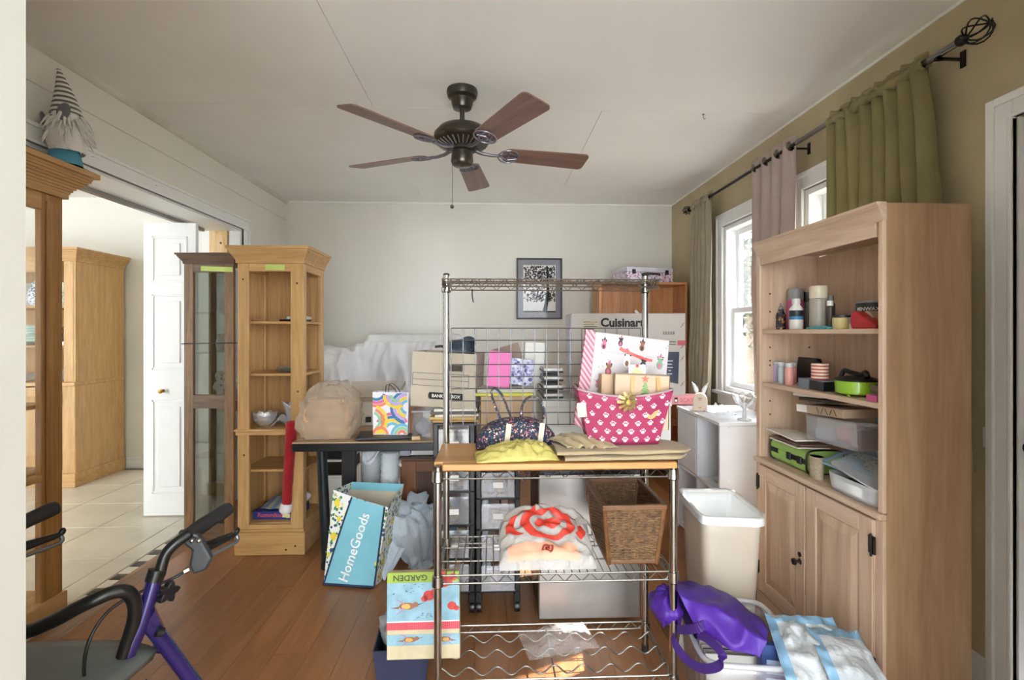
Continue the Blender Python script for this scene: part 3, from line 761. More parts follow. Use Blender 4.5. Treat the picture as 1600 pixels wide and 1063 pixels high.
vase('green_bowl', 'ribbed pale green bowl on hutch middle shelf', [(0.08, 0), (0.125, 0.03), (0.13, 0.085), (0.118, 0.09), (0.122, 0.10), (0.118, 0.165), (0.108, 0.165), (0.108, 0.10)], stripes('ribbed_glaze', '#9fbfb4', '#c4dad2', 55, 'Z', 0.3, rot=(0.5, 0.4, 0)), X_(50, 4.3), 4.3, 1.1225, cat='bowl')
o = MB().lathe([(0.025, 0), (0.03, 0.02), (0.018, 0.05), (0.026, 0.08), (0.022, 0.11), (0.012, 0.125)], 14).ball((0, -0.01, 0.135), 0.02, 10).out('dark_figurine', IRON, loc=(X_(103, 4.3), 4.3, 1.1225), smooth=40); tag(o, 'dark figurine by the right stile of hutch middle shelf', 'figurine')
o = MB().b2(-0.09, 0.09, -0.07, 0.07, 0, 0.016).b2(-0.085, 0.085, -0.066, 0.066, 0.016, 0.03).out('small_book', PAPER, loc=(X_(98, 4.18), 4.2, 1.1225), bevel=0.001); tag(o, 'flat pale books under the dark figurine in hutch', 'book')
vase('pepper_mill', 'small dark metal ornament on the hutch counter', [(0.022, 0), (0.024, 0.03), (0.012, 0.06), (0.02, 0.09), (0.016, 0.12), (0.006, 0.135)], IRON, X_(66, 4.25), 4.25, 0.8385, cat='ornament')
o = MB().b2(-0.14, 0.14, -0.11, 0.11, 0, 0.012).b2(-0.13, 0.13, -0.10, 0.10, 0.012, 0.055).out('marble_tray', plain('marble_white', '#dcd9d2', 0.3, var=0.1), loc=(X_(26, 4.22), 4.24, 0.8385), bevel=0.004); tag(o, 'white stone tray lying on the hutch counter', 'tray')
o = MB().b2(-0.075, 0.075, -0.005, 0.005, 0, 0.075).out('grey_slate', plain('slate', '#6d6f70', 0.5), loc=(X_(101, 4.2), 4.24, 0.841), rot=(R(-10), 0, 0)); tag(o, 'small grey slab leaning on hutch counter by right stile', 'slab')

# ---- near pine curio cabinet in the opening (front to +X)
cx0, cx1, cy0, cy1, cz = -2.20, -1.865, 1.50, 2.24, 1.93
cur = T('pine_curio_cabinet', 'open pine curio cabinet standing in the opening beside walker', 'cabinet', ((cx0 + cx1) / 2, (cy0 + cy1) / 2, 0.009))
A, B = (cx1 - cx0) / 2, (cy1 - cy0) / 2
PD = wood('oiled_pine', '#83592f', '#a4763f', '#b48a52', 'Z', 1, 0.4)
for sx in (-1, 1):
    for sy in (-1, 1):
        pw2 = 0.10 if (sx > 0) else 0.05
        MB().b2(sx * A, sx * (A - 0.03), sy * B, sy * (B - pw2), 0.09, cz - 0.13).out('post', PD, cur, bevel=0.004)
MB().b2(A, A + 0.006, B - 0.085, B - 0.02, 0.12, cz - 0.16).out('post_moulding', PD, cur, bevel=0.004)
MB().b2(-A - 0.01, A + 0.012, -B - 0.01, B + 0.012, 0, 0.095).out('plinth', PINEY, cur, bevel=0.004)
crown(MB(), -A, A, -B, B, cz - 0.13, 0.13, 0.09, 'frb').out('cornice', PINEY, cur)
pieces('front_rail', PINEY, cur, [(A - 0.03, A, -B + 0.1, B - 0.1, cz - 0.20, cz - 0.13), (A - 0.03, A, -B + 0.1, B - 0.1, 0.60, 0.63)], 0.003)
for z in (0.30, 0.62, 0.90): MB().b2(-A + 0.02, A - 0.03, -B + 0.01, B - 0.01, z, z + 0.018).out('shelf', PINEY if z > 0.4 else PD, cur, bevel=0.003)
MB().b2(-A + 0.004, -A + 0.008, -B + 0.05, B - 0.05, 0.1, cz - 0.13).out('glass_back', GLASS, cur)
MB().b2(-A + 0.05, A - 0.1, B - 0.006, B - 0.002, 0.1, cz - 0.13).out('glass_side', GLASS, cur)
# ---- gnome on top of it
GP = Vector((-1.815, 2.20, cz + 0.0095))
gn = T('gnome_ornament', 'gnome ornament with grey striped pointed hat and white beard on cabinet', 'ornament', GP, R(-15))
gn.scale = (0.92, 0.92, 0.84)
TEAL = plain('teal_felt', '#4f97ab', 0.6, var=0.08); GREYF = fabric('grey_felt', '#85858a', '#6d6d72')
def gb(u, v):
    a = 2 * PI * u; z = 0.17 * v
    r = 0.072 * (1 - 0.55 * v ** 1.6) + 0.006 * math.sin(v * PI)
    return (r * math.cos(a) * 0.9 + 0.045 * v * (1 - v) * -1.2, r * math.sin(a) * 0.8, z)
MB().grid(gb, 24, 12, True).lathe([(1e-5, 0.0), (0.07, 0.0)], 24, sx=0.9, sy=0.8).out('body', TEAL, gn, smooth=True)
rr = random.Random(3)
be = MB()
def beard(u, v):
    a = -PI * 0.55 + u * PI * 1.10 - 0.15; z = 0.235 - 0.17 * v
    r = 0.055 + 0.040 * math.sin(min(1, v * 1.1) * PI * 0.8) + 0.006 * nz(u * 14, v * 3, 1)
    return (r * math.cos(a) * 0.95, r * math.sin(a) * 0.8, z)
be.grid(beard, 30, 14)
for q in range(46):
    a = rr.uniform(-1.7, 1.4); z = rr.uniform(0.14, 0.25); r = 0.075
    p = Vector((r * math.cos(a), r * math.sin(a) * 0.8, z))
    d = Vector((math.cos(a) * 0.03, math.sin(a) * 0.03, -0.05))
    be.tube(spline([p, p + d * 0.6 + Vector((0, 0, 0.012)), p + d * 1.3 + Vector((rr.uniform(-.01, .01), 0, 0))], 3), [0.008, 0.008, 0.007, 0.006, 0.005, 0.003, 0.001], 5)
be.out('beard', fabric('white_fur', '#eceae6', '#d6d3cd', 200), gn, smooth=True)
hd_ = MB().ball((0.01, -0.01, 0.225), 0.062, 18, 1, 0.9, 0.9).out('face', plain('white_face', '#e9e7e3', 0.6), gn, smooth=True)
for a in (-1.75, -0.75): MB().ball((0.01 + 0.060 * math.cos(a), -0.01 + 0.054 * math.sin(a), 0.225), 0.008, 8).out('eye', BLACK, hd_, smooth=True)
HATM = stripes('hat_stripes', '#e2ded6', '#6f6c67', 38, 'Z', 0.9, duty=0.52)
def hat(u, v):
    a = 2 * PI * u; r = 0.056 * (1 - v) ** 0.9 + 0.008 * (1 - v * 0.4)
    return (r * math.cos(a) - 0.035 * v * v, r * math.sin(a) * 0.92 - 0.01 * v, 0.255 + 0.235 * v)
MB().grid(hat, 26, 26, True).lathe([(1e-5, 0.4905), (0.008, 0.490)], 26, c=(-0.035, -0.01, 0)).out('hat', HATM, gn, smooth=True)
for sx, rt in ((1, R(28)), (-1, R(-20))):
    e = MB().lathe([(1e-5, -0.003), (0.030, -0.002), (0.033, 0.0), (0.030, 0.002), (1e-5, 0.003)], 18, (0, 0, 0), Matrix.Rotation(R(90), 4, 'X'), 1, 1)
    for i_, v_ in enumerate(e.v): e.v[i_] = (v_[0] * 0.9, v_[1], v_[2] * 1.35)
    e.out('ear_flap', GREYF, gn, loc=(0.058 * sx, -0.055, 0.245 if sx > 0 else 0.215), rot=(R(10), rt, R(20 * sx)), smooth=True)

# ---- dark oak glass cabinet facing the camera
OAK = wood('dark_oak', '#4e3520', '#76552f', '#8d6a40', 'Z', 1.4, 0.45); OAKX = wood('dark_oak_x', '#3f2c1c', '#5f4630', '#765a3c', 'X', 1.4, 0.45)
gx0, gx1, gy0 = X_(286, 2.99), X_(366, 2.99), 2.99
gl = T('glass_display_cabinet', 'narrow dark oak display cabinet with glass front beside white door', 'cabinet', ((gx0 + gx1) / 2, gy0, 0.001), R(-3))
A = (gx1 - gx0) / 2; D = 0.27; Hh = 1.69
for x0, x1, y0, y1 in ((-A, -A + 0.055, 0, 0.022), (A - 0.055, A, 0, 0.022)):
    MB().b2(x0, x1, y0, y1, 0.0, Hh - 0.06).out('front_stile', OAK, gl, bevel=0.002)
for sx in (-1, 1): MB().b2(sx * A, sx * (A - 0.02), D - 0.04, D, 0.02, Hh - 0.06).out('back_post', OAK, gl, bevel=0.002)
pieces('front_rail', OAKX, gl, [(-A + 0.055, A - 0.055, 0, 0.022, 0.0, 0.10), (-A + 0.055, A - 0.055, 0, 0.022, 0.78, 0.86), (-A + 0.055, A - 0.055, 0, 0.022, Hh - 0.11, Hh - 0.06)], 0.002)
MB().b2(-A + 0.02, A - 0.02, D - 0.012, D, 0.02, Hh - 0.06).out('back_panel', plain('mirror_back', '#8f9694', 0.10, 0.85), gl)
pieces('carcass', OAKX, gl, [(-A, A, 0.022, D, 0.02, 0.04), (-A, A, 0.022, D, Hh - 0.07, Hh - 0.06), (A - 0.018, A, 0.022, D - 0.04, 0.76, 0.82)], 0)
crown(MB(), -A, A, 0, D, Hh - 0.06, 0.06, 0.035, 'flr').out('cornice', OAKX, gl, bevel=0.002)
DKG = thinglass('smoked_glass', '#d3d8d4', 0.2, dens=0.10, body='#4c524f')
MB().b2(-A + 0.052, A - 0.052, 0.009, 0.013, 0.86, Hh - 0.11).out('glass_pane', DKG, gl)
MB().b2(-A + 0.052, A - 0.052, 0.009, 0.013, 0.10, 0.78).out('glass_pane', DKG, gl)
for sx in (-1, 1): MB().b2(sx * (A - 0.006), sx * (A - 0.010), 0.03, D - 0.04, 0.05, Hh - 0.08).out('glass_side', GLASS, gl)
for z in (0.48, 1.10, 1.34): MB().b2(-A + 0.02, A - 0.02, 0.03, D - 0.015, z, z + 0.006).out('glass_shelf', thinglass('green_edge_glass', '#e6f2ec', 0.15, dens=0.15), gl)
MB().tube([(-A - 0.012, -0.004, 1.16), (A + 0.03, -0.004, 1.165)], 0.003, 6).out('cord', BLACK, gl)
plabel(MB().b2(-A + 0.045, A - 0.06, -0.002, 0, Hh - 0.105, Hh - 0.077).out('tape_strip', plain('green_tape', '#b9cc6d', 0.7), gl, rot=(0, R(2), 0)), 'strip of yellow green tape')
lab = MB()
for z in (0.16, 0.30): lab.b2(0.02, 0.07, D - 0.018, D - 0.013, z, z + 0.035)
# small things on its shelves
for i_, (px, py, lab_, nm, mt, pr) in enumerate((
        (330, 480, 'small black and white ornament low in glass cabinet upper section', 'china_ornament', spots('china', '#e5e4de', ['#26262a'], 40, 0.4, 0.3), [(0.03, 0), (0.038, 0.03), (0.02, 0.07), (0.026, 0.10), (0.012, 0.13)]),
        (338, 440, 'grey pitcher on the middle glass shelf of dark cabinet', 'grey_pitcher', plain('pewter', '#8a8d8c', 0.3, 0.5), [(0.03, 0), (0.04, 0.05), (0.03, 0.09), (0.034, 0.11)]),
        (326, 390, 'clear rounded bottle on top glass shelf of dark cabinet', 'round_bottle', CPLASW, [(0.03, 0), (0.045, 0.05), (0.03, 0.10), (0.015, 0.12), (0.018, 0.15)]))):
    zz = (0.862, 1.107, 1.347)[i_]
    c_ = gl.matrix_basis @ Vector((-0.02 + 0.02 * i_, 0.14, zz + 0.0005))
    tag(MB().lathe(pr, 18).out(nm, mt, loc=c_, smooth=40), lab_, 'ornament')

# ---- honey pine etagere
ex0, ex1, ey = X_(371, 2.80), X_(474, 2.80), 2.80
et = T('pine_etagere', 'open honey pine display shelf with red hat hanging on it', 'shelf unit', ((ex0 + ex1) / 2, ey, 0.0005))
A = (ex1 - ex0) / 2; D = 0.34; Hh = 1.70
MB().b2(-A - 0.012, A + 0.012, -0.012, D, 0, 0.125).b2(-A - 0.006, A + 0.006, -0.006, D, 0.125, 0.14).out('plinth', PINEX, et, bevel=0.005)
for x0, x1 in ((-A, -A + 0.062), (A - 0.07, A)):
    MB().b2(x0, x1, 0, 0.022, 0.14, Hh - 0.09).out('front_stile', PINE, et, bevel=0.003)
for x0 in (-A, A - 0.022): MB().b2(x0, x0 + 0.022, D - 0.05, D, 0.14, Hh - 0.09).out('back_stile', PINE, et, bevel=0.003)
for x0 in (-A, A - 0.022): MB().b2(x0, x0 + 0.022, 0.022, 0.05, 0.14, Hh - 0.09).out('corner_stile', PINE, et, bevel=0.003)
pieces('front_rail', PINEX, et, [(-A + 0.06, A - 0.06, 0.002, 0.02, 0.14, 0.165), (-A + 0.06, A - 0.06, 0.002, 0.02, Hh - 0.135, Hh - 0.09)], 0.002)
nb = 4; bw = (2 * A - 0.01) / nb
for q in range(nb): MB().b2(-A + 0.005 + q * bw + 0.001, -A + 0.005 + (q + 1) * bw - 0.001, D - 0.014, D - 0.002, 0.14, Hh - 0.09).out('back_board', PINE, et, bevel=0.002)
MB().b2(-A + 0.002, -A + 0.012, 0.05, D - 0.05, 0.165, Hh - 0.13).out('side_panel', PINE, et)
crown(MB(), -A, A, 0, D, Hh - 0.09, 0.09, 0.045, 'flr').out('cornice', PINEX, et)
MB().b2(-A - 0.014, A + 0.014, -0.014, D, 0.680, 0.694).b2(-A - 0.008, A + 0.008, -0.008, D, 0.660, 0.680).out('waist_ledge', PINEX, et, bevel=0.004)
for z in (0.155, 0.45, 0.985, 1.275): MB().b2(-A + 0.004, A - 0.004, 0.024, D - 0.014, z, z + 0.014).out('shelf', PINEX, et, bevel=0.002)
for x0 in (-A + 0.002, A - 0.020):
    pieces('side_rail', PINEY, et, [(x0, x0 + 0.018, 0.05, D - 0.05, Hh - 0.13, Hh - 0.09), (x0, x0 + 0.018, 0.05, D - 0.05, 0.14, 0.165)], 0)
plabel(MB().b2(-0.055, 0.05, -0.002, 0, Hh - 0.128, Hh - 0.098).out('tape_strip', MATS['green_tape'], et, rot=(0, R(1), 0)), 'strip of yellow green tape')
kn = MB()
for x, z in ((-A + 0.03, 1.52), (A - 0.035, 1.5), (A - 0.03, 0.9), (-A + 0.035, 0.55), (A - 0.04, 0.05), (A - 0.09, 0.03)):
    kn.lathe([(1e-5, 0.0018), (0.005, 0.001), (0.006, 0.0)], 9, (x, 0 if z > 0.12 else -0.012, z), Matrix.Rotation(R(90), 4, 'X'))
kn.out('knot', KNOT, et)
ebase = Vector(((ex0 + ex1) / 2, ey, 0.001))
def on_et(x, y, z): return ebase + Vector((x, y, z))
# things on the etagere
tr = T('disc_cases', 'black and silver disc cases on the pine shelf unit top shelf', 'cases', on_et(0.06, 0.16, 1.2895))
MB().b2(-0.055, 0.08, -0.06, 0.06, 0, 0.012).out('case', BLACK, tr, bevel=0.002); MB().b2(-0.02, 0.09, -0.05, 0.06, 0.012, 0.03).out('case', plain('silver_case', '#c9c9c7', 0.4), tr, rot=(0, 0, 0.1), bevel=0.003)
MB().b2(0.0, 0.06, -0.03, 0.03, 0.03, 0.05).out('card_pack', PAPER, tr, rot=(0, 0, 0.3), bevel=0.002)
pl = T('plate_stack', 'short stack of grey plates on the pine shelf unit', 'plates', on_et(0.05, 0.17, 0.9995))
for q in range(3): MB().lathe([(1e-5, 0.0), (0.05, 0.0), (0.082, 0.009), (0.083, 0.011), (0.05, 0.003), (1e-5, 0.003)], 26, (0, 0, q * 0.0075)).out('plate', plain('grey_glaze', '#9aa19b', 0.3), pl, smooth=40)
CRY = thinglass('crystal', '#ffffff', 0.30, 0.05, dens=0.28, body='#e9edf0')
def fluted(prof, n, k, amp):
    mb = MB()
    def fn(u, v):
        j = min(len(prof) - 2, int(v * (len(prof) - 1))); f = v * (len(prof) - 1) - j
        r = prof[j][0] * (1 - f) + prof[j + 1][0] * f; z = prof[j][1] * (1 - f) + prof[j + 1][1] * f
        r *= 1 + amp * math.cos(2 * PI * u * k) * min(1, z * 20)
        return (r * math.cos(2 * PI * u), r * math.sin(2 * PI * u), z + amp * 0.12 * math.cos(2 * PI * u * k) * v)
    return mb.grid(fn, n, (len(prof) - 1) * 3, True)
tag(fluted([(0.025, 0), (0.04, 0.012), (0.06, 0.04), (0.068, 0.075)], 48, 8, 0.06).out('crystal_bowl', CRY, loc=on_et(-0.07, 0.09, 0.6955), smooth=40, solid=0.004), 'cut crystal bowl at left on pine shelf unit ledge', 'bowl')
tag(fluted([(0.03, 0), (0.033, 0.03), (0.042, 0.08), (0.058, 0.13)], 48, 6, 0.10).out('crystal_vase', CRY, loc=on_et(0.085, 0.10, 0.6955), smooth=40, solid=0.004), 'flared crystal vase by right stile of pine shelf unit', 'vase')
ck = T('wicker_tray', 'small brown beaded tray between the crystal bowl and vase', 'tray', on_et(0.01, 0.2, 0.6955))
MB().lathe([(0.05, 0), (0.06, 0.01), (0.065, 0.05), (0.06, 0.05), (0.055, 0.012)], 24).out('bowl', plain('brown_wicker', '#7d6650', 0.7, var=0.2, vs=60), ck, smooth=40)
pq = MB()
for q in range(16): pq.ball((0.066 * math.cos(q * PI / 8), 0.066 * math.sin(q * PI / 8), 0.03), 0.006, 6)
pq.out('beads', PAPER, ck)
tag(MB().grid(lambda u, v: (-0.05 + 0.1 * u, -0.02 + 0.008 * nz(u * 9, v * 9, 2) + 0.05 * v, 0.06 * math.sin(u * PI) * (0.6 + 0.4 * v) + 0.012 * nz(u * 6, v * 7, 5)), 18, 12).out('plastic_wrapper', film('clear_film', '#e6e8ec', 0.45), loc=on_et(0.03, 0.06, 0.6965), smooth=True, solid=0.0006), 'crumpled clear wrapper in front of the beaded tray', 'wrapper')
gbx = T('game_box', 'blue boxed board game on the bottom pine shelf', 'game box', on_et(0.0, 0.14, 0.1695), R(-2))
MB().b2(-0.125, 0.125, -0.075, 0.095, 0, 0.045).out('box', plain('game_blue', '#2b3d86', 0.5, var=0.12, vs=20), gbx, bevel=0.002)
text('Rummikub', 0.034, plain('game_red', '#d95a6a', 0.6), gbx, (-0.025, -0.0755, 0.024), bold=0.0006)
MB().b2(0.042, 0.066, -0.077, -0.0752, 0.012, 0.036).b2(0.062, 0.084, -0.077, -0.0752, 0.008, 0.030).out('tile_print', plain('tile_yellow', '#e6dfa0', 0.6), gbx)
tag(MB().grid(lambda u, v: (-0.10 + 0.21 * u, -0.05 + 0.13 * v, 0.008 + 0.055 * math.sin(u * PI * 0.9 + 0.2) * math.sin(v * PI) + 0.010 * nz(u * 5, v * 6, 3)), 20, 14).out('striped_cloth', stripes('blue_grey_stripe', '#5c6a8c', '#8f8f72', 22, 'X', 0.8, rot=(0, 0, 0.7)), loc=on_et(0.01, 0.13, 0.2165), smooth=True, solid=0.004), 'blue and olive striped cloth lying on the game box', 'cloth')
# red hat hanging from the ledge
hat_t = T('santa_hat', 'long red plush hat with white pompom hanging on pine shelf', 'hat', at(452, 668, 2.74))
p0 = Vector((0, 0, 0))
pts = spline([(0.012, 0.0, 0.035), (0.010, -0.002, -0.04), (0.002, -0.004, -0.16), (-0.006, -0.004, -0.30), (-0.012, -0.004, -0.415)], 6)
PLU = fabric('red_plush', '#b3131f', '#7f0c16', 260, bump=0.8)
MB().tube(pts, [0.014] + [0.030 - 0.00025 * q + 0.003 * nz(q * 0.8, 1, 2) for q in range(len(pts) - 1)], 14).out('sleeve', PLU, hat_t, smooth=True)
pm = MB().grid(lambda u, v: tuple(Vector((math.sin(PI * v) * math.cos(2 * PI * u), math.sin(PI * v) * math.sin(2 * PI * u), -math.cos(PI * v))) * (0.033 + 0.005 * nz(u * 12, v * 8, 2))), 26, 18, True)
pm.out('pompom', fabric('white_plush', '#f1efec', '#d9d6d2', 180, bump=0.8), hat_t, loc=(-0.016, -0.006, -0.435), smooth=True)
tag(MB().grid(lambda u, v: tuple(Vector((math.sin(PI * v) * math.cos(2 * PI * u), math.sin(PI * v) * math.sin(2 * PI * u), -math.cos(PI * v))) * (0.026 + 0.004 * nz(u * 12, v * 8, 4))), 22, 14, True).out('pompom_ball', MATS['white_plush'], loc=on_et(0.115, 0.22, 0.250), smooth=True), 'white pompom inside the pine shelf unit behind the desk leg', 'pompom')

# ================================================================ walker (rollator) at lower left
PUR = plain('purple_enamel', '#2e2364', 0.22, 0.35, var=0.05, coat=0.5)
GRIP = plain('black_rubber', '#1e1e1f', 0.55, var=0.1); BLKT = plain('black_tube', '#20201f', 0.28, 0.3)
wk = T('rollator_walker', 'purple and black four wheeled walker with seat and hand brakes', 'walker', (-0.9, 1.18, 0))
wv = Vector((0.9, -1.18, 0))
def wp(x, y, t): return at(x, y, t) + wv
off = Vector((-0.40, -0.05, 0.025))
def rframe(o):
    P = lambda x, y, Y: tuple(wp(x, y, Y) + o)
    # handle tube: grip end, bend, stem
    MB().tube(spline([P(298, 834, 1.22), P(276, 848, 1.20), P(258, 868, 1.185), P(249, 900, 1.175)], 5), 0.0125, 12).out('handle_tube', BLKT, wk, smooth=True)
    MB().tube([P(292, 838, 1.215), P(318, 820, 1.27), P(330, 812, 1.295), P(350, 799, 1.335), P(357, 795, 1.35)], [0.0165, 0.0185, 0.0175, 0.0185, 0.0165], 14).out('grip', GRIP, wk, smooth=40)
    body = MB()
    body.prism([(0, 0), (0.042, -0.012), (0.072, -0.075), (0.060, -0.100), (0.032, -0.108), (0.022, -0.085), (0.028, -0.05), (0.0, -0.02)], -0.011, 0.011,
               Matrix.Translation(Vector(P(280, 828, 1.215))) @ Matrix.Rotation(R(15), 4, 'Z') @ Matrix.Rotation(R(90), 4, 'X'))
    bb_ = body.out('brake_body', DARK, wk, bevel=0.006)
    for x, y in ((300, 845), (311, 845)): MB().ball(tuple(Vector(P(x, y, 1.20))), 0.006, 8).out('screw', CHROME, bb_, smooth=True)
    MB().tube(spline([P(318, 862, 1.24), P(345, 848, 1.28), P(366, 836, 1.32), P(371, 828, 1.33), P(366, 834, 1.335), P(340, 844, 1.30), P(316, 852, 1.26)], 5), 0.0065, 8).out('brake_lever', BLKT, wk, smooth=True)
    MB().tube(spline([P(320, 872, 1.235), P(345, 860, 1.275), P(370, 846, 1.32), P(369, 836, 1.325)], 5), 0.005, 8).out('parking_lever', plain('lever_metal', '#77797c', 0.3, 0.7), wk, smooth=True)
    MB().tube([P(246, 890, 1.176), P(240, 908, 1.17)], 0.019, 12).out('collar', BLKT, wk, smooth=40)
    MB().tube([P(243, 900, 1.175), P(222, 972, 1.155), P(175, 1075, 1.125), P(140, 1160, 1.10), P(100, 1270, 1.07)], 0.0165, 14).out('front_leg', PUR, wk, smooth=40)
    MB().tube([P(226, 965, 1.16), P(262, 1012, 1.20), P(312, 1080, 1.255), P(372, 1165, 1.33)], 0.0165, 14).out('rear_leg', PUR, wk, smooth=40)
    gus = MB(); q = [P(242, 950, 1.165), P(258, 985, 1.185), P(246, 1000, 1.18), P(228, 975, 1.16)]
    n = len(gus.v); gus.v += q; gus.face((n, n + 1, n + 2, n + 3)); gus.out('gusset', PUR, wk, solid=0.02)
    MB().tube([P(244, 988, 1.16), P(255, 988, 1.17)], 0.010, 10).out('pivot_bolt', BLACK, wk, smooth=40)
    kbm = MB()
    c0 = Vector(P(262, 925, 1.185))
    pts = []
    for j in range(20):
        a = 2 * PI * j / 20; r_ = 0.021 + 0.006 * math.cos(5 * a); pts.append((r_ * math.cos(a), r_ * math.sin(a)))
    kbm.prism(pts, -0.009, 0.009, Matrix.Translation(c0) @ Matrix.Rotation(R(65), 4, 'Z') @ Matrix.Rotation(R(90), 4, 'X'))
    kbm.tube([tuple(c0), P(243, 920, 1.175)], 0.007, 8)
    kbm.out('height_knob', BLACK, wk, bevel=0.003)
    MB().tube(spline([P(296, 890, 1.215), P(268, 905, 1.20), P(220, 925, 1.15), P(170, 955, 1.10), P(138, 1005, 1.06), P(132, 1060, 1.06), P(150, 1100, 1.08), P(230, 1063, 1.14)], 6), 0.0035, 8).out('brake_cable', BLACK, wk, smooth=True)
    MB().tube([P(296, 890, 1.215), P(288, 894, 1.21)], 0.007, 8).out('cable_ferrule', CHROME, wk, smooth=40)
    for x, y, Y in ((372, 1165, 1.33), (100, 1270, 1.07)):
        c0 = Vector(P(x, y, Y)); c0.z = 0.095 if False else c0.z
        wc = Vector((c0.x, c0.y, 0.095))
        tp_ = (tuple(c0), (wc.x + 0.025, wc.y, 0.17), (wc.x + 0.025, wc.y, 0.095))
        MB().tube(tp_, 0.012, 10).out('fork', PUR, wk, smooth=40)
        wh = MB().lathe([(0.030, -0.015), (0.080, -0.013), (0.093, -0.010), (0.0945, 0), (0.093, 0.010), (0.080, 0.013), (0.030, 0.015)], 28, (wc.x, wc.y, 0.095), Matrix.Rotation(R(90), 4, 'Y')).out('wheel', GRIP, wk, smooth=40)
        MB().lathe([(1e-5, -0.017), (0.030, -0.017), (0.030, 0.017), (1e-5, 0.017)], 18, (wc.x, wc.y, 0.095), Matrix.Rotation(R(90), 4, 'Y')).out('wheel_hub', plain('hub_grey', '#7c7d80', 0.4), wh, smooth=40)
rframe(Vector((0, 0, 0)))
rframe(off)
# padded back bar
P = lambda x, y, Y: tuple(wp(x, y, Y))
bar = spline([P(176, 1075, 1.12), P(196, 1015, 1.135), P(211, 960, 1.14), P(204, 930, 1.13), P(180, 925, 1.11), P(130, 946, 1.08), P(80, 972, 1.07), P(30, 990, 1.07), P(-20, 985, 1.08), P(-60, 1000, 1.10), P(-80, 1060, 1.10)], 6)
MB().tube(bar, 0.0145, 12).out('back_bar', BLKT, wk, smooth=True)
# seat pad
sa, sb = wp(236, 1022, 1.17), wp(-40, 1003, 1.17)
st = MB()
def seat(u, v):
    x = sb.x + 0.02 + (sa.x - sb.x - 0.02) * u; y = sa.y - 0.27 + 0.285 * v
    return (x, y, sa.z + 0.012 - 0.022 * (2 * u - 1) ** 4 + 0.008 * math.sin(PI * v))
st.grid(seat, 16, 10).out('seat', plain('seat_vinyl', '#5b605c', 0.5, var=0.06, bump=0.2, bs=300), wk, smooth=True, solid=0.026)
MB().tube([P(238, 1010, 1.20), P(268, 1016, 1.215)], 0.012, 10).out('cross_brace', PUR, wk, smooth=40)
# ================================================================ desk and what stands on and under it
DZ = 0.69
dx0, dx1, dy0, dy1 = X_(456, 2.47), 0.02, 2.47, 3.15
dk = T('folding_table', 'black edged folding table with light wood top', 'table', ((dx0 + dx1) / 2, dy0, 0))
A = (dx1 - dx0) / 2; D = dy1 - dy0
MB().b2(-A, A, 0, D, DZ - 0.006, DZ).out('tabletop', plain('laminate_tan', '#b09678', 0.5, var=0.05), dk, bevel=0.002)
MB().b2(-A, A, -0.004, D, DZ - 0.045, DZ - 0.006).out('apron_edge', BLACK, dk, bevel=0.003)
for x, tx, yy, ty in ((-A + 0.075, -A + 0.115, 0.10, 0.16), (A - 0.085, A - 0.06, 0.10, 0.16), (A - 0.085, A - 0.06, D - 0.1, D - 0.06)):
    MB().tube([(x + 0.02, yy + 0.04, DZ - 0.045), (tx, ty, 0.03)], 0.026, 12).out('leg', plain('leg_slate', '#23292b', 0.35, 0.4), dk, smooth=40)
    MB().tube([(tx, ty, 0.03), (tx, ty, 0.0)], 0.028, 12).out('foot_cap', GRIP, dk, smooth=40)
MB().b2(X_(536, 2.9) - (dx0 + dx1) / 2, X_(556, 2.9) - (dx0 + dx1) / 2, 0.40, 0.45, 0, DZ - 0.045).out('support_post', DARK, dk, bevel=0.004)
def dp(px, Y): return X_(px, Y)
top = DZ + 0.0012
# brown paper bag inside a clear bag
pb = T('paper_bag', 'crumpled brown paper bag in clear plastic on the table', 'bag', (dp(514, 2.60), 2.61, top), R(4))
def sack(w, d, h, seed, pinch=0.5, p=0.45, wr=0.012, lean=0.0, shift=0.0):
    def fn(u, v):
        a = 2 * PI * u + PI / 4; c_, s_ = sq(a, p)
        k = 1.0 - pinch * max(0, (v - 0.55) / 0.45) ** 1.5
        bul = 1 + 0.10 * math.sin(PI * v)
        n1 = nz(c_ * 2.2 + seed, s_ * 2.2, v * 3.0 + seed); n2 = nz(c_ * 6, s_ * 6 + seed, v * 7)
        rr_ = wr * (n1 * 1.6 + n2 + 0.7 * (1 - 2 * abs(nz(c_ * 4 + seed, s_ * 4, v * 2.5)))) * min(1, v * 6)
        x = (w / 2 * bul * k + rr_) * c_ + lean * v; y = (d / 2 * bul * (1 - 0.75 * pinch * max(0, (v - 0.4) / 0.6)) + rr_) * s_ + shift * v
        return (x, y, max(0.0, h * v + (0.5 * wr * n1 if v > 0.9 else 0)))
    return MB().grid(fn, 40, 26, True)
KRB = plain('brown_bag_paper', '#b3936f', 0.8, var=0.12, vs=16, bump=0.6, bs=40)
sack(0.215, 0.15, 0.20, 3, 0.18, 0.25, 0.008).lathe([(1e-5, 0.001), (0.09, 0.001)], 12).out('inner_bag', KRB, pb, smooth=True, solid=0.001)
sack(0.255, 0.19, 0.285, 9, 0.66, 0.40, 0.019, lean=0.018).out('outer_bag', film('tan_film', '#dccab4', 0.34, 0.22), pb, smooth=True, solid=0.0006)
MB().tube([(0.02 + 0.035 * math.cos(a), 0.025 * math.sin(a), 0.266 + 0.006 * math.sin(3 * a)) for a in [2 * PI * j / 14 for j in range(14)]], 0.004, 6, closed=True).out('tie', DARK, pb, smooth=True)
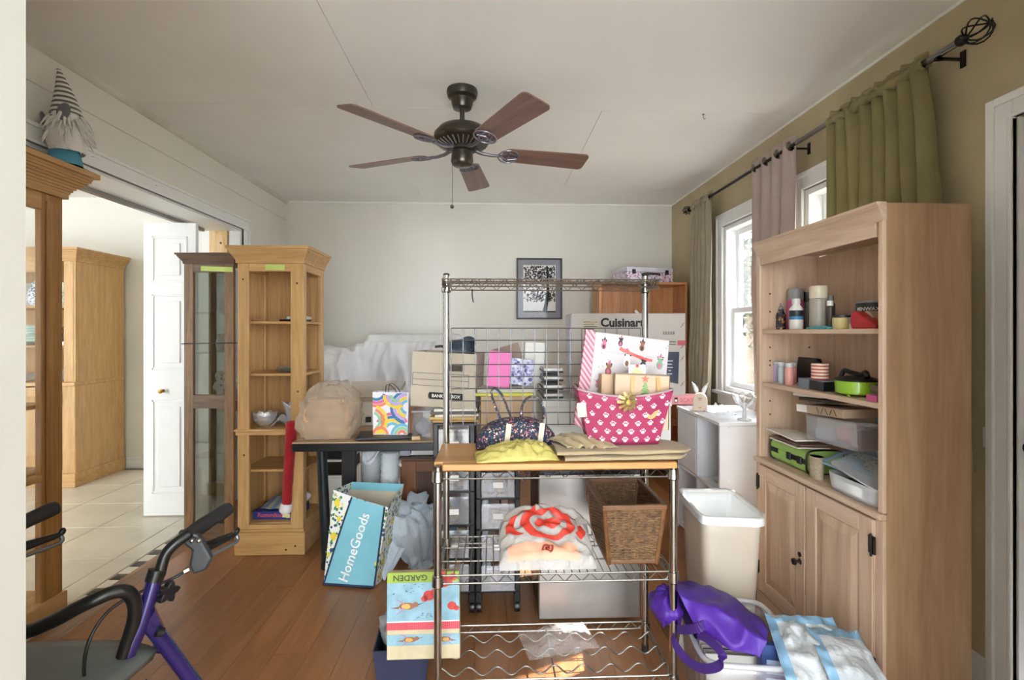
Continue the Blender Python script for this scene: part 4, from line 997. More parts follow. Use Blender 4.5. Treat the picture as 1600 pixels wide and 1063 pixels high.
# opened carton behind it
def open_box(t, w, d, h, mat, th=0.004, flaps=(), inner=None):
    MB().b2(-w / 2, w / 2, -d / 2, d / 2, 0, th).out('bottom', mat, t)
    for nm, a in (('front', (-w / 2, w / 2, -d / 2, -d / 2 + th)), ('rear', (-w / 2, w / 2, d / 2 - th, d / 2)), ('side', (-w / 2, -w / 2 + th, -d / 2, d / 2)), ('side', (w / 2 - th, w / 2, -d / 2, d / 2))):
        MB().b2(*a, 0, h).out(nm + '_panel', mat, t)
    for side, L, ang in flaps:
        sgn = {'f': -1, 'b': 1, 'l': -1, 'r': 1}[side]
        if side in 'fb':
            o = MB().b2(-w / 2 + 0.002, w / 2 - 0.002, 0, sgn * L, -th / 2, th / 2).out('flap', mat, t, loc=(0, sgn * d / 2, h), rot=(R(-sgn * ang) * -1, 0, 0))
        else:
            o = MB().b2(0, sgn * L, -d / 2 + 0.002, d / 2 - 0.002, -th / 2, th / 2).out('flap', mat, t, loc=(sgn * w / 2, 0, h), rot=(0, R(sgn * ang) * -1, 0))
c1 = T('open_carton', 'open cardboard carton behind the paper bag on the table', 'box', (dp(582, 2.98), 2.99, top), R(10))
open_box(c1, 0.27, 0.20, 0.14, CARD2, flaps=(('f', 0.10, 25), ('l', 0.11, 50), ('r', 0.11, 60), ('b', 0.10, 70)))
MB().b2(-0.035, -0.003, -0.1012, -0.1, 0.02, 0.052).out('printed_mark', INK, c1)
# black plate with colourful gift bag
tray = MB().b2(-0.125, 0.125, -0.085, 0.085, 0, 0.006).b2(-0.135, 0.135, -0.095, 0.095, 0.006, 0.016).out('black_tray', BLACK, loc=(dp(602, 2.585), 2.585, top), rot=(0, 0, R(8)), bevel=0.004)
tag(tray, 'flat black tray under the rainbow gift bag on table', 'tray')
tag(MB().tube([(-0.05, 0, 0.004), (0.05, 0.02, 0.008)], 0.004, 8).tube([(-0.05, 0.018, 0.004), (0.05, 0.014, 0.006)], 0.004, 8).tube([(0.05, 0.02, 0.008), (0.085, 0.03, 0.008)], [0.004, 0.001], 8).out('black_scissors', DARK, loc=(dp(622, 2.49), 2.50, top + 0.001), rot=(0, 0, R(-12))), 'black cable lying at the front of black tray', 'cable')
gbg = T('rainbow_gift_bag', 'gift bag with rainbow brush stroke pattern on black tray', 'gift bag', (dp(613, 2.585), 2.60, top + 0.0175), R(-4))
wB, dB, hB = 0.175, 0.10, 0.215
RB0 = plain('bag_white', '#e6e2ea', 0.5, var=0.03)
def bagwall(mb, w, d, h, tp=1.06):
    def fn(u, v):
        per = [(-w / 2, -d / 2), (w / 2, -d / 2), (w / 2, d / 2), (-w / 2, d / 2)]
        k = u * 4; i_ = int(k) % 4; f = k - int(k)
        a, b = per[i_], per[(i_ + 1) % 4]
        x = a[0] + (b[0] - a[0]) * f; y = a[1] + (b[1] - a[1]) * f
        s_ = 1 + (tp - 1) * v
        if i_ in (1, 3): x *= 1 - 0.10 * v * math.sin(PI * f)
        return (x * s_, y * (1 - 0.15 * v), h * v + 0.004 * nz(u * 6, v * 3, 1) * v)
    return mb.grid(fn, 32, 8, True)
bagwall(MB(), wB, dB, hB).b2(-wB / 2, wB / 2, -dB / 2, dB / 2, 0, 0.002).out('bag_body', RB0, gbg, solid=0.0012)
PAL = [plain('rb%d' % q, c, 0.5, var=0.03) for q, c in enumerate(('#e9c93f', '#e8825a', '#d9688f', '#3f74a8', '#6fb1c9', '#b9a3d6', '#8fc39a', '#e9e3f0'))]
arcs = MB()
def arcstrip(cx, cz, r0, r1, a0, a1, col, y):
    arcs.m(col); n = 10; i0 = len(arcs.v)
    for j in range(n + 1):
        a = R(a0 + (a1 - a0) * j / n)
        for r in (r0, r1):
            x = max(-wB / 2 * 1.0, min(wB / 2 * 1.0, cx + r * math.cos(a))); z = max(0.003, min(hB - 0.004, cz + r * math.sin(a)))
            yy = -dB / 2 * (1 - 0.15 * z / hB) - y
            arcs.v.append((x * (1 + 0.06 * z / hB), yy, z))
    for j in range(n): arcs.face((i0 + 2 * j, i0 + 2 * j + 1, i0 + 2 * j + 3, i0 + 2 * j + 2))
lay = 0
for cx, cz, r, a0, a1, cols in ((0.01, 0.02, 0.095, 30, 150, (2, 3, 0, 4)), (-0.07, 0.22, 0.085, 200, 340, (1, 2, 3)), (0.085, 0.14, 0.09, 95, 260, (3, 5, 0, 4)), (-0.095, 0.07, 0.085, -60, 70, (0, 1, 6)), (0.03, 0.20, 0.07, 180, 300, (0, 5, 6)), (0.06, 0.0, 0.06, 0, 180, (4, 6, 1)), (-0.05, 0.0, 0.045, 0, 180, (1, 0))):
    w_ = 0.0165
    for q, c_ in enumerate(cols):
        lay += 1; arcstrip(cx, cz, r - (q + 1) * w_, r - q * w_ - 0.002, a0, a1, c_, 0.0012 + 0.00004 * lay)
arcs.out('brush_pattern', PAL, gbg)
for y in (-0.03, 0.028):
    MB().ribbon(spline([(-0.03, y, hB - 0.02), (-0.025, y - 0.004, hB + 0.03), (-0.005, y - 0.012, hB + 0.038), (0.02, y, hB + 0.01), (0.035, y, hB - 0.02)], 5), 0.012, 0.0015, (0, 1, 0)).out('handle', DARK, gbg)
# pieces standing right of it
cd = MB().b2(-0.012, 0.012, -0.05, 0.05, 0, 0.20).out('cardboard_strip', plain('dark_board', '#8a5f40', 0.7), loc=(dp(648, 2.62), 2.64, top), rot=(0, R(4), R(-20)), bevel=0.001); tag(cd, 'brown board standing behind the rainbow gift bag', 'board')
wb = MB().b2(-0.021, 0.021, -0.014, 0.014, 0, 0.018).out('wood_block', plain('pale_wood', '#c8ac80', 0.6), loc=(dp(650, 2.50), 2.51, top), bevel=0.002); tag(wb, 'small pale wood block at the table front edge', 'block')
cb = T('clear_container', 'small clear plastic tub with fabric at the table right end', 'tub', (-0.358, 2.60, top))
MB().b2(-0.048, 0.048, -0.06, 0.06, 0, 0.13).out('tub', CPLAS, cb, bevel=0.006)
MB().b2(-0.052, 0.052, -0.064, 0.064, 0.13, 0.14).out('lid', CPLASW, cb, bevel=0.003)
MB().grid(lambda u, v: tuple(Vector((math.sin(PI * v) * math.cos(2 * PI * u) * 0.04, math.sin(PI * v) * math.sin(2 * PI * u) * 0.05, 0.05 - math.cos(PI * v) * 0.042)) * (1 + 0.12 * nz(u * 5, v * 5, 3))), 18, 12, True).out('contents', fabric('lilac_cloth', '#9b93a8', '#6f6a70'), cb, smooth=True)
# ---- under the table: tote, white sack, ducts, cabinet, electronics
tb = T('reusable_tote', 'lemon print reusable tote bag with turquoise panel leaning by table', 'tote bag', at(556, 905, 2.50), R(-8))
tb.location.z = 0.0; tb.rotation_euler = (R(-7), 0, R(-9))
LEM = spots('lemon_print', '#e3e4de', ['#27416e', '#3f7a4c', '#1f3f63', '#e8d23a'], 34, 0.30, 0.6)
tw, td, th_ = 0.255, 0.16, 0.45
def totefn(u, v):
    per = [(-tw / 2, -td / 2), (tw / 2, -td / 2), (tw / 2, td / 2), (-tw / 2, td / 2)]
    k = u * 4; i_ = int(k) % 4; f = k - int(k)
    a, b = per[i_], per[(i_ + 1) % 4]
    x = a[0] + (b[0] - a[0]) * f; y = a[1] + (b[1] - a[1]) * f
    x = x * (1 + 0.10 * v) + 0.05 * v; y *= 1 + 0.35 * v
    if i_ == 0: y -= 0.012 * math.sin(PI * f) * v; z = th_ * v * (1 - 0.12 * f * v) * (1 - 0.07 * math.sin(PI * f) * v)
    elif i_ == 1: z = th_ * v * (0.88 + 0.14 * f * v if v else 0.88)
    else: z = th_ * v * 1.0
    z = th_ * v * {0: 1 - 0.16 * f, 1: 0.84 + 0.16 * f, 2: 1.0, 3: 1.0}[i_]
    return (x, y, z)
MB().grid(totefn, 40, 14, True).b2(-tw / 2, tw / 2, -td / 2, td / 2, 0, 0.003).out('tote_body', LEM, tb, solid=0.002)
def panelpt(s_, v, e):   # point on the front face
    f = s_; x = (-tw / 2 + tw * f) * (1 + 0.10 * v) + 0.05 * v; y = -td / 2 * (1 + 0.35 * v) - 0.012 * math.sin(PI * f) * v - e
    return Vector((x, y, th_ * v * (1 - 0.16 * f)))
TURQ = plain('turquoise_canvas', '#7cb9c6', 0.7, var=0.04); NAVY = plain('navy_trim', '#1f2d4c', 0.7)
fpf = lambda u, v: tuple(panelpt((0.01 + 0.36 * v * 0.98) + (0.97 - 0.02 - 0.36 * v * 0.98 - 0.06 * v + 0.04) * u, 0.01 + 0.985 * v, 0.0025))
MB().grid(fpf, 10, 10).out('front_panel', TURQ, tb, solid=0.001)
for uu in (0.0, 1.0): MB().tube([tuple(Vector(fpf(uu, j / 8)) + Vector((0, -0.001, 0))) for j in range(9)], 0.0045, 6).out('piping', NAVY, tb)
MB().tube([tuple(panelpt(j / 6, 0.008, 0.003)) for j in range(7)], 0.006, 6).out('bottom_piping', NAVY, tb)
inn = MB().grid(lambda u, v: tuple(Vector(totefn(0.5 + 0.25 * u, 0.25 + 0.75 * v)) + Vector((0, -0.008, 0))), 10, 6).out('lining', plain('cream_lining', '#cbbfa8', 0.8), tb)
MB().grid(lambda u, v: tuple(Vector(totefn(0.5 + 0.25 * u, 0.92 + 0.085 * v)) + Vector((0, -0.012, 0))), 10, 2).out('lining_band', TURQ, tb)
pa, pbv = panelpt(0.40, 0.16, 0.0045), panelpt(0.64, 0.92, 0.0045)
ex_ = (pbv - pa).normalized(); nn_ = ((panelpt(0.9, 0.5, 0) - panelpt(0.1, 0.5, 0)).cross(panelpt(0.5, 0.9, 0) - panelpt(0.5, 0.1, 0))).normalized()
ey_ = nn_.cross(ex_).normalized(); nn_ = ex_.cross(ey_)
tx_ = text('HomeGoods', 0.066, plain('white_print', '#e9efee', 0.6), tb, (0, 0, 0), bold=0.0008, sx=0.95, ex=0.003)
cen_ = (pa + pbv) / 2 + nn_ * 0.006 + Vector((0.0, 0, -0.030))
tx_.matrix_local = Matrix(((ex_.x, ey_.x, nn_.x, cen_.x), (ex_.y, ey_.y, nn_.y, cen_.y), (ex_.z, ey_.z, nn_.z, cen_.z), (0, 0, 0, 1)))
lm = MB(); YEL = plain('lemon_yellow', '#e7cf3c', 0.6, var=0.08); LGR = plain('leaf_green', '#4b8a55', 0.6)
def lemon(mb, f, v, s_, face=0):
    c0 = panelpt(f, v, 0.003) if face == 0 else None
    mb.m(0); i0 = len(mb.v)
    for j in range(12):
        a = 2 * PI * j / 12; mb.v.append(tuple(c0 + Vector((s_ * 0.72 * math.cos(a), -0.0005, s_ * math.sin(a)))))
    mb.face(range(i0, i0 + 12))
    mb.m(1)
    for aa in (40, 140, 250):
        i0 = len(mb.v); c2 = c0 + Vector((s_ * 1.3 * math.cos(R(aa)), -0.0008, s_ * 1.3 * math.sin(R(aa)))); dv = Vector((math.cos(R(aa)), 0, math.sin(R(aa)))); nv = Vector((-dv.z, 0, dv.x))
        for p in (c2 - dv * s_ * 0.7, c2 + nv * s_ * 0.3, c2 + dv * s_ * 0.7, c2 - nv * s_ * 0.3): mb.v.append(tuple(p))
        mb.face(range(i0, i0 + 4))
for f, v, s_ in ((0.10, 0.88, 0.020), (0.10, 0.52, 0.020), (0.17, 0.72, 0.014), (0.04, 0.32, 0.012), (0.97, 0.30, 0.014)): lemon(lm, f, v, s_)
lm.out('lemon_prints', [YEL, LGR], tb)
rl = MB()
for f, v, s_ in ((0.35, 0.25, 0.022), (0.6, 0.45, 0.020), (0.3, 0.1, 0.015), (0.5, 0.7, 0.018)):
    c0 = Vector(totefn(0.25 + 0.25 * f, v)) + Vector((0.003, 0, 0)); i0 = len(rl.v)
    for j in range(12): a = 2 * PI * j / 12; rl.v.append(tuple(c0 + Vector((0.0005, s_ * 0.7 * math.cos(a), s_ * math.sin(a)))))
    rl.face(range(i0, i0 + 12))
rl.out('lemon_prints', YEL, tb)
# white plastic sack
def blob(w, d, h, seed, wr=0.03, p=0.8, fl=0.0, nu=48, nv=30):
    def fn(u, v):
        a = 2 * PI * u; c_, s_ = sq(a, p); ph = PI * v
        r = math.sin(ph) ** 0.75
        n1 = nz(c_ * r * 1.6 + seed, s_ * r * 1.6, v * 2.4); n2 = nz(c_ * r * 4 + seed, s_ * r * 4, v * 6); n3 = 1 - abs(nz(c_ * r * 3 + seed * 2, s_ * r * 3, v * 4)) * 2
        k = wr * (n1 * 1.2 + 0.5 * n2 + 0.45 * n3)
        z = h / 2 * (1 - math.cos(ph)) + k * (0.9 if v > 0.3 else 0.2)
        return ((w / 2 * r + k) * c_, (d / 2 * r + k) * s_, max(0.0, z))
    return MB().grid(fn, nu, nv, True)
WPL = film('white_film', '#dde6ee', 0.90, 0.3, 0.25)
ws = T('white_plastic_sack', 'knotted white plastic bag on floor beside lemon tote', 'plastic bag', (dp(650, 2.62), 2.62, 0.001), R(-10))
blob(0.20, 0.15, 0.31, 2.3, 0.055, nu=70, nv=44).out('bag_body', WPL, ws, smooth=True)
MB().grid(lambda u, v: (-0.07 - 0.04 * v + 0.045 * (u - 0.5) * (1.2 - 0.5 * v) * 2, -0.07 - 0.09 * v + 0.02 * nz(u * 3, v * 4, 7), 0.15 - 0.13 * v + 0.02 * math.sin(u * 9)), 12, 12).out('bag_tail', WPL, ws, smooth=True, solid=0.001)
# corrugated exhaust hoses
HOSE = plain('hose_grey_white', '#c4c8c9', 0.45, var=0.05)
def hose(name, label, pts, r, n):
    P_ = spline(pts, n); rad = [r * (1 + (0.06 if q % 2 else -0.06)) for q in range(len(P_))]
    return tag(MB().tube(P_, rad, 22).out(name, HOSE, smooth=True), label, 'hose')
hose('exhaust_hose', 'ribbed pale exhaust hose under table nearest the lemon tote', [(dp(581, 2.95), 2.99, 0.66 - 0.08), (dp(581, 2.96), 2.99, 0.44), (dp(583, 2.97), 2.99, 0.24), (dp(590, 2.99), 3.0, 0.085)], 0.066, 10)
hose('exhaust_hose', 'ribbed pale exhaust hose curving beside the slatted wooden cabinet', [(dp(610, 2.75), 2.75, 0.58), (dp(608, 2.75), 2.76, 0.42), (dp(606, 2.75), 2.77, 0.26), (dp(608, 2.78), 2.79, 0.065)], 0.048, 11)
sg = tag(MB().grid(lambda u, v: (-0.12 + 0.22 * u, -0.02 + 0.10 * v, 0.02 * math.sin(PI * u) + 0.03 * nz(u * 5, v * 5, 2) - 0.10 * (1 - v) * (0.6 + 0.5 * math.sin(u * 8))), 24, 14).out('white_garment', film('white_cloth_film', '#e2e4e8', 0.97, 0.6, 0.15), loc=(dp(600, 2.80), 2.80, 0.592), smooth=True, solid=0.003), 'white crumpled sheet draped over the hoses under table', 'sheet')
# small cabinet with tambour slats
WLN = wood('red_walnut', '#4f2b17', '#73431f', '#8a5630', 'Z', 1.2, 0.4); WLNX = wood('red_walnut_x', '#4f2b17', '#73431f', '#8a5630', 'X', 1.2, 0.4)
sc_ = T('slatted_cabinet', 'small reddish wood cabinet with slatted door under table', 'cabinet', (dp(655, 2.80) + 0.045, 2.80, 0.001))
MB().b2(-0.15, 0.17, 0, 0.25, 0.0, 0.52).out('body', WLN, sc_, bevel=0.003)
MB().b2(-0.16, 0.18, -0.012, 0.26, 0.52, 0.535).out('top', plain('dark_top', '#35241b', 0.4), sc_, bevel=0.003)
MB().b2(-0.145, -0.06, -0.012, 0, 0.02, 0.51).out('door_stile', WLN, sc_, bevel=0.002)
MB().b2(-0.06, 0.165, -0.012, 0, 0.45, 0.51).out('door_rail', WLNX, sc_, bevel=0.002)
for q in range(17): MB().b2(-0.055 + q * 0.013, -0.055 + q * 0.013 + 0.0105, -0.008, 0, 0.06, 0.448).out('slat', plain('slat_brown', '#4a3024', 0.5, var=0.15), sc_)
tag(MB().b2(-0.10, 0.10, -0.08, 0.08, 0, 0.035).b2(-0.096, 0.10, -0.076, 0.08, 0.035, 0.05).out('paper_box', PAPER, loc=(dp(668, 2.86), 2.90, 0.5375), bevel=0.002), 'flat white box on top of the slatted cabinet', 'box')
tag(MB().b2(-0.055, 0.055, -0.07, 0.07, 0, 0.045).out('grey_parcel', fabric('grey_lilac_film', '#a9a6b8', '#c9c7d2'), loc=(dp(612, 2.80) + 0.05, 2.86, 0.5375), bevel=0.012), 'grey wrapped parcel beside flat white box on slatted cabinet', 'parcel')
# grey pedestal drawers / printer left below the table
pr = T('printer_stand', 'white stand holding dark devices behind the table leg', 'stand', (dp(522, 2.98), 3.0, 0.001))
MB().b2(-0.075, 0.075, 0, 0.3, 0.0, 0.36).out('body', PAPER, pr, bevel=0.004)
for z, m_ in ((0.375, BLACK), (0.47, BLACK)): MB().b2(-0.07, 0.07, 0.01, 0.29, z, z + 0.075).out('device', m_, pr, bevel=0.004)
for z in (0.362, 0.456, 0.549): MB().b2(-0.08, 0.08, 0, 0.3, z, z + 0.012).out('tray', PAPER, pr, bevel=0.002)
MB().b2(-0.05, 0.05, 0.02, 0.2, 0.562, 0.60).out('pink_box', plain('dusty_pink', '#b98d95', 0.6), pr, bevel=0.003)

# ================================================================ sheet-covered armchair at the back
sh = T('covered_armchair', 'armchair covered with a white dust sheet against back wall', 'armchair', (-0.82, 4.05, 0))
SHEET = fabric('white_sheet', '#e4e3e2', '#d2d1d1', 500)
fh = MB()
zmap = lambda px, py, Y: Z_(px, py, Y)
def sheetfn(u, v):
    # u left to right, v from front hem over the seat and back to the rear hem
    x = -0.66 + 1.36 * u
    arm = max(0.0, min(1.0, (0.32 - u) / 0.06)); 
    pr_ = [(-0.36, 0.02), (-0.35, 0.30), (-0.33, 0.52), (-0.18, 0.56), (0.02, 0.60), (0.12, 0.86), (0.17, 1.12), (0.24, 1.20), (0.42, 1.21), (0.52, 1.15), (0.54, 0.60)]
    am = [(-0.38, 0.02), (-0.37, 0.55), (-0.35, 0.98), (-0.28, 1.06), (-0.05, 1.08), (0.12, 1.09), (0.22, 1.10), (0.28, 1.10), (0.42, 1.08), (0.52, 1.0), (0.54, 0.60)]
    k = v * 10; i_ = min(9, int(k)); f = k - i_
    f2 = f * f * (3 - 2 * f)
    a = [pr_[i_][j] + (pr_[i_ + 1][j] - pr_[i_][j]) * f for j in (0, 1)]; b = [am[i_][j] + (am[i_ + 1][j] - am[i_][j]) * f for j in (0, 1)]
    y = a[0] * (1 - arm) + b[0] * arm; z = a[1] * (1 - arm) + b[1] * arm
    if u > 0.86: z -= 0.18 * ((u - 0.86) / 0.14) ** 1.5
    if u < 0.05: z -= 0.30 * ((0.05 - u) / 0.05); 
    w = 1 - abs(nz(x * 6.5 + 1.2 * z, y * 3 + z * 1.2, z * 1.6)) * 2.6 + 0.35 * (1 - abs(nz(x * 13 - 3 * z, y * 6, z * 4)) * 2.2)
    n2 = nz(x * 11 + z * 3, y * 8, z * 5)
    amp = 0.050 if v < 0.62 else 0.016
    return (x, y - amp * w - 0.008 * n2, z + 0.5 * amp * w * (1 if z > 0.1 else 0))
fh.grid(sheetfn, 110, 90).out('dust_sheet', SHEET, sh, smooth=True)
MB().b2(-0.60, 0.66, -0.25, 0.46, 0.12, 0.48).b2(-0.60, -0.30, -0.28, 0.46, 0.48, 0.98).b2(-0.3, 0.60, 0.22, 0.46, 0.48, 1.10).out('chair_body', fabric('chair_grey', '#8d8a88', '#777'+'472'), sh, bevel=0.03)
# ================================================================ chrome baker's rack
RXL, RXR, RYF, RYB = X_(684, 1.60), X_(1052, 1.60), 1.60, 1.90
rk = T('wire_bakers_rack', 'chrome wire bakers rack with wooden counter and grid back', 'rack', ((RXL + RXR) / 2, RYF, 0))
A = (RXR - RXL) / 2; D = RYB - RYF
ZTOP, ZCNT, ZMID, ZBOT = 1.415, 0.785, 0.450, 0.112
for x in (-A, A):
    for y, zt in ((0, ZCNT + 0.012), (D, ZTOP + 0.03)):
        po = MB().tube([(x, y, 0.02), (x, y, zt)], 0.0125, 14).out('post', CHROME, rk, smooth=40)
        MB().tube([(x, y, 0.0), (x, y, 0.025)], 0.014, 12).out('foot', GRIP, po, smooth=40)
        MB().lathe([(0.0125, 0), (0.013, 0.004), (0.009, 0.008), (1e-5, 0.009)], 14, (x, y, zt)).out('cap', CHROME if y == 0 else GRIP, po, smooth=40)
        for z in ([ZBOT, ZMID, ZCNT] + ([ZTOP] if y else [])):
            MB().lathe([(0.0155, -0.036), (0.019, -0.032), (0.0175, 0.0), (0.0155, 0.002)], 14, (x, y, z)).out('collar', CHROME, po, smooth=40)
def truss(mb, p, q, h, n, r=0.0028):
    p, q = Vector(p), Vector(q); dz = Vector((0, 0, h))
    mb.tube([p, q], r, 6); mb.tube([p - dz, q - dz], r, 6)
    pts = []
    for j in range(2 * n + 1): pts.append(p + (q - p) * (j / (2 * n)) - dz * (j % 2))
    mb.tube(pts, r * 0.72, 5)
def wire_shelf(z, x0, x1, y0, y1, slat=True, nt=14):
    fr = MB(); h = 0.026
    truss(fr, (x0, y0, z), (x1, y0, z), h, nt); truss(fr, (x0, y1, z), (x1, y1, z), h, nt)
    truss(fr, (x0, y0, z), (x0, y1, z), h, 5); truss(fr, (x1, y0, z), (x1, y1, z), h, 5)
    fr.out('shelf_frame', STEEL, rk, smooth=40)
    if slat:
        dkm = MB(); n = int((x1 - x0) / 0.025)
        for q in range(1, n): x = x0 + (x1 - x0) * q / n; dkm.tube([(x, y0 - 0.002, z + 0.002), (x, y1 + 0.002, z + 0.002)], 0.0019, 5)
        for yy in (y0 + (y1 - y0) * 0.35, y0 + (y1 - y0) * 0.7): dkm.tube([(x0, yy, z - 0.003), (x1, yy, z - 0.003)], 0.0026, 6)
        o = dkm.out('deck_wires', STEEL, rk); o['kind'] = 'stuff'
wire_shelf(ZCNT, -A, A, 0, D)
wire_shelf(ZMID, -A, A, 0, D)
wire_shelf(ZBOT, -A, A, 0, D, False)
wire_shelf(ZTOP, -A - 0.0, A + 0.0, D - 0.16, D, True)
# wine waves in the bottom frame
for yy, zz in ((0.06, ZBOT), (0.15, ZBOT), (0.235, ZBOT)):
    pts = [(-A + 2 * A * j / 96, yy, zz - 0.012 + 0.014 * math.cos(2 * PI * 8 * j / 96)) for j in range(97)]
    MB().tube(pts, 0.0026, 6).out('wine_wave', STEEL, rk, smooth=True)
MB().tube([(0.0, 0, ZBOT - 0.02), (0.0, D, ZBOT - 0.02)], 0.003, 6).out('centre_wire', STEEL, rk)
# grid panel behind the counter
gm = MB(); gz0, gz1 = Z_(760, 664, RYB), Z_(760, 513, RYB)
gx0_, gx1_ = -A + 0.018, X_(893, RYB) - (RXL + RXR) / 2 + 0.22
n = 16
for q in range(n + 1): x = gx0_ + (2 * A - 0.036) * q / n; gm.tube([(x, D, gz0 - 0.005), (x, D, gz1)], 0.0021, 5)
for q in range(9): z = gz0 + (gz1 - gz0) * q / 8; gm.tube([(gx0_, D - 0.003, z), (A - 0.018, D - 0.003, z)], 0.0021, 5)
gm.out('grid_panel', plain('grey_wire', '#6a6a6c', 0.4, 0.6), rk)
MB().tube(spline([(0.0 - A + 0.10, D - 0.05, ZTOP - 0.026), (-A + 0.10, D - 0.05, ZTOP - 0.05), (-A + 0.104, D - 0.05, ZTOP - 0.075)], 4), 0.0024, 6).out('hook', BLACK, rk)
BUT = wood('butcher_block', '#a36f37', '#bd8a4c', '#c99b62', 'X', 0.8, 0.4)
cbz = ZCNT + 0.005
MB().b2(-A + 0.016, A + 0.006, -0.022, 0.012, cbz, cbz + 0.021).b2(-A - 0.014, A + 0.006, 0.012, D - 0.016, cbz, cbz + 0.021).out('counter_board', BUT, rk, bevel=0.004)
CT = cbz + 0.0225   # counter top height
# ---- floral duffel purse on the counter
FLO = spots('dark_floral', '#20263a', ['#c9675d', '#3f7a66', '#e2d7c4', '#7c5a86', '#d98a74', '#3c5f8f'], 80, 0.30, 0.7, cover=0.60)
fp = T('floral_purse', 'dark floral quilted handbag on the rack counter', 'handbag', (X_(806, 1.80), 1.79, CT), R(5))
def duf(u, v):
    a = 2 * PI * u; x = -0.143 + 0.286 * v
    e = (1 - abs(2 * v - 1) ** 3.2) ** 0.5
    hgt = 0.112 * (0.78 + 0.22 * math.sin(PI * v)) * (0.35 + 0.65 * e); dep = 0.066 * (0.45 + 0.55 * e)
    c_, s_ = sq(a, 0.8)
    k = 0.005 * nz(x * 20, c_ * 2, s_ * 2)
    return (x, (dep + k) * c_, max(0.0, hgt / 2 + (hgt / 2 + k) * s_))
MB().grid(duf, 30, 32, True).out('bag_body', FLO, fp, smooth=True)
for x in (-0.045, 0.072):
    MB().ribbon([(x + 0.002 * j, -0.0685 - 0.002 * math.sin(PI * j / 6), 0.010 + 0.09 * j / 6) for j in range(7)], 0.018, 0.003, (1, 0, 0)).out('strap_patch', plain('cream_patch', '#cfc6ae', 0.7), fp)
MB().ribbon(spline([(-0.055, -0.045, 0.10), (-0.075, -0.03, 0.15), (-0.09, -0.01, 0.20), (-0.075, 0.0, 0.215), (-0.05, 0.0, 0.19), (-0.03, 0.0, 0.14), (-0.018, 0.0, 0.11)], 5), 0.018, 0.006, (0.2, 1, 0)).out('handle', FLO, fp)
MB().ribbon(spline([(0.02, 0.03, 0.105), (0.03, 0.035, 0.15), (0.055, 0.035, 0.178), (0.09, 0.035, 0.17), (0.108, 0.03, 0.13), (0.105, 0.02, 0.10)], 5), 0.018, 0.006, (0, 1, 0)).out('handle', FLO, fp)
# ---- yellow plastic bag
YF = film('yellow_film', '#eae08a', 0.72, 0.2, 0.35)
def yel(u, v):
    x = -0.135 + 0.27 * u; y = -0.055 + 0.13 * v + 0.012 * nz(u * 5, v * 3, 1)
    e = max(0, math.sin(PI * u)) ** 0.5 * max(0, math.sin(PI * v)) ** 0.7
    w = 1 - abs(nz(u * 6, v * 7, 4)) * 2
    return (x, y, 0.002 + e * (0.020 + 0.022 * u * 1.3 + 0.022 * w + 0.010 * nz(u * 14, v * 14, 2)))
tag(MB().grid(yel, 46, 26).out('yellow_plastic_bag', YF, loc=(X_(806, 1.655), 1.645, CT + 0.001), rot=(0, 0, R(6)), smooth=True, solid=0.0015), 'crumpled yellow plastic bag on the rack counter', 'plastic bag')
# ---- folded khaki trousers
KH = fabric('khaki_cotton', '#b2a07e', '#9a8868', 700)
kt = T('folded_trousers', 'folded khaki trousers hanging over right end of counter', 'trousers', (X_(960, 1.66), 1.68, CT), R(1))
def leglay(z0, dy, sx, seed, x0=-0.20, x1=0.26):
    def fn(u, v):
        x = x0 + (x1 - x0) * v; a = 2 * PI * u; c_, s_ = sq(a, 0.55)
        k = 0.006 * nz(x * 9 + seed, c_ * 2, s_ * 2)
        tp_ = 1 - 0.55 * max(0, (v - 0.86) / 0.14) ** 2
        return (x, dy + (0.085 * tp_ + k) * c_, max(0.0012, z0 + 0.009 + (0.0085 + k * 0.5) * s_ * tp_))
    return MB().grid(fn, 26, 36, True)
leglay(0.0, -0.01, 1, 1, -0.18, 0.235).out('lower_leg_fold', KH, kt, smooth=True)
leglay(0.0175, -0.005, 1, 5, -0.205, 0.252).out('upper_leg_fold', KH, kt, smooth=True)
def bunch(u, v):
    x = -0.11 + 0.17 * u; y = -0.055 + 0.13 * v
    return (x + 0.10 * (v - 0.5) * -0.6, y, 0.036 + 0.012 * math.sin(v * 3.0) + 0.010 * math.sin(u * 26 + v * 5) * (1 - 0.4 * v) * max(0, math.sin(PI * min(1, u * 1.1))) + 0.006 * nz(u * 6, v * 6, 3) + 0.018 * v * math.sin(PI * u))
MB().grid(bunch, 50, 16).out('waist_bunch', KH, kt, loc=(-0.085, 0, 0), smooth=True, solid=0.003)
# ---- pink paw basket
PINK = plain('raspberry_canvas', '#9d2f56', 0.65, var=0.05, vs=12)
pkb = T('paw_print_basket', 'raspberry pink basket with white paw prints on counter', 'basket', (X_(968, 1.73) + 0.004, 1.735, CT + 0.0375), R(-3))
bw0, bw1, bd0, bd1, bh = 0.116, 0.158, 0.055, 0.085, 0.165
def pin(s_, v, e=0.0):
    """front face point, s_ in -1..1"""
    w = bw0 + (bw1 - bw0) * v; d = bd0 + (bd1 - bd0) * v
    top_ = bh + 0.022 * s_ * s_ 
    return Vector((s_ * w, -(d + 0.016 * (1 - s_ * s_)) - e, top_ * v))
bk = MB()
def wallfn(u, v):
    k = u * 4; i_ = int(k) % 4; f = k - int(k); s_ = -1 + 2 * f
    w = bw0 + (bw1 - bw0) * v; d = bd0 + (bd1 - bd0) * v
    if i_ == 0: return tuple(pin(s_, v))
    if i_ == 1: return (w, -d + 2 * d * f, (bh + 0.022) * v)
    if i_ == 2: q = pin(-s_, v); return (q.x, -q.y, q.z)
    return (-w, d - 2 * d * f, (bh + 0.022) * v)
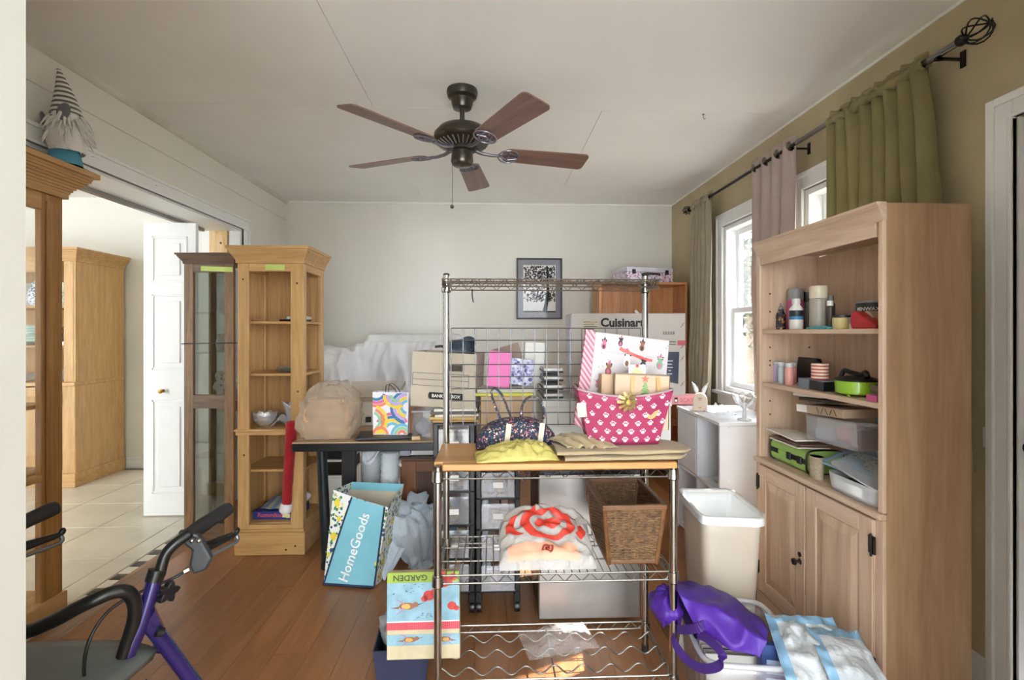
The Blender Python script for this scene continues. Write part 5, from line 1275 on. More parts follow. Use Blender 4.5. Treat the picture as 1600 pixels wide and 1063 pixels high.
bk.grid(wallfn, 48, 10, True).out('basket_wall', PINK, pkb, smooth=30, solid=0.005)
MB().b2(-bw0, bw0, -bd0, bd0, 0, 0.005).out('basket_base', PINK, pkb)
MB().tube([tuple(Vector(wallfn(j / 48, 1.0)) + Vector((0, 0, 0.001))) for j in range(48)], 0.0042, 6, closed=True).out('rim_tape', plain('pink_grey_rim', '#a99196', 0.6), pkb, smooth=True)
PW = plain('paw_white', '#ecd9e0', 0.65)
pw_m = MB()
def disc(mb, c, rx, rz, nrm=Vector((0, -1, 0)), n=10, ux=Vector((1, 0, 0))):
    i0 = len(mb.v); uz = Vector((0, 0, 1))
    for j in range(n): a = 2 * PI * j / n; mb.v.append(tuple(c + ux * (rx * math.cos(a)) + uz * (rz * math.sin(a))))
    mb.face(range(i0, i0 + n))
for r_ in range(6):
    for q in range(7):
        s_ = -0.93 + 0.31 * q + (0.155 if r_ % 2 else 0); v = 0.10 + 0.165 * r_
        if abs(s_) > 0.95 or v > 0.95: continue
        z = pin(s_, v, 0.0046)
        e_ = 0.0044
        disc(pw_m, pin(s_, v, e_) + Vector((0, 0, -0.002)), 0.0062, 0.0048)
        for dx, dz in ((-0.0078, 0.0035), (-0.003, 0.0085), (0.003, 0.0085), (0.0078, 0.0035)): disc(pw_m, pin(s_, v, e_) + Vector((dx, 0, dz)), 0.0023, 0.0032, n=7)
pw_m.out('paw_pattern', PW, pkb)['kind'] = 'stuff'; pw_m = MB()
for r_ in range(6):
    for q in range(3):
        f = 0.2 + 0.3 * q + (0.12 if r_ % 2 else 0); v = 0.08 + 0.16 * r_
        w = bw0 + (bw1 - bw0) * v; d = bd0 + (bd1 - bd0) * v
        c0 = Vector((-w - 0.0045, d - 2 * d * f, (bh + 0.022) * v)); ux = Vector((0, 1, 0))
        disc(pw_m, c0, 0.0058, 0.0045, ux=ux)
        for dx, dz in ((-0.0075, 0.0055), (-0.0028, 0.0105), (0.0028, 0.0105), (0.0075, 0.0055)): disc(pw_m, c0 + Vector((0, dx, dz)), 0.0021, 0.003, n=7, ux=ux)
pw_m.out('side_paw_pattern', PW, pkb)['kind'] = 'stuff'
MB().b2(-0.148, -0.118, -0.079 - 0.010, -0.077 - 0.010, 0.110, 0.158).out('hang_tag', plain('tag_cream', '#d8cbb4', 0.7), pkb, rot=(0, R(-6), 0))
def basket_pt(x, y, z): return pkb.matrix_basis @ Vector((x, y, z))
# gift wrap bag with pets, standing in the basket
PETB = plain('pet_bag_paper', '#c3babb', 0.55, var=0.03)
def standing(name, label, cat, w, d, h, x, y, z, mat, rz=0, rx=0, ry=0):
    t = T(name, label, cat, basket_pt(x, y, z), rot=(R(rx), R(ry), R(rz - 3)))
    return t
pg = standing('pet_gift_bag', 'white gift bag printed with party dogs and cats', 'gift bag', 0, 0, 0, 0.005, 0.045, 0.01, None, 2, -6, 7)
MB().b2(-0.125, 0.15, -0.012, 0.010, 0, 0.36).out('bag_body', PETB, pg, bevel=0.003)
MB().prism([(-0.125, 0.0), (-0.168, 0.02), (-0.160, 0.365), (-0.125, 0.36)], -0.011, 0.011, Matrix.Rotation(R(90), 4, 'X')).out('side_gusset', stripes('pink_stripe', '#b5647a', '#d3b0b6', 70, 'X', 0.6, rot=(0, 0.7, 0)), pg)
rr = random.Random(11)
fig = MB()
FM = [plain('pet_brown', '#8a5a3c', 0.6), plain('pet_black', '#2a2728', 0.6), plain('pet_pink', '#cf5f86', 0.6), plain('pet_green', '#6f9d7a', 0.6), plain('pet_orange', '#d7814a', 0.6), plain('pet_white', '#f0ece8', 0.6)]
def pet(x, z, c1, c2, s_):
    z += 0.066
    fig.m(c1); disc(fig, Vector((x, -0.0126, z)), 0.012 * s_, 0.016 * s_); fig.m(c1); disc(fig, Vector((x + 0.002 * s_, -0.0128, z + 0.02 * s_)), 0.010 * s_, 0.009 * s_)
    fig.m(c2); disc(fig, Vector((x, -0.0130, z - 0.003 * s_)), 0.006 * s_, 0.010 * s_, n=8)
    fig.m(1)
    for dx in (-0.008, 0.010): disc(fig, Vector((x + dx * s_, -0.0131, z + 0.026 * s_)), 0.003 * s_, 0.006 * s_, n=6)
    fig.m(c2)
    i0 = len(fig.v)
    for p in ((-0.005, 0.028), (0.008, 0.028), (0.003, 0.044)): fig.v.append((x + p[0] * s_, -0.0131, z + p[1] * s_))
    fig.face((i0, i0 + 1, i0 + 2))
for a in ((-0.075, 0.05, 0, 4, 1.1), (-0.065, 0.155, 0, 2, 1.0), (0.0, 0.195, 5, 0, 1.1), (0.06, 0.19, 1, 5, 1.0), (0.12, 0.20, 3, 2, 1.0), (-0.09, 0.245, 2, 1, 0.8), (-0.03, 0.262, 1, 2, 0.7), (0.05, 0.255, 0, 1, 0.8), (0.125, 0.13, 1, 3, 0.9), (-0.1, 0.1, 2, 3, 0.6), (0.01, 0.1, 4, 2, 0.8), (0.07, 0.1, 0, 3, 0.8)): pet(*a)
fig.m(1)
for q in range(40): disc(fig, Vector((rr.uniform(-0.12, 0.145), -0.0124, rr.uniform(0.05, 0.34))), 0.0016, 0.0016, n=6)
fig.out('pet_print', FM, pg)
MB().b2(-0.11, 0.14, -0.0135, -0.012, 0.290, 0.293).out('fold_shade_strip', plain('fold_shadow', '#b9aeb0', 0.6), pg)  # shade of the top fold, painted as a greyer strip
MB().ribbon(spline([(-0.02, -0.0165, 0.305), (0.02, -0.02, 0.292), (0.06, -0.018, 0.282), (0.09, -0.018, 0.278)], 5), 0.009, 0.003, (0, 0, 1)).ribbon([(-0.03, -0.015, 0.31), (-0.015, -0.016, 0.302), (0.0, -0.016, 0.306)], 0.012, 0.003).out('ribbon', plain('coral_ribbon', '#d8453f', 0.4), pg)
# kraft box and tree gift bag
kb2 = standing('kraft_gift_box', 'open kraft paper gift box inside the pink basket', 'box', 0, 0, 0, 0.028, 0.002, 0.012, None, 0, -3, 3)
open_box(kb2, 0.215, 0.052, 0.215, plain('kraft_light', '#c2a587', 0.8, var=0.04), th=0.003)
kb3 = standing('tree_gift_bag', 'kraft gift bag with glitter Christmas tree and gold ribbon handles', 'gift bag', 0, 0, 0, 0.058, -0.050, 0.050, None, 0, -2, 2)
MB().b2(-0.092, 0.092, -0.010, 0.010, 0, 0.185).out('bag_body', plain('blush_kraft', '#c9ab91', 0.75, var=0.03), kb3, bevel=0.002)
MB().b2(-0.093, 0.093, -0.011, 0.011, 0.182, 0.186).b2(-0.094, -0.091, -0.011, 0.011, 0, 0.186).b2(0.091, 0.094, -0.011, 0.011, 0, 0.186).out('bag_edge', plain('gilt_edge', '#5a4a38', 0.35, 0.5), kb3)
tr_ = MB()
for z, w in ((0.095, 0.026), (0.112, 0.021), (0.128, 0.016), (0.142, 0.010)):
    i0 = len(tr_.v)
    for p in ((-w, z), (w, z), (0.0, z + 0.022)): tr_.v.append((p[0] + 0.01, -0.0106 - z * 0.004, p[1]))
    tr_.face((i0, i0 + 1, i0 + 2))
tr_.out('tree_print', spots('glitter_green', '#5f8a43', ['#a9bf5a', '#2f5c33', '#d8c75a'], 260, 0.3, 0.4), kb3)
stp = MB(); i0 = len(stp.v)
for j in range(10): a = PI / 2 + 2 * PI * j / 10; r_ = 0.015 if j % 2 == 0 else 0.006; stp.v.append((0.01 + r_ * math.cos(a), -0.0118, 0.170 + r_ * math.sin(a)))
stp.face(range(i0, i0 + 10)); stp.out('star_print', plain('red_glitter', '#c64a38', 0.35, 0.3), kb3)
gd = MB()
rr = random.Random(5)
for q in range(22): disc(gd, Vector((rr.uniform(0.03, 0.088), -0.0107, rr.uniform(0.05, 0.175))), 0.0013, 0.0013, n=6)
gd.out('gold_dots', plain('gold_foil', '#b98f45', 0.3, 0.8), kb3)
GR = plain('gold_ribbon', '#b8924f', 0.4, var=0.1)
MB().ribbon(spline([(-0.032, -0.012, 0.178), (-0.034, -0.016, 0.14), (-0.028, -0.018, 0.10), (-0.012, -0.02, 0.070)], 6), 0.013, 0.0015, (1, 0, 0)).out('ribbon_handle', GR, kb3)
MB().ribbon(spline([(0.052, -0.012, 0.178), (0.054, -0.024, 0.12), (0.046, -0.036, 0.07), (0.024, -0.040, 0.045), (0.0, -0.038, 0.062)], 6), 0.013, 0.0015, (1, 0, 0)).out('ribbon_handle', GR, kb3)
# gold bow rosette
rb = T('gold_bow', 'gold foil snowflake bow on the front of pink basket', 'bow', basket_pt(0.0, -0.112, 0.150))
bw_ = MB()
for ring, (nn, r_, zz) in enumerate(((10, 0.034, 0.0), (9, 0.025, 0.006), (6, 0.015, 0.012))):
    for j in range(nn):
        a = 2 * PI * j / nn + ring * 0.3; d = Vector((math.cos(a), 0, math.sin(a)))
        bw_.ribbon([Vector((0, -zz, 0)), d * r_ * 0.55 + Vector((0, -zz - 0.008, 0)), d * r_ + Vector((0, -zz - 0.002, 0)), d * r_ * 0.6 + Vector((0, -zz, 0)), Vector((0, -zz + 0.001, 0))], 0.009, 0.0008, (-d.z, 0, d.x))
bw_.out('loops', plain('gold_bow_foil', '#c9b07a', 0.25, 0.7), rb)
# cupcake tag
cu = T('cupcake_tag', 'cupcake shaped gift tag on white card in the basket', 'tag', basket_pt(0.052, -0.030, 0.205))
MB().b2(-0.030, 0.030, 0.0, 0.0015, 0.0, 0.062).out('card', PAPER, cu)
ck = MB().m(0); i0 = len(ck.v)
for p in ((-0.013, 0.005), (0.013, 0.005), (0.019, 0.030), (-0.019, 0.030)): ck.v.append((p[0], -0.001, p[1]))
ck.face(range(i0, i0 + 4)); ck.m(1); disc(ck, Vector((0, -0.0014, 0.036)), 0.021, 0.011); disc(ck, Vector((0, -0.0016, 0.047)), 0.014, 0.009); ck.m(2); disc(ck, Vector((0, -0.002, 0.058)), 0.006, 0.006)
ck.out('cupcake_print', [plain('cup_pink', '#d85f8d', 0.6), plain('icing', '#e7d99a', 0.6), plain('cherry', '#cf2f35', 0.4)], cu)

# ---- middle shelf: red target bag, wicker basket
MZ = ZMID + 0.005
tgb = T('bullseye_shopping_bag', 'white plastic shopping bag with red bullseye on wire shelf', 'shopping bag', (X_(852, 1.70), 1.70, MZ), R(0))
def tsurf(u, v):
    """u around the front (0..1 left to right), v bottom to top over the front and back"""
    x = -0.158 + 0.316 * u
    y = -0.092 + 0.185 * v
    e = max(0.0, 1 - abs(2 * u - 1) ** 4) ** 0.5
    prof = (0.30 * min(1, v / 0.06) + 0.70 * min(1, max(0, v - 0.03) / 0.70)) if v < 0.80 else math.cos((v - 0.80) / 0.20 * PI / 2) ** 0.6
    h = 0.150 * prof * (0.80 + 0.20 * math.sin(PI * u * 0.9 + 0.3)) * (0.40 + 0.60 * e)
    w = 1 - abs(nz(u * 5 + v * 2, v * 5, 2)) * 2
    return Vector((x + 0.010 * nz(u * 4, v * 4, 8), y, max(0.003, h + 0.020 * w * prof + 0.007 * nz(u * 13, v * 11, 1))))
TPL = film('bag_film', '#cfcac4', 0.78, 0.22, 0.3)
MB().grid(lambda u, v: tsurf(u, v), 60, 44).out('bag_body', TPL, tgb, smooth=True)
rg = MB(); REDF = plain('red_print', '#c23a2e', 0.4)
def onbag(x2, z2):   # print space -> u, v
    return tsurf(0.5 + x2, 0.47 + z2)
def ring(r0, r1, cx, cz, a0=0, a1=360, ex=1.0, ez=0.62):
    n = 44; i0 = len(rg.v)
    for j in range(n + 1):
        a = R(a0 + (a1 - a0) * j / n)
        for m_ in range(4):
            r = r0 + (r1 - r0) * m_ / 3
            p = onbag(cx + r * ex * math.cos(a), cz + r * ez * math.sin(a) + 0.012 * math.sin(a * 3 + r * 20)) + Vector((0, -0.004, 0.006)); rg.v.append(tuple(p))
    for j in range(n):
        for m_ in range(3):
            q = i0 + 4 * j + m_; rg.face((q, q + 1, q + 5, q + 4))
ring(0.0, 0.10, 0.02, 0.0, ex=1.35, ez=0.75); ring(0.165, 0.245, 0.02, 0.0, ex=1.2, ez=0.9); ring(0.32, 0.40, 0.0, 0.0, 105, 225, ex=1.05); ring(0.32, 0.40, 0.04, 0.0, -35, 70, ex=1.0)
rg.out('bullseye_print', REDF, tgb, smooth=True)
sm = MB()
i0 = len(rg.v); rg2 = MB(); rg_save = rg
rg = rg2; ring(0.0, 0.022, 0.0, -0.36, ez=0.9); ring(0.035, 0.055, 0.0, -0.36, ez=0.9); rg.out('small_bullseye_print', plain('brown_red_print', '#8a2a26', 0.4), tgb, smooth=True)
MB().grid(lambda u, v: tuple(tsurf(0.10 + 0.72 * u, 0.04 + 0.18 * v) + Vector((0, -0.0012, 0.0006))), 24, 6).out('inner_package', plain('salmon_package', '#d9a184', 0.5), tgb, smooth=True)
MB().ribbon(spline([(0.10, 0.0, 0.115), (0.14, 0.01, 0.12), (0.165, 0.0, 0.085), (0.17, -0.01, 0.04)], 5), 0.03, 0.001, (0, 1, 0.3)).out('bag_handle', TPL, tgb)
# wicker basket
WIC = plain('wicker_brown', '#6f5132', 0.6, var=0.25, vs=70); RIM = wood('basket_wood', '#4d2f19', '#6d4728', '#83592f', 'X', 1.5, 0.45)
wbk = T('wicker_basket', 'tapered brown wicker waste basket on the middle wire shelf', 'basket', (0.470, 1.775, MZ), R(0))
w0, w1, d0, d1, hb = 0.080, 0.100, 0.125, 0.148, 0.192
corn = lambda v: [(-(w0 + (w1 - w0) * v), -(d0 + (d1 - d0) * v)), ((w0 + (w1 - w0) * v), -(d0 + (d1 - d0) * v)), ((w0 + (w1 - w0) * v), (d0 + (d1 - d0) * v)), (-(w0 + (w1 - w0) * v), (d0 + (d1 - d0) * v))]
for sd in range(4):
    wm = MB()
    a0c, b0c = Vector(corn(0)[sd] + (0,)), Vector(corn(0)[(sd + 1) % 4] + (0,))
    nrm = Vector(((b0c - a0c).y, -(b0c - a0c).x, 0)).normalized()
    NR = 34; NC = 7
    for r_ in range(NR):
        v = (r_ + 0.5) / NR; ca, cb_ = corn(v)[sd], corn(v)[(sd + 1) % 4]
        a_, b_ = Vector((ca[0], ca[1], hb * v)), Vector((cb_[0], cb_[1], hb * v))
        pts = []
        for j in range(NC * 2 + 1):
            f = j / (NC * 2); pts.append(a_ + (b_ - a_) * f + nrm * (0.0022 * (1 if (j + r_) % 2 else -1)) + Vector((0, 0, 0.0012 * nz(f * 9, r_ * 0.7, sd))))
        wm.tube(pts, 0.0033, 5, caps=False)
    for j in range(NC + 1):
        f = (j + 0.25) / (NC + 0.5); ca, cb_, ct, cu_ = corn(0)[sd], corn(0)[(sd + 1) % 4], corn(1)[sd], corn(1)[(sd + 1) % 4]
        wm.tube([(ca[0] + (cb_[0] - ca[0]) * f, ca[1] + (cb_[1] - ca[1]) * f, 0.004), (ct[0] + (cu_[0] - ct[0]) * f, ct[1] + (cu_[1] - ct[1]) * f, hb)], 0.003, 5)
    wo = wm.out('woven_side', WIC, wbk, smooth=True)
for sd in range(4):
    b_, t_ = corn(0)[sd], corn(1)[sd]
    MB().tube([(b_[0], b_[1], 0.0), (t_[0], t_[1], hb + 0.008)], 0.0085, 8).out('corner_post', RIM, wbk, smooth=40)
    t2 = corn(1)[(sd + 1) % 4]; a_, c_ = Vector((t_[0], t_[1], hb + 0.004)), Vector((t2[0], t2[1], hb + 0.004))
    L = (c_ - a_).length; mid = (a_ + c_) / 2; an = math.atan2((c_ - a_).y, (c_ - a_).x)
    MB().box((0, 0, 0), (L + 0.016, 0.015, 0.018)).out('rim_rail', RIM, wbk, loc=mid, rot=(0, 0, an), bevel=0.003)
    b2_ = corn(0)[(sd + 1) % 4]; a_, c_ = Vector((b_[0], b_[1], 0.007)), Vector((b2_[0], b2_[1], 0.007)); L = (c_ - a_).length; mid = (a_ + c_) / 2
    MB().box((0, 0, 0), (L, 0.012, 0.013)).out('base_rail', RIM, wbk, loc=mid, rot=(0, 0, an), bevel=0.003)
MB().b2(-w0, w0, -d0, d0, 0.002, 0.006).out('basket_floor', WIC, wbk)
# loose clear wrap on the bottom frame
tag(MB().grid(lambda u, v: (-0.13 + 0.26 * u, -0.08 + 0.16 * v + 0.02 * nz(u * 4, v * 4, 2), 0.012 + 0.030 * max(0, math.sin(PI * u) * math.sin(PI * v)) * (1 + 0.9 * nz(u * 7, v * 7, 5)) + 0.008 * nz(u * 15, v * 15, 1)), 34, 22).out('clear_wrap', film('clear_wrap_film', '#eef0f2', 0.28, 0.12, 0.2), loc=(X_(870, 1.80), 1.775, ZBOT + 0.003), rot=(0, 0, R(12)), smooth=True), 'crumpled clear plastic wrap on the rack bottom shelf', 'plastic wrap')

# ---- garden box in a navy bin at the rack's left foot
nb_ = T('navy_bin', 'low navy blue bin on floor at the rack left foot', 'bin', (X_(634, 1.80) - 0.012, 1.83, 0.001), R(4))
NV = plain('navy_card', '#262b45', 0.6, var=0.06)
def tray_open(t, w, d, h, fl, mat, th=0.004):
    for sx in (-1, 1):
        m_ = MB(); i0 = 0
        m_.v += [(sx * w / 2, -d / 2, 0), (sx * w / 2, d / 2, 0), (sx * (w / 2 + fl), d / 2 + fl, h), (sx * (w / 2 + fl), -d / 2 - fl, h)]; m_.face((0, 1, 2, 3)); m_.out('side_wall', mat, t, solid=th)
        m_ = MB(); m_.v += [(-w / 2, sx * d / 2, 0), (w / 2, sx * d / 2, 0), (w / 2 + fl, sx * (d / 2 + fl), h), (-w / 2 - fl, sx * (d / 2 + fl), h)]; m_.face((0, 1, 2, 3)); m_.out('end_wall', mat, t, solid=th)
    MB().b2(-w / 2, w / 2, -d / 2, d / 2, 0, th).out('base', mat, t)
tray_open(nb_, 0.165, 0.15, 0.125, 0.012, NV)
tag(blob(0.14, 0.13, 0.10, 5.1, 0.015, nu=26, nv=16).out('tissue_wad', film('grey_film', '#b9bab8', 0.8, 0.35), loc=(X_(622, 1.84), 1.875, 0.075), smooth=True), 'grey crumpled plastic inside the navy bin', 'plastic wad')
gd_ = T('garden_gift_box', 'hummingbird gift box with upside down GARDEN lettering by rack', 'box', (X_(661, 1.71), 1.715, 0.131), rot=(R(-8), R(-1.5), R(-2)))
gw, gh = 0.250, 0.262
BL = plain('sky_print', '#83a8b6', 0.6, var=0.12, vs=18)
MB().b2(-gw / 2, gw / 2, 0, 0.03, -0.02, gh).out('box_body', plain('cream_box', '#bfb18f', 0.6, var=0.05, vs=20), gd_, bevel=0.002)
pn = MB()
def band(z0, z1, m_, x0=-gw / 2, x1=gw / 2, e=0.0008): pn.m(m_); pn.b2(x0, x1, -e, 0, z0, z1)
GM = [BL, plain('lime_print', '#93a83f', 0.6), stripes('coral_ribs', '#cf5560', '#b8434f', 150, 'X', 0.7), plain('poppy_red', '#c23f37', 0.6, var=0.12, vs=40), plain('bird_brown', '#8d5d45', 0.6), plain('bird_mauve', '#b57a96', 0.6), plain('bird_gold', '#cda34a', 0.6), INK, PAPER]
band(0.103, 0.228, 0); band(0.228, gh, 1); band(0.076, 0.100, 2, e=0.003); band(0.100, 0.1035, 8, e=0.003); band(0.025, 0.060, 0)
def bird(x, z, s_, fl=1):
    pn.m(4); disc(pn, Vector((x, -0.0012, z)), 0.020 * s_, 0.008 * s_); pn.m(6); disc(pn, Vector((x - 0.003 * s_ * fl, -0.0016, z - 0.001)), 0.011 * s_, 0.006 * s_); pn.m(4); disc(pn, Vector((x + 0.020 * s_ * fl, -0.0014, z + 0.003 * s_)), 0.007 * s_, 0.006 * s_)
    for pts, m_ in ((((0, 0), (-0.034, 0.018), (-0.012, 0.010)), 5), (((-0.004, 0), (-0.030, -0.022), (-0.008, -0.008)), 5), (((0.026, 0.004), (0.044, 0.008), (0.026, 0.002)), 7), (((-0.018, 0), (-0.040, -0.004), (-0.020, -0.006)), 4)):
        pn.m(m_); i0 = len(pn.v)
        for p in pts: pn.v.append((x + p[0] * s_ * fl, -0.0018, z + p[1] * s_))
        pn.face((i0, i0 + 1, i0 + 2)); 
bird(-0.055, 0.152, 1.45); bird(-0.045, 0.044, 1.15); bird(0.075, 0.043, 1.05, -1)
pn.m(3)
for x, z, r_ in ((0.062, 0.247, 0.022), (0.085, 0.230, 0.018), (0.105, 0.245, 0.014), (0.075, 0.222, 0.014), (0.02, 0.185, 0.020), (0.04, 0.195, 0.014), (0.005, 0.175, 0.012), (0.10, 0.150, 0.016), (0.115, 0.142, 0.010)):
    disc(pn, Vector((x, -0.0014, z)), r_, r_ * 0.85, n=12)
pn.m(7)
rr = random.Random(2)
for q in range(26):
    x, z = rr.uniform(-0.11, 0.0), rr.uniform(0.19, 0.222)
    if q > 12: x, z = rr.uniform(-0.04, 0.03), rr.uniform(0.112, 0.128)
    pn.b2(x, x + 0.006, -0.0011, -0.0008, z, z + 0.0012)
pn.out('hummingbird_print', GM, gd_)
text('GARDEN', 0.026, plain('dark_green_ink', '#3c4a26', 0.6), gd_, (-0.045, -0.0013, 0.245), (PI / 2, PI, 0), sx=1.15, bold=0.0005)

# ================================================================ behind the rack: drawer carts, mini fridge, boxes
CLR = thinglass('drawer_plastic', '#f4f4f6', 0.22, 0.08, dens=0.22, body='#cfd0d4')
def cart(name, label, x0, x1, y0, nrow, ztop, seed):
    t = T(name, label, 'drawer cart', ((x0 + x1) / 2, y0, 0))
    a = (x1 - x0) / 2; D_ = 0.25; z0 = 0.10; dh = (ztop - z0) / nrow
    for sx in (-1, 1):
        for y in (0.012, D_ - 0.012): MB().b2(sx * a, sx * (a - 0.022), y - 0.012, y + 0.012, z0 - 0.02, ztop).out('post', BLACK, t, bevel=0.003)
    for k in range(nrow + 1): MB().b2(-a, a, 0, D_, z0 + k * dh - 0.008, z0 + k * dh + 0.004).out('frame_tier', BLACK, t, bevel=0.003)
    for sx in (-1, 1):
        for y in (0.02, D_ - 0.02):
            cs = MB().lathe([(0.008, -0.010), (0.024, -0.010), (0.026, 0), (0.024, 0.010), (0.008, 0.010)], 18, (sx * (a - 0.012), y, 0.0265), Matrix.Rotation(R(90), 4, 'Y')).out('caster', BLACK, t, smooth=40)
            MB().b2(sx * (a - 0.012) - 0.014, sx * (a - 0.012) + 0.014, y - 0.012, y + 0.012, 0.045, 0.082).out('caster_fork', BLACK, cs, bevel=0.003)
    r2 = random.Random(seed)
    cols = ['#b08a5a', '#a83a32', '#d7c9a6', '#6a7f96', '#c9a79c', '#3e4a3d', '#e0d9cc', '#b9995a']
    for k in range(nrow):
        za = z0 + k * dh + 0.007; zb = z0 + (k + 1) * dh - 0.020
        dr = MB(); dr.b2(-a + 0.024, a - 0.024, -0.012, -0.008, za, zb).b2(-a + 0.024, a - 0.024, 0.19, 0.193, za, zb).b2(-a + 0.024, -a + 0.027, -0.008, 0.19, za, zb).b2(a - 0.027, a - 0.024, -0.008, 0.19, za, zb).b2(-a + 0.024, a - 0.024, -0.008, 0.19, za, za + 0.003)
        dr.b2(-a + 0.03, a - 0.03, -0.024, -0.012, zb - 0.014, zb - 0.006)
        d_o = dr.out('drawer', CLR, t, bevel=0.002)
        for j in range(6):
            w_ = r2.uniform(0.018, 0.03); xx = r2.uniform(-a + 0.06, a - 0.06); yy = 0.02 + 0.028 * j
            m_ = plain('trinket%d' % r2.randrange(8), cols[r2.randrange(8)], 0.5, var=0.1)
            hh_ = r2.uniform(0.03, (zb - za) * 0.85)
            if j % 2: MB().box((xx, yy, za + 0.004 + hh_ / 2), (w_ * 1.6, 0.02, hh_)).out('contents', m_, d_o, bevel=0.003)
            else: MB().ball((xx, yy, za + 0.005 + w_), w_, 10).out('contents', m_, d_o, smooth=True)
        if k >= 1: MB().b2(-0.022, 0.022, -0.0135, -0.012, za + 0.042, za + 0.066).out('label_card', PAPER, d_o)
    return t
cart('drawer_cart', 'tall black cart of clear drawers beside table, holding the file box', X_(678, 2.2), X_(742, 2.2), 2.17, 5, 0.83, 3)
c2_ = cart('drawer_cart', 'wider black cart of clear drawers directly left of steel fridge', X_(744, 2.2), X_(812, 2.2), 2.17, 5, 0.775, 8)
# strap hanging from the counter
tag(MB().ribbon(spline([(X_(806, 1.93), 1.93, 0.775), (X_(809, 1.93), 1.93, 0.70), (X_(818, 1.93), 1.93, 0.655), (X_(828, 1.93), 1.93, 0.70), (X_(834, 1.93), 1.93, 0.775)], 6), 0.018, 0.004, (0, 1, 0)).out('floral_strap', FLO), 'dark floral shoulder strap looping below the counter', 'strap')
# stacked magazines and file box on the tall cart
stk = MB()
zz = 0.8355
for q, (w_, d_, h_, c_, a_) in enumerate(((0.20, 0.22, 0.010, '#a98a55', 4), (0.205, 0.22, 0.012, '#c9a765', -3), (0.19, 0.21, 0.010, '#ded8cb', 6), (0.20, 0.22, 0.012, '#5f564a', -2), (0.19, 0.21, 0.009, '#e4dfd5', 3))):
    tag(MB().b2(-w_ / 2, w_ / 2, -d_ / 2, d_ / 2, 0, h_).out('magazine', plain('mag%d' % q, c_, 0.6), loc=(X_(712, 2.27), 2.29, zz), rot=(0, 0, R(a_)), bevel=0.001),
        ['bottom tan magazine on the tall drawer cart', 'ochre magazine second from bottom under file box', 'cream magazine in the middle of stack under file box', 'dark magazine just under the top one below file box', 'topmost pale magazine directly under the cardboard file box'][q], 'magazine', 'magazines under the file box')
    zz += h_ + 0.0008
fb = T('file_box', 'grey cardboard file box with hand hole on the magazines', 'box', (X_(700, 2.26) - 0.006, 2.31, zz + 0.001), rot=(0, R(2.5), R(-9)))
bw2, bd2, bh2 = 0.29, 0.20, 0.245
th = 0.004
hz0, hz1, hx = 0.165, 0.193, 0.042
for (x0, x1, z0_, z1_) in ((-bw2 / 2, bw2 / 2, 0, hz0), (-bw2 / 2, bw2 / 2, hz1, bh2), (-bw2 / 2, -hx, hz0, hz1), (hx, bw2 / 2, hz0, hz1)): pass
fmb = MB()
for (x0, x1, z0_, z1_) in ((-bw2 / 2, bw2 / 2, 0, hz0), (-bw2 / 2, bw2 / 2, hz1, bh2), (-bw2 / 2, -hx + 0.05, hz0, hz1), (hx + 0.05, bw2 / 2, hz0, hz1)): fmb.b2(x0, x1, -bd2 / 2, -bd2 / 2 + th, z0_, z1_)
fmb.out('front_panel', CARD2, fb)
MB().b2(-bw2 / 2, bw2 / 2, bd2 / 2 - th, bd2 / 2, 0, bh2).out('rear_panel', CARD2, fb)
for sx in (-1, 1): MB().b2(sx * bw2 / 2, sx * (bw2 / 2 - th), -bd2 / 2 + th, bd2 / 2 - th, 0, bh2).out('side_panel', CARD2, fb)
MB().b2(-bw2 / 2, bw2 / 2, -bd2 / 2, bd2 / 2, 0, 0.004).out('bottom_panel', CARD2, fb)
ln = MB()
for z in (0.095, 0.122, 0.150): ln.b2(-bw2 / 2 + 0.004, bw2 / 2 - 0.03, -bd2 / 2 - 0.0006, -bd2 / 2, z, z + 0.0022)
for x in (-bw2 / 2 + 0.004, bw2 / 2 - 0.032): ln.b2(x, x + 0.0022, -bd2 / 2 - 0.0006, -bd2 / 2, 0.095, 0.152)
ln.b2(bw2 / 2, bw2 / 2 + 0.0006, -0.07, 0.07, 0.15, 0.152).b2(bw2 / 2, bw2 / 2 + 0.0006, -0.07, 0.07, 0.075, 0.077)
ln.out('printed_lines', plain('grey_ink', '#5a5752', 0.7), fb)
MB().prism([(-0.065, 0.045), (-0.06, 0.038), (0.09, 0.038), (0.095, 0.045), (0.095, 0.060), (0.09, 0.068), (-0.06, 0.068), (-0.065, 0.060)], 0, 0.0008, Matrix.Translation((0, -bd2 / 2, 0)) @ Matrix.Rotation(R(90), 4, 'X')).out('logo_plate', INK, fb)
text('BANKERS BOX', 0.0195, PAPER, fb, (0.015, -bd2 / 2 - 0.0011, 0.0525), bold=0.0004)
hp = T('black_camera_bag', 'black and blue shoulder bag in the top of file box', 'bag', fb.matrix_basis @ Vector((0.055, 0.0, 0.19)), R(10))
blob(0.13, 0.10, 0.115, 7.7, 0.010, 0.6, nu=30, nv=20).out('bag_body', plain('slate_blue_nylon', '#2d3a48', 0.35, var=0.25, vs=30), hp, smooth=True)
MB().tube(spline([(-0.12, -0.03, 0.082), (-0.09, -0.035, 0.085), (-0.06, -0.03, 0.07), (-0.03, -0.05, 0.055), (0.02, -0.055, 0.05), (0.06, -0.04, 0.07)], 5), 0.006, 8).out('strap', BLACK, hp, smooth=True)
MB().tube(spline([(0.0, -0.03, 0.10), (0.02, -0.045, 0.12), (0.05, -0.03, 0.115), (0.06, 0.0, 0.09)], 5), 0.010, 8).out('handle', MATS['slate_blue_nylon'], hp, smooth=True)
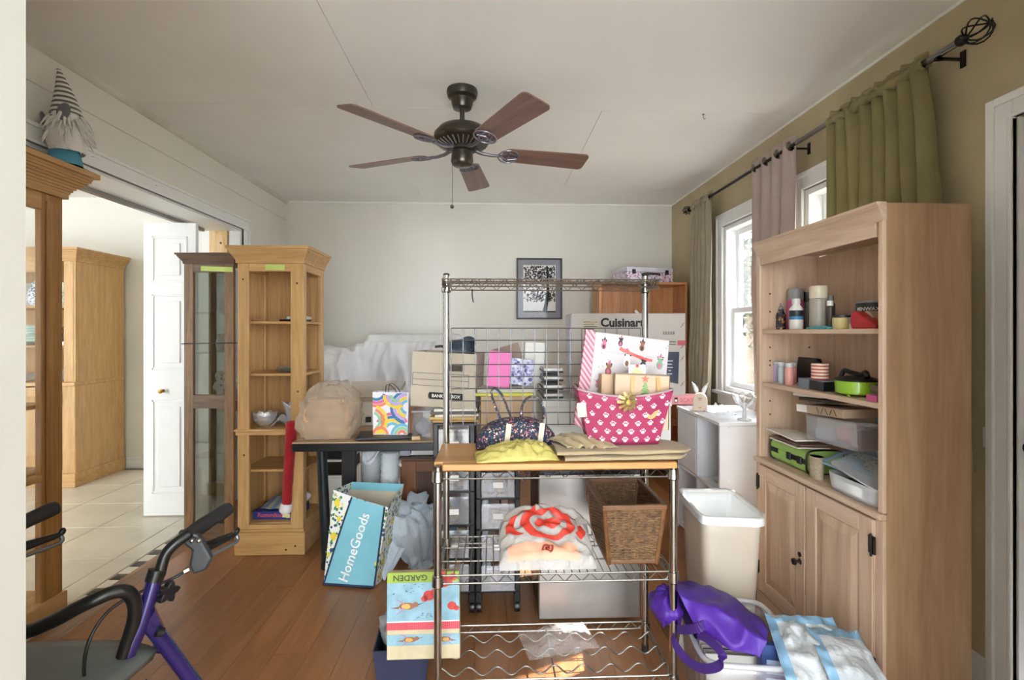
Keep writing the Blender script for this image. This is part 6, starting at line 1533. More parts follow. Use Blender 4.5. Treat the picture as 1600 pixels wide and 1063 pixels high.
# ---- carton with folders on the second cart
c2z = 0.7805
bx2 = T('cardboard_carton', 'small cardboard carton behind the floral handbag', 'box', (X_(788, 2.3), 2.30, c2z), R(2))
MB().b2(-0.11, 0.115, -0.10, 0.10, 0, 0.165).out('box_body', CARD, bx2, bevel=0.002)
MB().b2(-0.03, 0.03, -0.1008, -0.1, 0.01, 0.16).out('packing_tape', plain('tape_tan', '#c7ad8b', 0.4), bx2)
tag(MB().b2(-0.135, 0.135, -0.105, 0.10, 0, 0.014).out('yellow_notepad', plain('pad_yellow', '#c9c04e', 0.6), loc=(X_(787, 2.3), 2.30, c2z + 0.166), rot=(0, 0, R(-3)), bevel=0.002), 'yellow pad lying on the small cardboard carton', 'notepad')
tag(MB().b2(-0.13, 0.13, -0.10, 0.095, 0, 0.016).out('grey_binder', plain('pale_binder', '#b9b6a6', 0.6), loc=(X_(789, 2.3), 2.295, c2z + 0.181), rot=(0, 0, R(2)), bevel=0.003), 'pale binder lying on top of the yellow pad', 'binder')
fz = c2z + 0.1985
tag(MB().b2(-0.052, 0.052, -0.006, 0.006, 0, 0.165).out('pink_folder', plain('hot_pink', '#e26fb0', 0.5, var=0.03), loc=(X_(778, 2.27), 2.27, fz), rot=(R(-12), R(5), 0), bevel=0.002), 'bright pink folder standing behind the wire grid', 'folder')
tag(MB().b2(-0.055, 0.055, -0.012, 0.012, 0, 0.125).out('patterned_notebook', spots('geo_print', '#c9c9dd', ['#4f4a86', '#e8e8f0', '#8c8fc0'], 45, 0.4, 0.6), loc=(X_(812, 2.34), 2.335, fz), rot=(R(-8), R(8), R(-5)), bevel=0.002), 'purple patterned notebook right of the pink folder', 'notebook')
tag(MB().b2(-0.07, 0.07, -0.004, 0.004, 0, 0.19).out('brown_envelope', plain('brown_card', '#8f7a6a', 0.7), loc=(X_(805, 2.39), 2.385, fz), rot=(R(-5), R(-16), 0)), 'brown card leaning behind the purple patterned notebook', 'card')
# ---- mini fridge
fx0, fx1 = X_(842, 2.06), X_(1001, 2.06)
fr = T('mini_fridge', 'black mini fridge with brushed steel door behind the rack', 'mini fridge', ((fx0 + fx1) / 2, 2.06, 0.0))
a = (fx1 - fx0) / 2
BST = plain('brushed_steel', '#b9b7b3', 0.30, 0.85, var=0.05, vs=8)
MB().b2(-a, a, 0.045, 0.46, 0.02, 0.68).out('cabinet', BLACK, fr, bevel=0.004)
MB().b2(-a, a, 0.0, 0.042, 0.035, 0.635).out('door', BST, fr, bevel=0.004)
MB().b2(-a, a, 0.0, 0.042, 0.637, 0.68).out('door_trim', BLACK, fr, bevel=0.004)
MB().b2(-a + 0.02, -a + 0.07, -0.004, 0.0, 0.637, 0.647).out('hinge_cap', DARK, fr, bevel=0.002)
for sx in (-1, 1):
    for y in (0.08, 0.42): MB().cyl((sx * (a - 0.03), y, 0), 0.015, 0.02, 12).out('foot', BLACK, fr)
# ---- white box on the fridge, trays, appliance carton
wx0, wx1 = X_(849, 2.2), 0.80
wbx = T('white_storage_box', 'plain white box on fridge under the appliance carton', 'box', ((wx0 + wx1) / 2, 2.20, 0.6815))
MB().b2(-(wx1 - wx0) / 2, (wx1 - wx0) / 2, 0, 0.32, 0, 0.245).out('box_body', plain('offwhite_board', '#d3d1ca', 0.5, var=0.03), wbx, bevel=0.003)
MB().b2(-(wx1 - wx0) / 2 - 0.004, (wx1 - wx0) / 2 + 0.004, -0.004, 0.324, 0.215, 0.25).out('box_lid', plain('offwhite_board', '#d3d1ca'), wbx, bevel=0.003)
ltz = 0.9325
lt = T('letter_trays', 'stacked black letter trays holding white paper', 'letter tray', (X_(872, 2.25) , 2.22, ltz))
for k in range(4):
    z = k * 0.038
    MB().b2(-0.07, 0.02, 0, 0.27, z, z + 0.008).out('tray', BLACK, lt, bevel=0.002)
    MB().b2(-0.066, 0.016, 0.002, 0.26, z + 0.009, z + 0.020).out('paper_pile', PAPER, lt)
for y in (0.01, 0.25):
    MB().b2(-0.072, -0.069, y, y + 0.01, 0, 0.14).out('tray_post', BLACK, lt)
wpb = tag(MB().b2(-0.05, 0.05, -0.02, 0.02, 0, 0.20).out('white_paper_bag', PAPER, loc=(X_(833, 2.42), 2.43, 0.98), rot=(R(-3), R(3), R(5)), bevel=0.006), 'tall white paper bag standing behind the wire grid', 'paper bag')
tag(MB().b2(-0.065, 0.065, -0.10, 0.12, 0, 0.20).out('dark_carton', plain('dark_carton_board', '#4a4644', 0.7), loc=(X_(826, 2.45), 2.39, 0.7805 - 0.0), bevel=0.003), 'dark carton supporting the tall white paper bag', 'box') if False else None
tag(MB().b2(-0.018, 0.018, -0.012, 0.012, 0, 0.10).out('pink_case', plain('magenta_case', '#d65fb0', 0.5), loc=(X_(839, 2.26) - 0.014, 2.26, c2z), rot=(0, R(0), R(8)), bevel=0.002), 'slim magenta case standing left of the white box', 'case') if False else None
# appliance carton
cb0, cb1 = X_(893, 2.32), X_(1068, 2.32)
ac = T('appliance_carton', 'large grey appliance carton with bold black brand lettering', 'box', ((cb0 + cb1) / 2, 2.305, ltz), R(-2.5))
a = (cb1 - cb0) / 2 ; ahh = 0.385
ACB = plain('appliance_board', '#aca39a', 0.65, var=0.03)
MB().b2(-a, a, 0, 0.26, 0, ahh).out('box_body', ACB, ac, bevel=0.003)
MB().b2(-a - 0.001, -a, 0.004, 0.256, 0.004, ahh - 0.004).out('side_print', plain('pale_side', '#c9c9d2', 0.5, var=0.08, vs=8), ac)
text('Cuisinart', 0.055, INK, ac, (-0.030, -0.0006, ahh - 0.045), bold=0.0020, sx=1.0)
MB().b2(-a + 0.05, -a + 0.125, -0.0008, 0, ahh - 0.095, ahh - 0.03).out('shipping_label', plain('label_buff', '#b5a890', 0.7), ac)
ll = MB()
for k in range(5): ll.b2(-a + 0.055, -a + (0.105 if k % 2 else 0.12), -0.0012, -0.0008, ahh - 0.042 - k * 0.011, ahh - 0.039 - k * 0.011)
for k in range(14): ll.b2(a - 0.105 + k * 0.004, a - 0.105 + k * 0.004 + (0.0012 if k % 3 else 0.0024), -0.0006, 0, ahh - 0.10, ahh - 0.085)
for k in range(2): ll.b2(a - 0.115, a - 0.045, -0.0006, 0, ahh - 0.135 - k * 0.012, ahh - 0.131 - k * 0.012)
for z in (ahh - 0.06, ahh - 0.16, 0.17, 0.05):
    for q in (0, 0.010): ll.box((a - 0.018 + q * 0.5, -0.0004, z + q), (0.016, 0.0006, 0.002), (0, R(-45), 0))
ll.out('fine_print', plain('carton_ink', '#4b4743', 0.7), ac)
MB().b2(a - 0.038, a - 0.002, -0.0007, 0, ahh - 0.150, ahh - 0.127).out('red_flash', plain('flash_red', '#b5505a', 0.6), ac)
MB().prism([(a - 0.145, 0.075), (a - 0.035, 0.055), (a - 0.030, 0.205), (a - 0.110, 0.205)], 0, 0.0009, Matrix.Rotation(R(90), 4, 'X')).out('product_print', plain('product_navy', '#20253a', 0.4, var=0.1), ac)
ppm = MB()
for zz_, ww in ((0.16, 0.03), (0.145, 0.02), (0.13, 0.03), (0.115, 0.012), (0.10, 0.022)): ppm.b2(a - 0.075 - ww / 2, a - 0.075 + ww / 2, -0.0014, -0.0009, zz_, zz_ + 0.004)
ppm.out('product_detail_print', plain('print_pale', '#b9bccb', 0.5), ac)
# ================================================================ tall pickled-wood bookcase on the right (front to -X)
PIK = wood('pickled_oak', '#b79a80', '#cfb299', '#d9bfa8', 'Z', 0.9, 0.5, 0.9); PIKY = wood('pickled_oak_y', '#b79a80', '#d0b49c', '#dac2ac', 'Y', 0.9, 0.5, 0.9)
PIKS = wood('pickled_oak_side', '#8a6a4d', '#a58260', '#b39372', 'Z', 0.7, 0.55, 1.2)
bx0, bx1, by0, by1, bzt = 1.205, 1.475, 1.475, 2.205, 1.625
bc = T('tall_bookcase', 'tall pickled oak bookcase with two cupboard doors below shelves', 'bookcase', ((bx0 + bx1) / 2, (by0 + by1) / 2, 0.001))
A = (bx1 - bx0) / 2; B = (by1 - by0) / 2
LZ = 0.655
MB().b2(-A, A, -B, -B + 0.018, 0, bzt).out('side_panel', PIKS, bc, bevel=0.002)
MB().b2(-A, A, B - 0.018, B, 0, bzt).out('side_panel', PIK, bc, bevel=0.002)
MB().b2(A - 0.012, A, -B + 0.02, B - 0.02, 0.06, bzt - 0.06).out('back_panel', PIK, bc)
crown(MB(), -A - 0.010, -A, -B, B, bzt - 0.055, 0.058, 0.022, 'l').out('cornice', PIKY, bc)
MB().b2(-A, A, -B + 0.02, B - 0.02, bzt - 0.055, bzt - 0.004).out('top_panel', PIKY, bc)
for y0, y1 in ((-B, -B + 0.020), (B - 0.028, B)): MB().b2(-A - 0.012, -A, y0, y1, LZ + 0.017, bzt - 0.055).out('face_stile', PIK, bc, bevel=0.002)
MB().b2(-A - 0.012, -A, -B + 0.032, B - 0.032, bzt - 0.10, bzt - 0.045).out('face_rail', PIKY, bc, bevel=0.002)
SH1, SH2 = 1.240, 1.005
for z in (SH1, SH2): MB().b2(-A + 0.004, A - 0.012, -B + 0.02, B - 0.02, z - 0.018, z).out('shelf', PIKY, bc, bevel=0.003)
MB().b2(-A, A - 0.012, -B + 0.018, B - 0.018, LZ - 0.004, LZ + 0.016).out('counter_deck', PIKY, bc)
MB().b2(-A - 0.026, -A - 0.0002, -B - 0.003, B + 0.003, LZ - 0.004, LZ + 0.0162).out('counter_ledge', PIKY, bc, bevel=0.005)
MB().b2(-A - 0.012, -A, -B, B, 0, 0.075).out('plinth', PIKY, bc, bevel=0.003)
for y0, y1 in ((-B, -B + 0.03), (B - 0.03, B)): MB().b2(-A - 0.012, -A, y0, y1, 0.075, LZ - 0.004).out('face_stile', PIK, bc, bevel=0.002)
HNG = plain('antique_black', '#2e2a27', 0.4, 0.5)
for y0, y1, hs, ks in ((0.003, B - 0.032, 1, -1), (-B + 0.032, -0.003, -1, 1)):
    z0, z1 = 0.085, LZ - 0.012; xf = -A - 0.014
    dm = MB().b2(xf, xf + 0.012, y0, y1, z0, z1)
    dd = dm.out('cupboard_door', PIK, bc, bevel=0.004)
    fr_ = 0.058
    def bev(y0_, y1_, za, zb, ins, x_out, x_in):
        m_ = MB(); o = [(x_in, y0_, za), (x_in, y1_, za), (x_in, y1_, zb), (x_in, y0_, zb)]; i_ = [(x_out, y0_ + ins, za + ins), (x_out, y1_ - ins, za + ins), (x_out, y1_ - ins, zb - ins), (x_out, y0_ + ins, zb - ins)]
        m_.v += o + i_
        for q in range(4): r_ = (q + 1) % 4; m_.face((q, q + 4, r_ + 4, r_))
        m_.face((4, 7, 6, 5)); return m_
    for nm, b_ in (('door_stile', (y0, y0 + fr_, z0, z1)), ('door_stile', (y1 - fr_, y1, z0, z1)), ('door_rail', (y0 + fr_, y1 - fr_, z0, z0 + fr_)), ('door_rail', (y0 + fr_, y1 - fr_, z1 - fr_, z1))):
        MB().b2(xf - 0.007, xf, *b_).out(nm, PIK if nm == 'door_stile' else PIKY, dd, bevel=0.003)
    bev(y0 + fr_ + 0.004, y1 - fr_ - 0.004, z0 + fr_ + 0.004, z1 - fr_ - 0.004, 0.032, xf - 0.007, xf - 0.0005).out('raised_panel', PIK, dd)
    yh = y1 if hs > 0 else y0
    for z in (0.19, 0.565): MB().b2(xf - 0.010, xf - 0.004, yh - 0.012, yh + 0.014, z - 0.028, z + 0.028).tube([(xf - 0.011, yh, z - 0.036), (xf - 0.011, yh, z + 0.036)], 0.004, 8).out('hinge', HNG, dd, bevel=0.002)
    if ks < 0:
        yk = 0.032
        MB().lathe([(0.012, 0), (0.006, 0.005), (0.005, 0.014), (0.013, 0.02), (0.012, 0.028), (1e-5, 0.031)], 14, (xf - 0.007, yk, 0.345), Matrix.Rotation(R(-90), 4, 'Y')).out('knob', HNG, dd, smooth=40)
        MB().lathe([(0.009, 0), (0.010, 0.003), (1e-5, 0.005)], 12, (xf - 0.007, yk, 0.372), Matrix.Rotation(R(-90), 4, 'Y')).out('knob_plate', HNG, dd, smooth=40)
ph = MB()
for z in (1.10, 1.16, 1.32, 1.40, 0.86, 0.92, 1.08):
    for x in (-A + 0.04, A - 0.05): ph.lathe([(1e-5, 0.0006), (0.004, 0.0005), (0.0042, 0.0)], 8, (x, B - 0.02, z), Matrix.Rotation(R(90), 4, 'X'))
ph.out('peg_holes', plain('hole_brown', '#4a382a', 0.8), bc)

# ---- contents of the bookcase.  position by image column on a plane X
def onX(px, X):
    a = (px - 800) / FPX
    t = X / (a * _c + _s); return (-a * _s + _c) * t
def shelf_loc(px, X, z): return (X, onX(px, X), z + 0.0012)
def can(name, label, cat, px, X, z, prof, mats, n=20, extra=None):
    """stack of lathe sections: list of (part, profile, material)"""
    t = T(name, label, cat, shelf_loc(px, X, z))
    for pn_, pr_, mt in prof: MB().lathe(pr_, n).out(pn_, mt, t, smooth=35)
    return t
GRYC = plain('grey_cap', '#8f9090', 0.4); CRM = plain('cream_plastic', '#d8cdb4', 0.4); WHP = plain('white_plastic', '#e3e1db', 0.35); PKL = plain('pink_label', '#d05f98', 0.5); BLU = plain('blue_label', '#3a7fae', 0.5)
can('glue_bottle', 'dark bottle with pointed nozzle at left of top shelf', 'bottle', 1220, 1.29, SH1, [('body', [(0.018, 0), (0.02, 0.004), (0.02, 0.065), (0.010, 0.085), (0.010, 0.09)], spots('glue_label', '#2a2430', ['#d8c9a0', '#c99a3a', '#5d4a72'], 60, 0.35, 0.5)), ('nozzle', [(0.010, 0.09), (0.009, 0.100), (0.004, 0.104), (0.003, 0.118), (1e-5, 0.119)], GRYC)], None)
can('spray_can', 'pink and grey spray paint can on the top shelf', 'spray can', 1243, 1.335, SH1, [('can', [(0.031, 0), (0.033, 0.004), (0.033, 0.125), (0.030, 0.13)], PKL), ('cap', [(0.031, 0.13), (0.032, 0.135), (0.032, 0.172), (0.029, 0.178), (1e-5, 0.178)], GRYC)], None)
tpb = can('craft_paint_bottle', 'white bottle with blue label before the pink spray can', 'bottle', 1244, 1.262, SH1, [('body', [(0.024, 0), (0.026, 0.004), (0.026, 0.085), (0.014, 0.102), (0.014, 0.106)], WHP), ('cap', [(0.0165, 0.106), (0.0165, 0.124), (0.015, 0.127), (1e-5, 0.127)], WHP), ('label_band', [(0.0262, 0.040), (0.0264, 0.0402), (0.0264, 0.078), (0.0262, 0.0782)], plain('label_ink', '#23292f', 0.5)), ('blue_band', [(0.0265, 0.040), (0.0267, 0.0402), (0.0267, 0.053), (0.0265, 0.0532)], BLU)], None)
can('spray_can', 'tall cream capped spray can in middle of top shelf', 'spray can', 1279, 1.30, SH1, [('can', [(0.032, 0), (0.033, 0.004), (0.033, 0.118), (0.030, 0.122)], plain('taupe_label', '#a9a297', 0.4, var=0.1)), ('cap', [(0.031, 0.122), (0.033, 0.126), (0.033, 0.168), (0.031, 0.172), (1e-5, 0.172)], CRM)], None)
can('small_bottle', 'thin dark bottle behind the cream capped spray can', 'bottle', 1297, 1.36, SH1, [('body', [(0.018, 0), (0.018, 0.10), (0.012, 0.11)], plain('umber', '#4c4038', 0.4)), ('cap', [(0.012, 0.11), (0.013, 0.135), (1e-5, 0.136)], GRYC)], None)
can('small_bottle', 'white capped dark bottle right of the cream spray can', 'bottle', 1297, 1.31, SH1, [('body', [(0.014, 0), (0.014, 0.085), (0.010, 0.09)], plain('umber', '#4c4038')), ('cap', [(0.0115, 0.09), (0.0115, 0.11), (1e-5, 0.111)], WHP)], None)
can('spray_can', 'black capped can behind the pink spray can', 'spray can', 1262, 1.395, SH1, [('can', [(0.028, 0), (0.028, 0.12)], plain('grey_can', '#77797a', 0.4)), ('cap', [(0.026, 0.12), (0.026, 0.165), (1e-5, 0.166)], BLACK)], None)
tag(MB().b2(-0.018, 0.018, -0.055, 0.055, 0, 0.008).b2(-0.016, 0.016, -0.02, 0.02, 0.008, 0.012).out('teal_packet', plain('teal_pack', '#4fa3ad', 0.4), loc=shelf_loc(1282, 1.245, SH1), rot=(0, 0, R(4)), bevel=0.002), 'flat teal packet at the front of top shelf', 'packet')
can('wax_tub', 'pale yellow tub with dark lid on the top shelf', 'tub', 1316, 1.285, SH1, [('tub', [(0.030, 0), (0.032, 0.003), (0.032, 0.040), (0.030, 0.042)], plain('pale_yellow', '#d8c88e', 0.4)), ('lid', [(0.033, 0.042), (0.033, 0.050), (1e-5, 0.050)], DARK)], None)
can('paint_jar', 'small jar with blue band beside the yellow tub', 'jar', 1338, 1.30, SH1, [('jar', [(0.022, 0), (0.022, 0.018)], CRM), ('band', [(0.0225, 0.018), (0.0225, 0.042), (1e-5, 0.043)], plain('sky_band', '#6f9dc0', 0.4))], None)
uc = can('varnish_can', 'black varnish can with white lettering at top shelf right', 'can', 1362, 1.36, SH1, [('can', [(0.047, 0), (0.048, 0.003), (0.048, 0.092), (0.046, 0.096), (0.040, 0.094), (1e-5, 0.094)], plain('varnish_black', '#222325', 0.4)), ('rim', [(0.046, 0.092), (0.0495, 0.093), (0.0495, 0.099), (0.044, 0.099)], GRYC), ('stripe', [(0.0482, 0.030), (0.0484, 0.0302), (0.0484, 0.046), (0.0482, 0.0462)], plain('varnish_red', '#7a2f2a', 0.5))], None, 28)
def curved_text(s, size, mat, parent, r, z, a0, bold=0.0):
    o = text(s, size, mat, parent, (0, 0, 0), bold=bold); me = o.data; o.rotation_euler = (0, 0, 0)
    for v in me.vertices:
        a = a0 + v.co.x / r; v.co = Vector((r * math.cos(a), r * math.sin(a), z + v.co.y)) + Vector((math.cos(a), math.sin(a), 0)) * v.co.z
    return o
curved_text('MINWAX', 0.018, PAPER, uc, 0.0487, 0.070, R(215), 0.0003)
curved_text('URETHANE', 0.020, PAPER, uc, 0.0487, 0.020, R(215), 0.0004)
td_ = T('tape_dispenser', 'red packing tape dispenser at the front of top shelf', 'tape dispenser', shelf_loc(1357, 1.262, SH1), R(92))
RD = plain('red_plastic', '#b4202a', 0.3)
MB().prism([(-0.055, 0.0), (0.05, 0.0), (0.06, 0.03), (0.048, 0.055), (0.032, 0.060), (0.0, 0.040), (-0.03, 0.028), (-0.06, 0.012)], -0.022, 0.022, Matrix.Rotation(R(90), 4, 'X')).out('body', RD, td_, bevel=0.004)
MB().lathe([(0.012, -0.02), (0.028, -0.02), (0.028, 0.02), (0.012, 0.02)], 20, (0.02, -0.030, 0.032), Matrix.Rotation(R(90), 4, 'X')).out('tape_roll', plain('tape_roll', '#b89c83', 0.35), td_, smooth=40)
# middle shelf
for q, (px, X, c_, lb) in enumerate(((1214, 1.275, '#b3a7c9', 'lilac paint bottle at left end of middle shelf'), (1222, 1.262, '#b9c3cf', 'pale blue paint bottle second in the row'), (1233, 1.250, '#d99a92', 'coral pink paint bottle at the front of row'), (1238, 1.30, '#c98f86', 'dusty rose paint bottle behind the coral one'))):
    t = can('paint_bottle', lb, 'bottle', px, X, SH2, [('body', [(0.0155, 0), (0.0165, 0.003), (0.0165, 0.068), (0.012, 0.076)], plain('pb%d' % q, c_, 0.35)), ('cap', [(0.0165, 0.076), (0.0165, 0.093), (1e-5, 0.094)], CPLASW)], None)
    t['group'] = 'craft paint bottles on the middle shelf'
tag(MB().prism([(-0.085, 0), (0.085, 0), (0.085, 0.10), (0.075, 0.112), (-0.075, 0.112), (-0.085, 0.10)], -0.01, 0.01, Matrix.Rotation(R(90), 4, 'Z') @ Matrix.Rotation(R(90), 4, 'X')).out('black_tablet_case', BLACK, loc=shelf_loc(1257, 1.37, SH2), rot=(0, R(8), 0), bevel=0.004), 'black rounded case standing at back of middle shelf', 'case')
sgb = T('grey_tray_box', 'low grey and black box holding striped discs', 'box', shelf_loc(1277, 1.275, SH2))
MB().b2(-0.036, 0.05, -0.085, 0.06, 0, 0.036).out('box_body', BLACK, sgb, bevel=0.002)
MB().b2(-0.038, -0.0355, -0.005, 0.062, 0, 0.038).out('grey_end', plain('blue_grey', '#75808c', 0.4), sgb)
MB().b2(-0.037, 0.05, -0.086, 0.061, 0.036, 0.039).out('box_rim', plain('blue_grey', '#75808c'), sgb)
can('striped_discs', 'stack of red and cream striped discs on grey box', 'discs', 1281, 1.268, SH2 + 0.0395, [('disc_stack', [(0.028, 0), (0.030, 0.003), (0.030, 0.060), (0.028, 0.063), (1e-5, 0.063)], stripes('disc_stripes', '#b5564a', '#e2d2bf', 80, 'Z', 0.5, duty=0.5))], None, 24)
gsk = T('green_skillet', 'lime green electric mini skillet with black lid', 'skillet', shelf_loc(1338, 1.285, SH2))
LIME = plain('lime_enamel', '#8dbb2f', 0.25, coat=0.3)
MB().lathe([(0.058, 0.006), (0.064, 0.010), (0.066, 0.046), (0.064, 0.052), (1e-5, 0.052)], 32).out('base', LIME, gsk, smooth=40)
MB().lathe([(0.066, 0.052), (0.067, 0.056), (0.060, 0.062), (0.030, 0.068), (1e-5, 0.069)], 32).out('lid', BLACK, gsk, smooth=40)
MB().tube(spline([(-0.02, 0.05, 0.062), (-0.015, 0.04, 0.085), (-0.01, 0.01, 0.080), (0.0, -0.02, 0.076), (0.0, -0.045, 0.085), (-0.005, -0.06, 0.07)], 5), 0.008, 8).out('cord_bundle', BLACK, gsk, smooth=True)
for a in (0.5, 2.1, 3.6, 5.2): MB().cyl((0.05 * math.cos(a), 0.05 * math.sin(a), 0), 0.006, 0.007, 10).out('foot', LIME, gsk)
tag(MB().b2(-0.012, 0.012, -0.022, 0.022, 0, 0.020).out('pink_small_box', PKL, loc=shelf_loc(1367, 1.235, SH2), bevel=0.001), 'tiny pink box at right front of middle shelf', 'box')
twn = MB()
for q in range(7): twn.tube([(0.02 * math.cos(2 * PI * j / 16) * (0.7 + 0.06 * q), 0.024 * math.sin(2 * PI * j / 16), 0.006 + 0.006 * q + 0.003 * math.sin(j)) for j in range(16)], 0.003, 5, closed=True)
tag(twn.out('twine_ball', plain('jute', '#8d7a63', 0.9), loc=shelf_loc(1372, 1.30, SH2), smooth=True), 'loose coil of jute twine right of green skillet', 'twine')
# lower compartment (front edge shelf of the counter)
CZ = LZ + 0.0168
gc_ = T('green_case', 'lime green soft case with black buckle straps', 'case', (1.30, onX(1234, 1.235), CZ + 0.001), R(0))
LG = plain('apple_green_nylon', '#9cbf63', 0.55, var=0.04)
L_ = 0.125
def gcase(u, v):
    a = 2 * PI * u; c_, s_ = sq(a, 0.45); y = -L_ + 2 * L_ * v
    return (0.075 * c_, y, max(0, 0.047 + 0.047 * s_))
MB().grid(gcase, 32, 4, True).prism([(0.075 * sq(2 * PI * j / 24, 0.45)[0], 0.047 + 0.047 * sq(2 * PI * j / 24, 0.45)[1]) for j in range(24)], -L_ - 0.001, -L_, Matrix(((1, 0, 0, 0), (0, 0, 1, 0), (0, 1, 0, 0), (0, 0, 0, 1)))).prism([(0.075 * sq(2 * PI * j / 24, 0.45)[0], 0.047 + 0.047 * sq(2 * PI * j / 24, 0.45)[1]) for j in range(24)], L_, L_ + 0.001, Matrix(((1, 0, 0, 0), (0, 0, 1, 0), (0, 1, 0, 0), (0, 0, 0, 1)))).out('case_body', LG, gc_, smooth=40)
for y in (-L_, L_): MB().tube([(0.0755 * sq(2 * PI * j / 32, 0.45)[0], y, 0.047 + 0.0475 * sq(2 * PI * j / 32, 0.45)[1]) for j in range(32)], 0.004, 6, closed=True).out('piping', BLACK, gc_, smooth=True)
MB().b2(-0.079, -0.075, -L_ + 0.005, -0.005, 0.038, 0.058).b2(-0.079, -0.075, 0.06, L_ - 0.005, 0.038, 0.058).out('strap', BLACK, gc_, bevel=0.001)
MB().b2(-0.079, -0.075, -0.005, 0.06, 0.040, 0.056).out('strap_sleeve', LG, gc_)
for y in (-0.02, -0.09): MB().b2(-0.086, -0.078, y - 0.014, y + 0.014, 0.033, 0.063).out('buckle', BLACK, gc_, bevel=0.003)
shp = []
zz = CZ + 0.0985
for q, (c_, w_, dy, lb) in enumerate((('#d3cabb', 0.20, 0.0, 'cream papers lying right on the green case'), ('#6a4f3c', 0.19, -0.02, 'brown booklet on the papers over green case'), ('#e2ddd2', 0.21, 0.02, 'topmost white papers curling above the green case'))):
    tag(MB().grid(lambda u, v: (-0.075 + 0.13 * u, -w_ / 2 + w_ * v, 0.003 + 0.008 * (v if q == 2 else 0.1) * (1 - u) + 0.002 * nz(u * 3, v * 3, q)), 6, 8).out('loose_papers', plain('papers%d' % q, c_, 0.8), loc=(1.27, onX(1240, 1.24) + dy, zz), solid=0.005), lb, 'papers', 'papers on the green case')
    zz += 0.0135
clb = T('clear_shoe_box', 'clear plastic shoebox holding pink items on lower shelf', 'storage box', (1.315, onX(1296, 1.25) - 0.015, zz + 0.004), rot=(R(-3), 0, 0))
MB().b2(-0.07, 0.07, -0.135, 0.135, 0, 0.003).b2(-0.072, -0.070, -0.137, 0.137, 0, 0.092).b2(0.070, 0.072, -0.137, 0.137, 0, 0.092).b2(-0.07, 0.07, -0.137, -0.135, 0, 0.092).b2(-0.07, 0.07, 0.135, 0.137, 0, 0.092).out('tub', CPLAS, clb)
MB().b2(-0.076, 0.076, -0.141, 0.141, 0.092, 0.098).out('lid', CPLAS, clb, bevel=0.002)
MB().grid(lambda u, v: tuple(Vector((math.sin(PI * v) * math.cos(2 * PI * u) * 0.055, -0.02 + math.sin(PI * v) * math.sin(2 * PI * u) * 0.05, 0.042 - 0.037 * math.cos(PI * v))) + Vector((0, 0, 0.006 * nz(u * 6, v * 6, 1)))), 20, 12, True).out('pink_contents', plain('coral_pink', '#d97a86', 0.6, var=0.15), clb, smooth=True)
MB().b2(-0.05, 0.05, -0.12, -0.075, 0.004, 0.07).out('dark_contents', plain('maroon', '#6e2f33', 0.5), clb, bevel=0.006)
MB().b2(-0.05, 0.05, 0.05, 0.12, 0.004, 0.05).out('pale_contents', plain('pale_lilac', '#b9b4d0', 0.5), clb, bevel=0.006)
bkz = clb.location.z + 0.1045
b1 = T('sketch_book', 'thick tan book with a scribbled cover on the clear shoebox', 'book', (1.30, onX(1276, 1.23) - 0.01, bkz), rot=(R(-3), 0, R(3)))
MB().b2(-0.072, 0.06, -0.125, 0.125, 0, 0.028).out('pages', PAPER, b1)
MB().b2(-0.076, 0.06, -0.128, 0.06, -0.0012, 0.0305).out('cover', plain('tan_cover', '#a8917a', 0.6), b1, bevel=0.002)
sb_ = MB()
for q in range(5): sb_.box((-0.0764, -0.09 + 0.022 * q, 0.015), (0.0008, 0.002, 0.026), (R(28 if q % 2 else -30), 0, 0))
sb_.out('cover_scribble', INK, b1)
for q, (c_, lb) in enumerate((('#3a3330', 'dark slim book on the thick tan book'), ('#d9d5cc', 'topmost thin white book on the lower shelf pile'))):
    tag(MB().b2(-0.06, 0.055, -0.085, 0.085, 0, 0.012).out('slim_book', plain('slim%d' % q, c_, 0.6), loc=(1.302, onX(1263, 1.24) - 0.02 + 0.035 * q, bkz + 0.040 + 0.0145 * q), rot=(R(-3), 0, R(-2 + 5 * q)), bevel=0.001), lb, 'book')
spb = T('spray_bottle', 'spray bottle with teal trigger at right of lower shelf', 'spray bottle', (1.385, onX(1376, 1.36), CZ + 0.0012))
MB().lathe([(0.030, 0), (0.033, 0.005), (0.033, 0.16), (0.022, 0.19), (0.014, 0.20)], 20).out('bottle', CPLASW, spb, smooth=40)
TEA = plain('teal_plastic', '#4fa79e', 0.35)
MB().lathe([(0.017, 0.20), (0.017, 0.225), (0.012, 0.23)], 16).b2(-0.035, 0.014, -0.012, 0.012, 0.23, 0.258).box((-0.022, 0, 0.212), (0.008, 0.012, 0.04), (0, R(20), 0)).out('trigger_head', TEA, spb, bevel=0.003)
# pouch, quilt, open tub and lid at right end
plb = T('zip_pouch', 'clear blue edged zip pouch with folded quilt inside', 'pouch', (1.325, onX(1322, 1.27), CZ + 0.081), rot=(0, R(-8), 0))
plb.location.y = onX(1325, 1.26)
def pouch(u, v): 
    x = -0.09 + 0.15 * u; y = -0.115 + 0.23 * v
    return (x, y, 0.030 * (math.sin(PI * u) * math.sin(PI * v)) ** 0.4 + 0.006 * nz(u * 5, v * 6, 2) + 0.035 * u)
MB().grid(pouch, 16, 20).out('pouch_top', film('blue_pouch', '#a9c6de', 0.35, 0.2), plb, smooth=True)
MB().b2(-0.07, 0.05, -0.09, 0.085, -0.002, 0.022).out('folded_quilt', spots('quilt', '#b5a88a', ['#5f574b', '#8f8370', '#d3c9ae'], 70, 0.35, 0.9), plb, rot=(0, R(-14), 0), bevel=0.008)
MB().tube([(-0.088, -0.115, 0.0), (-0.088, 0.115, 0.0), (0.06, 0.115, 0.03)], 0.004, 6).out('blue_edge', plain('pouch_blue', '#8fb3d3', 0.4), plb)
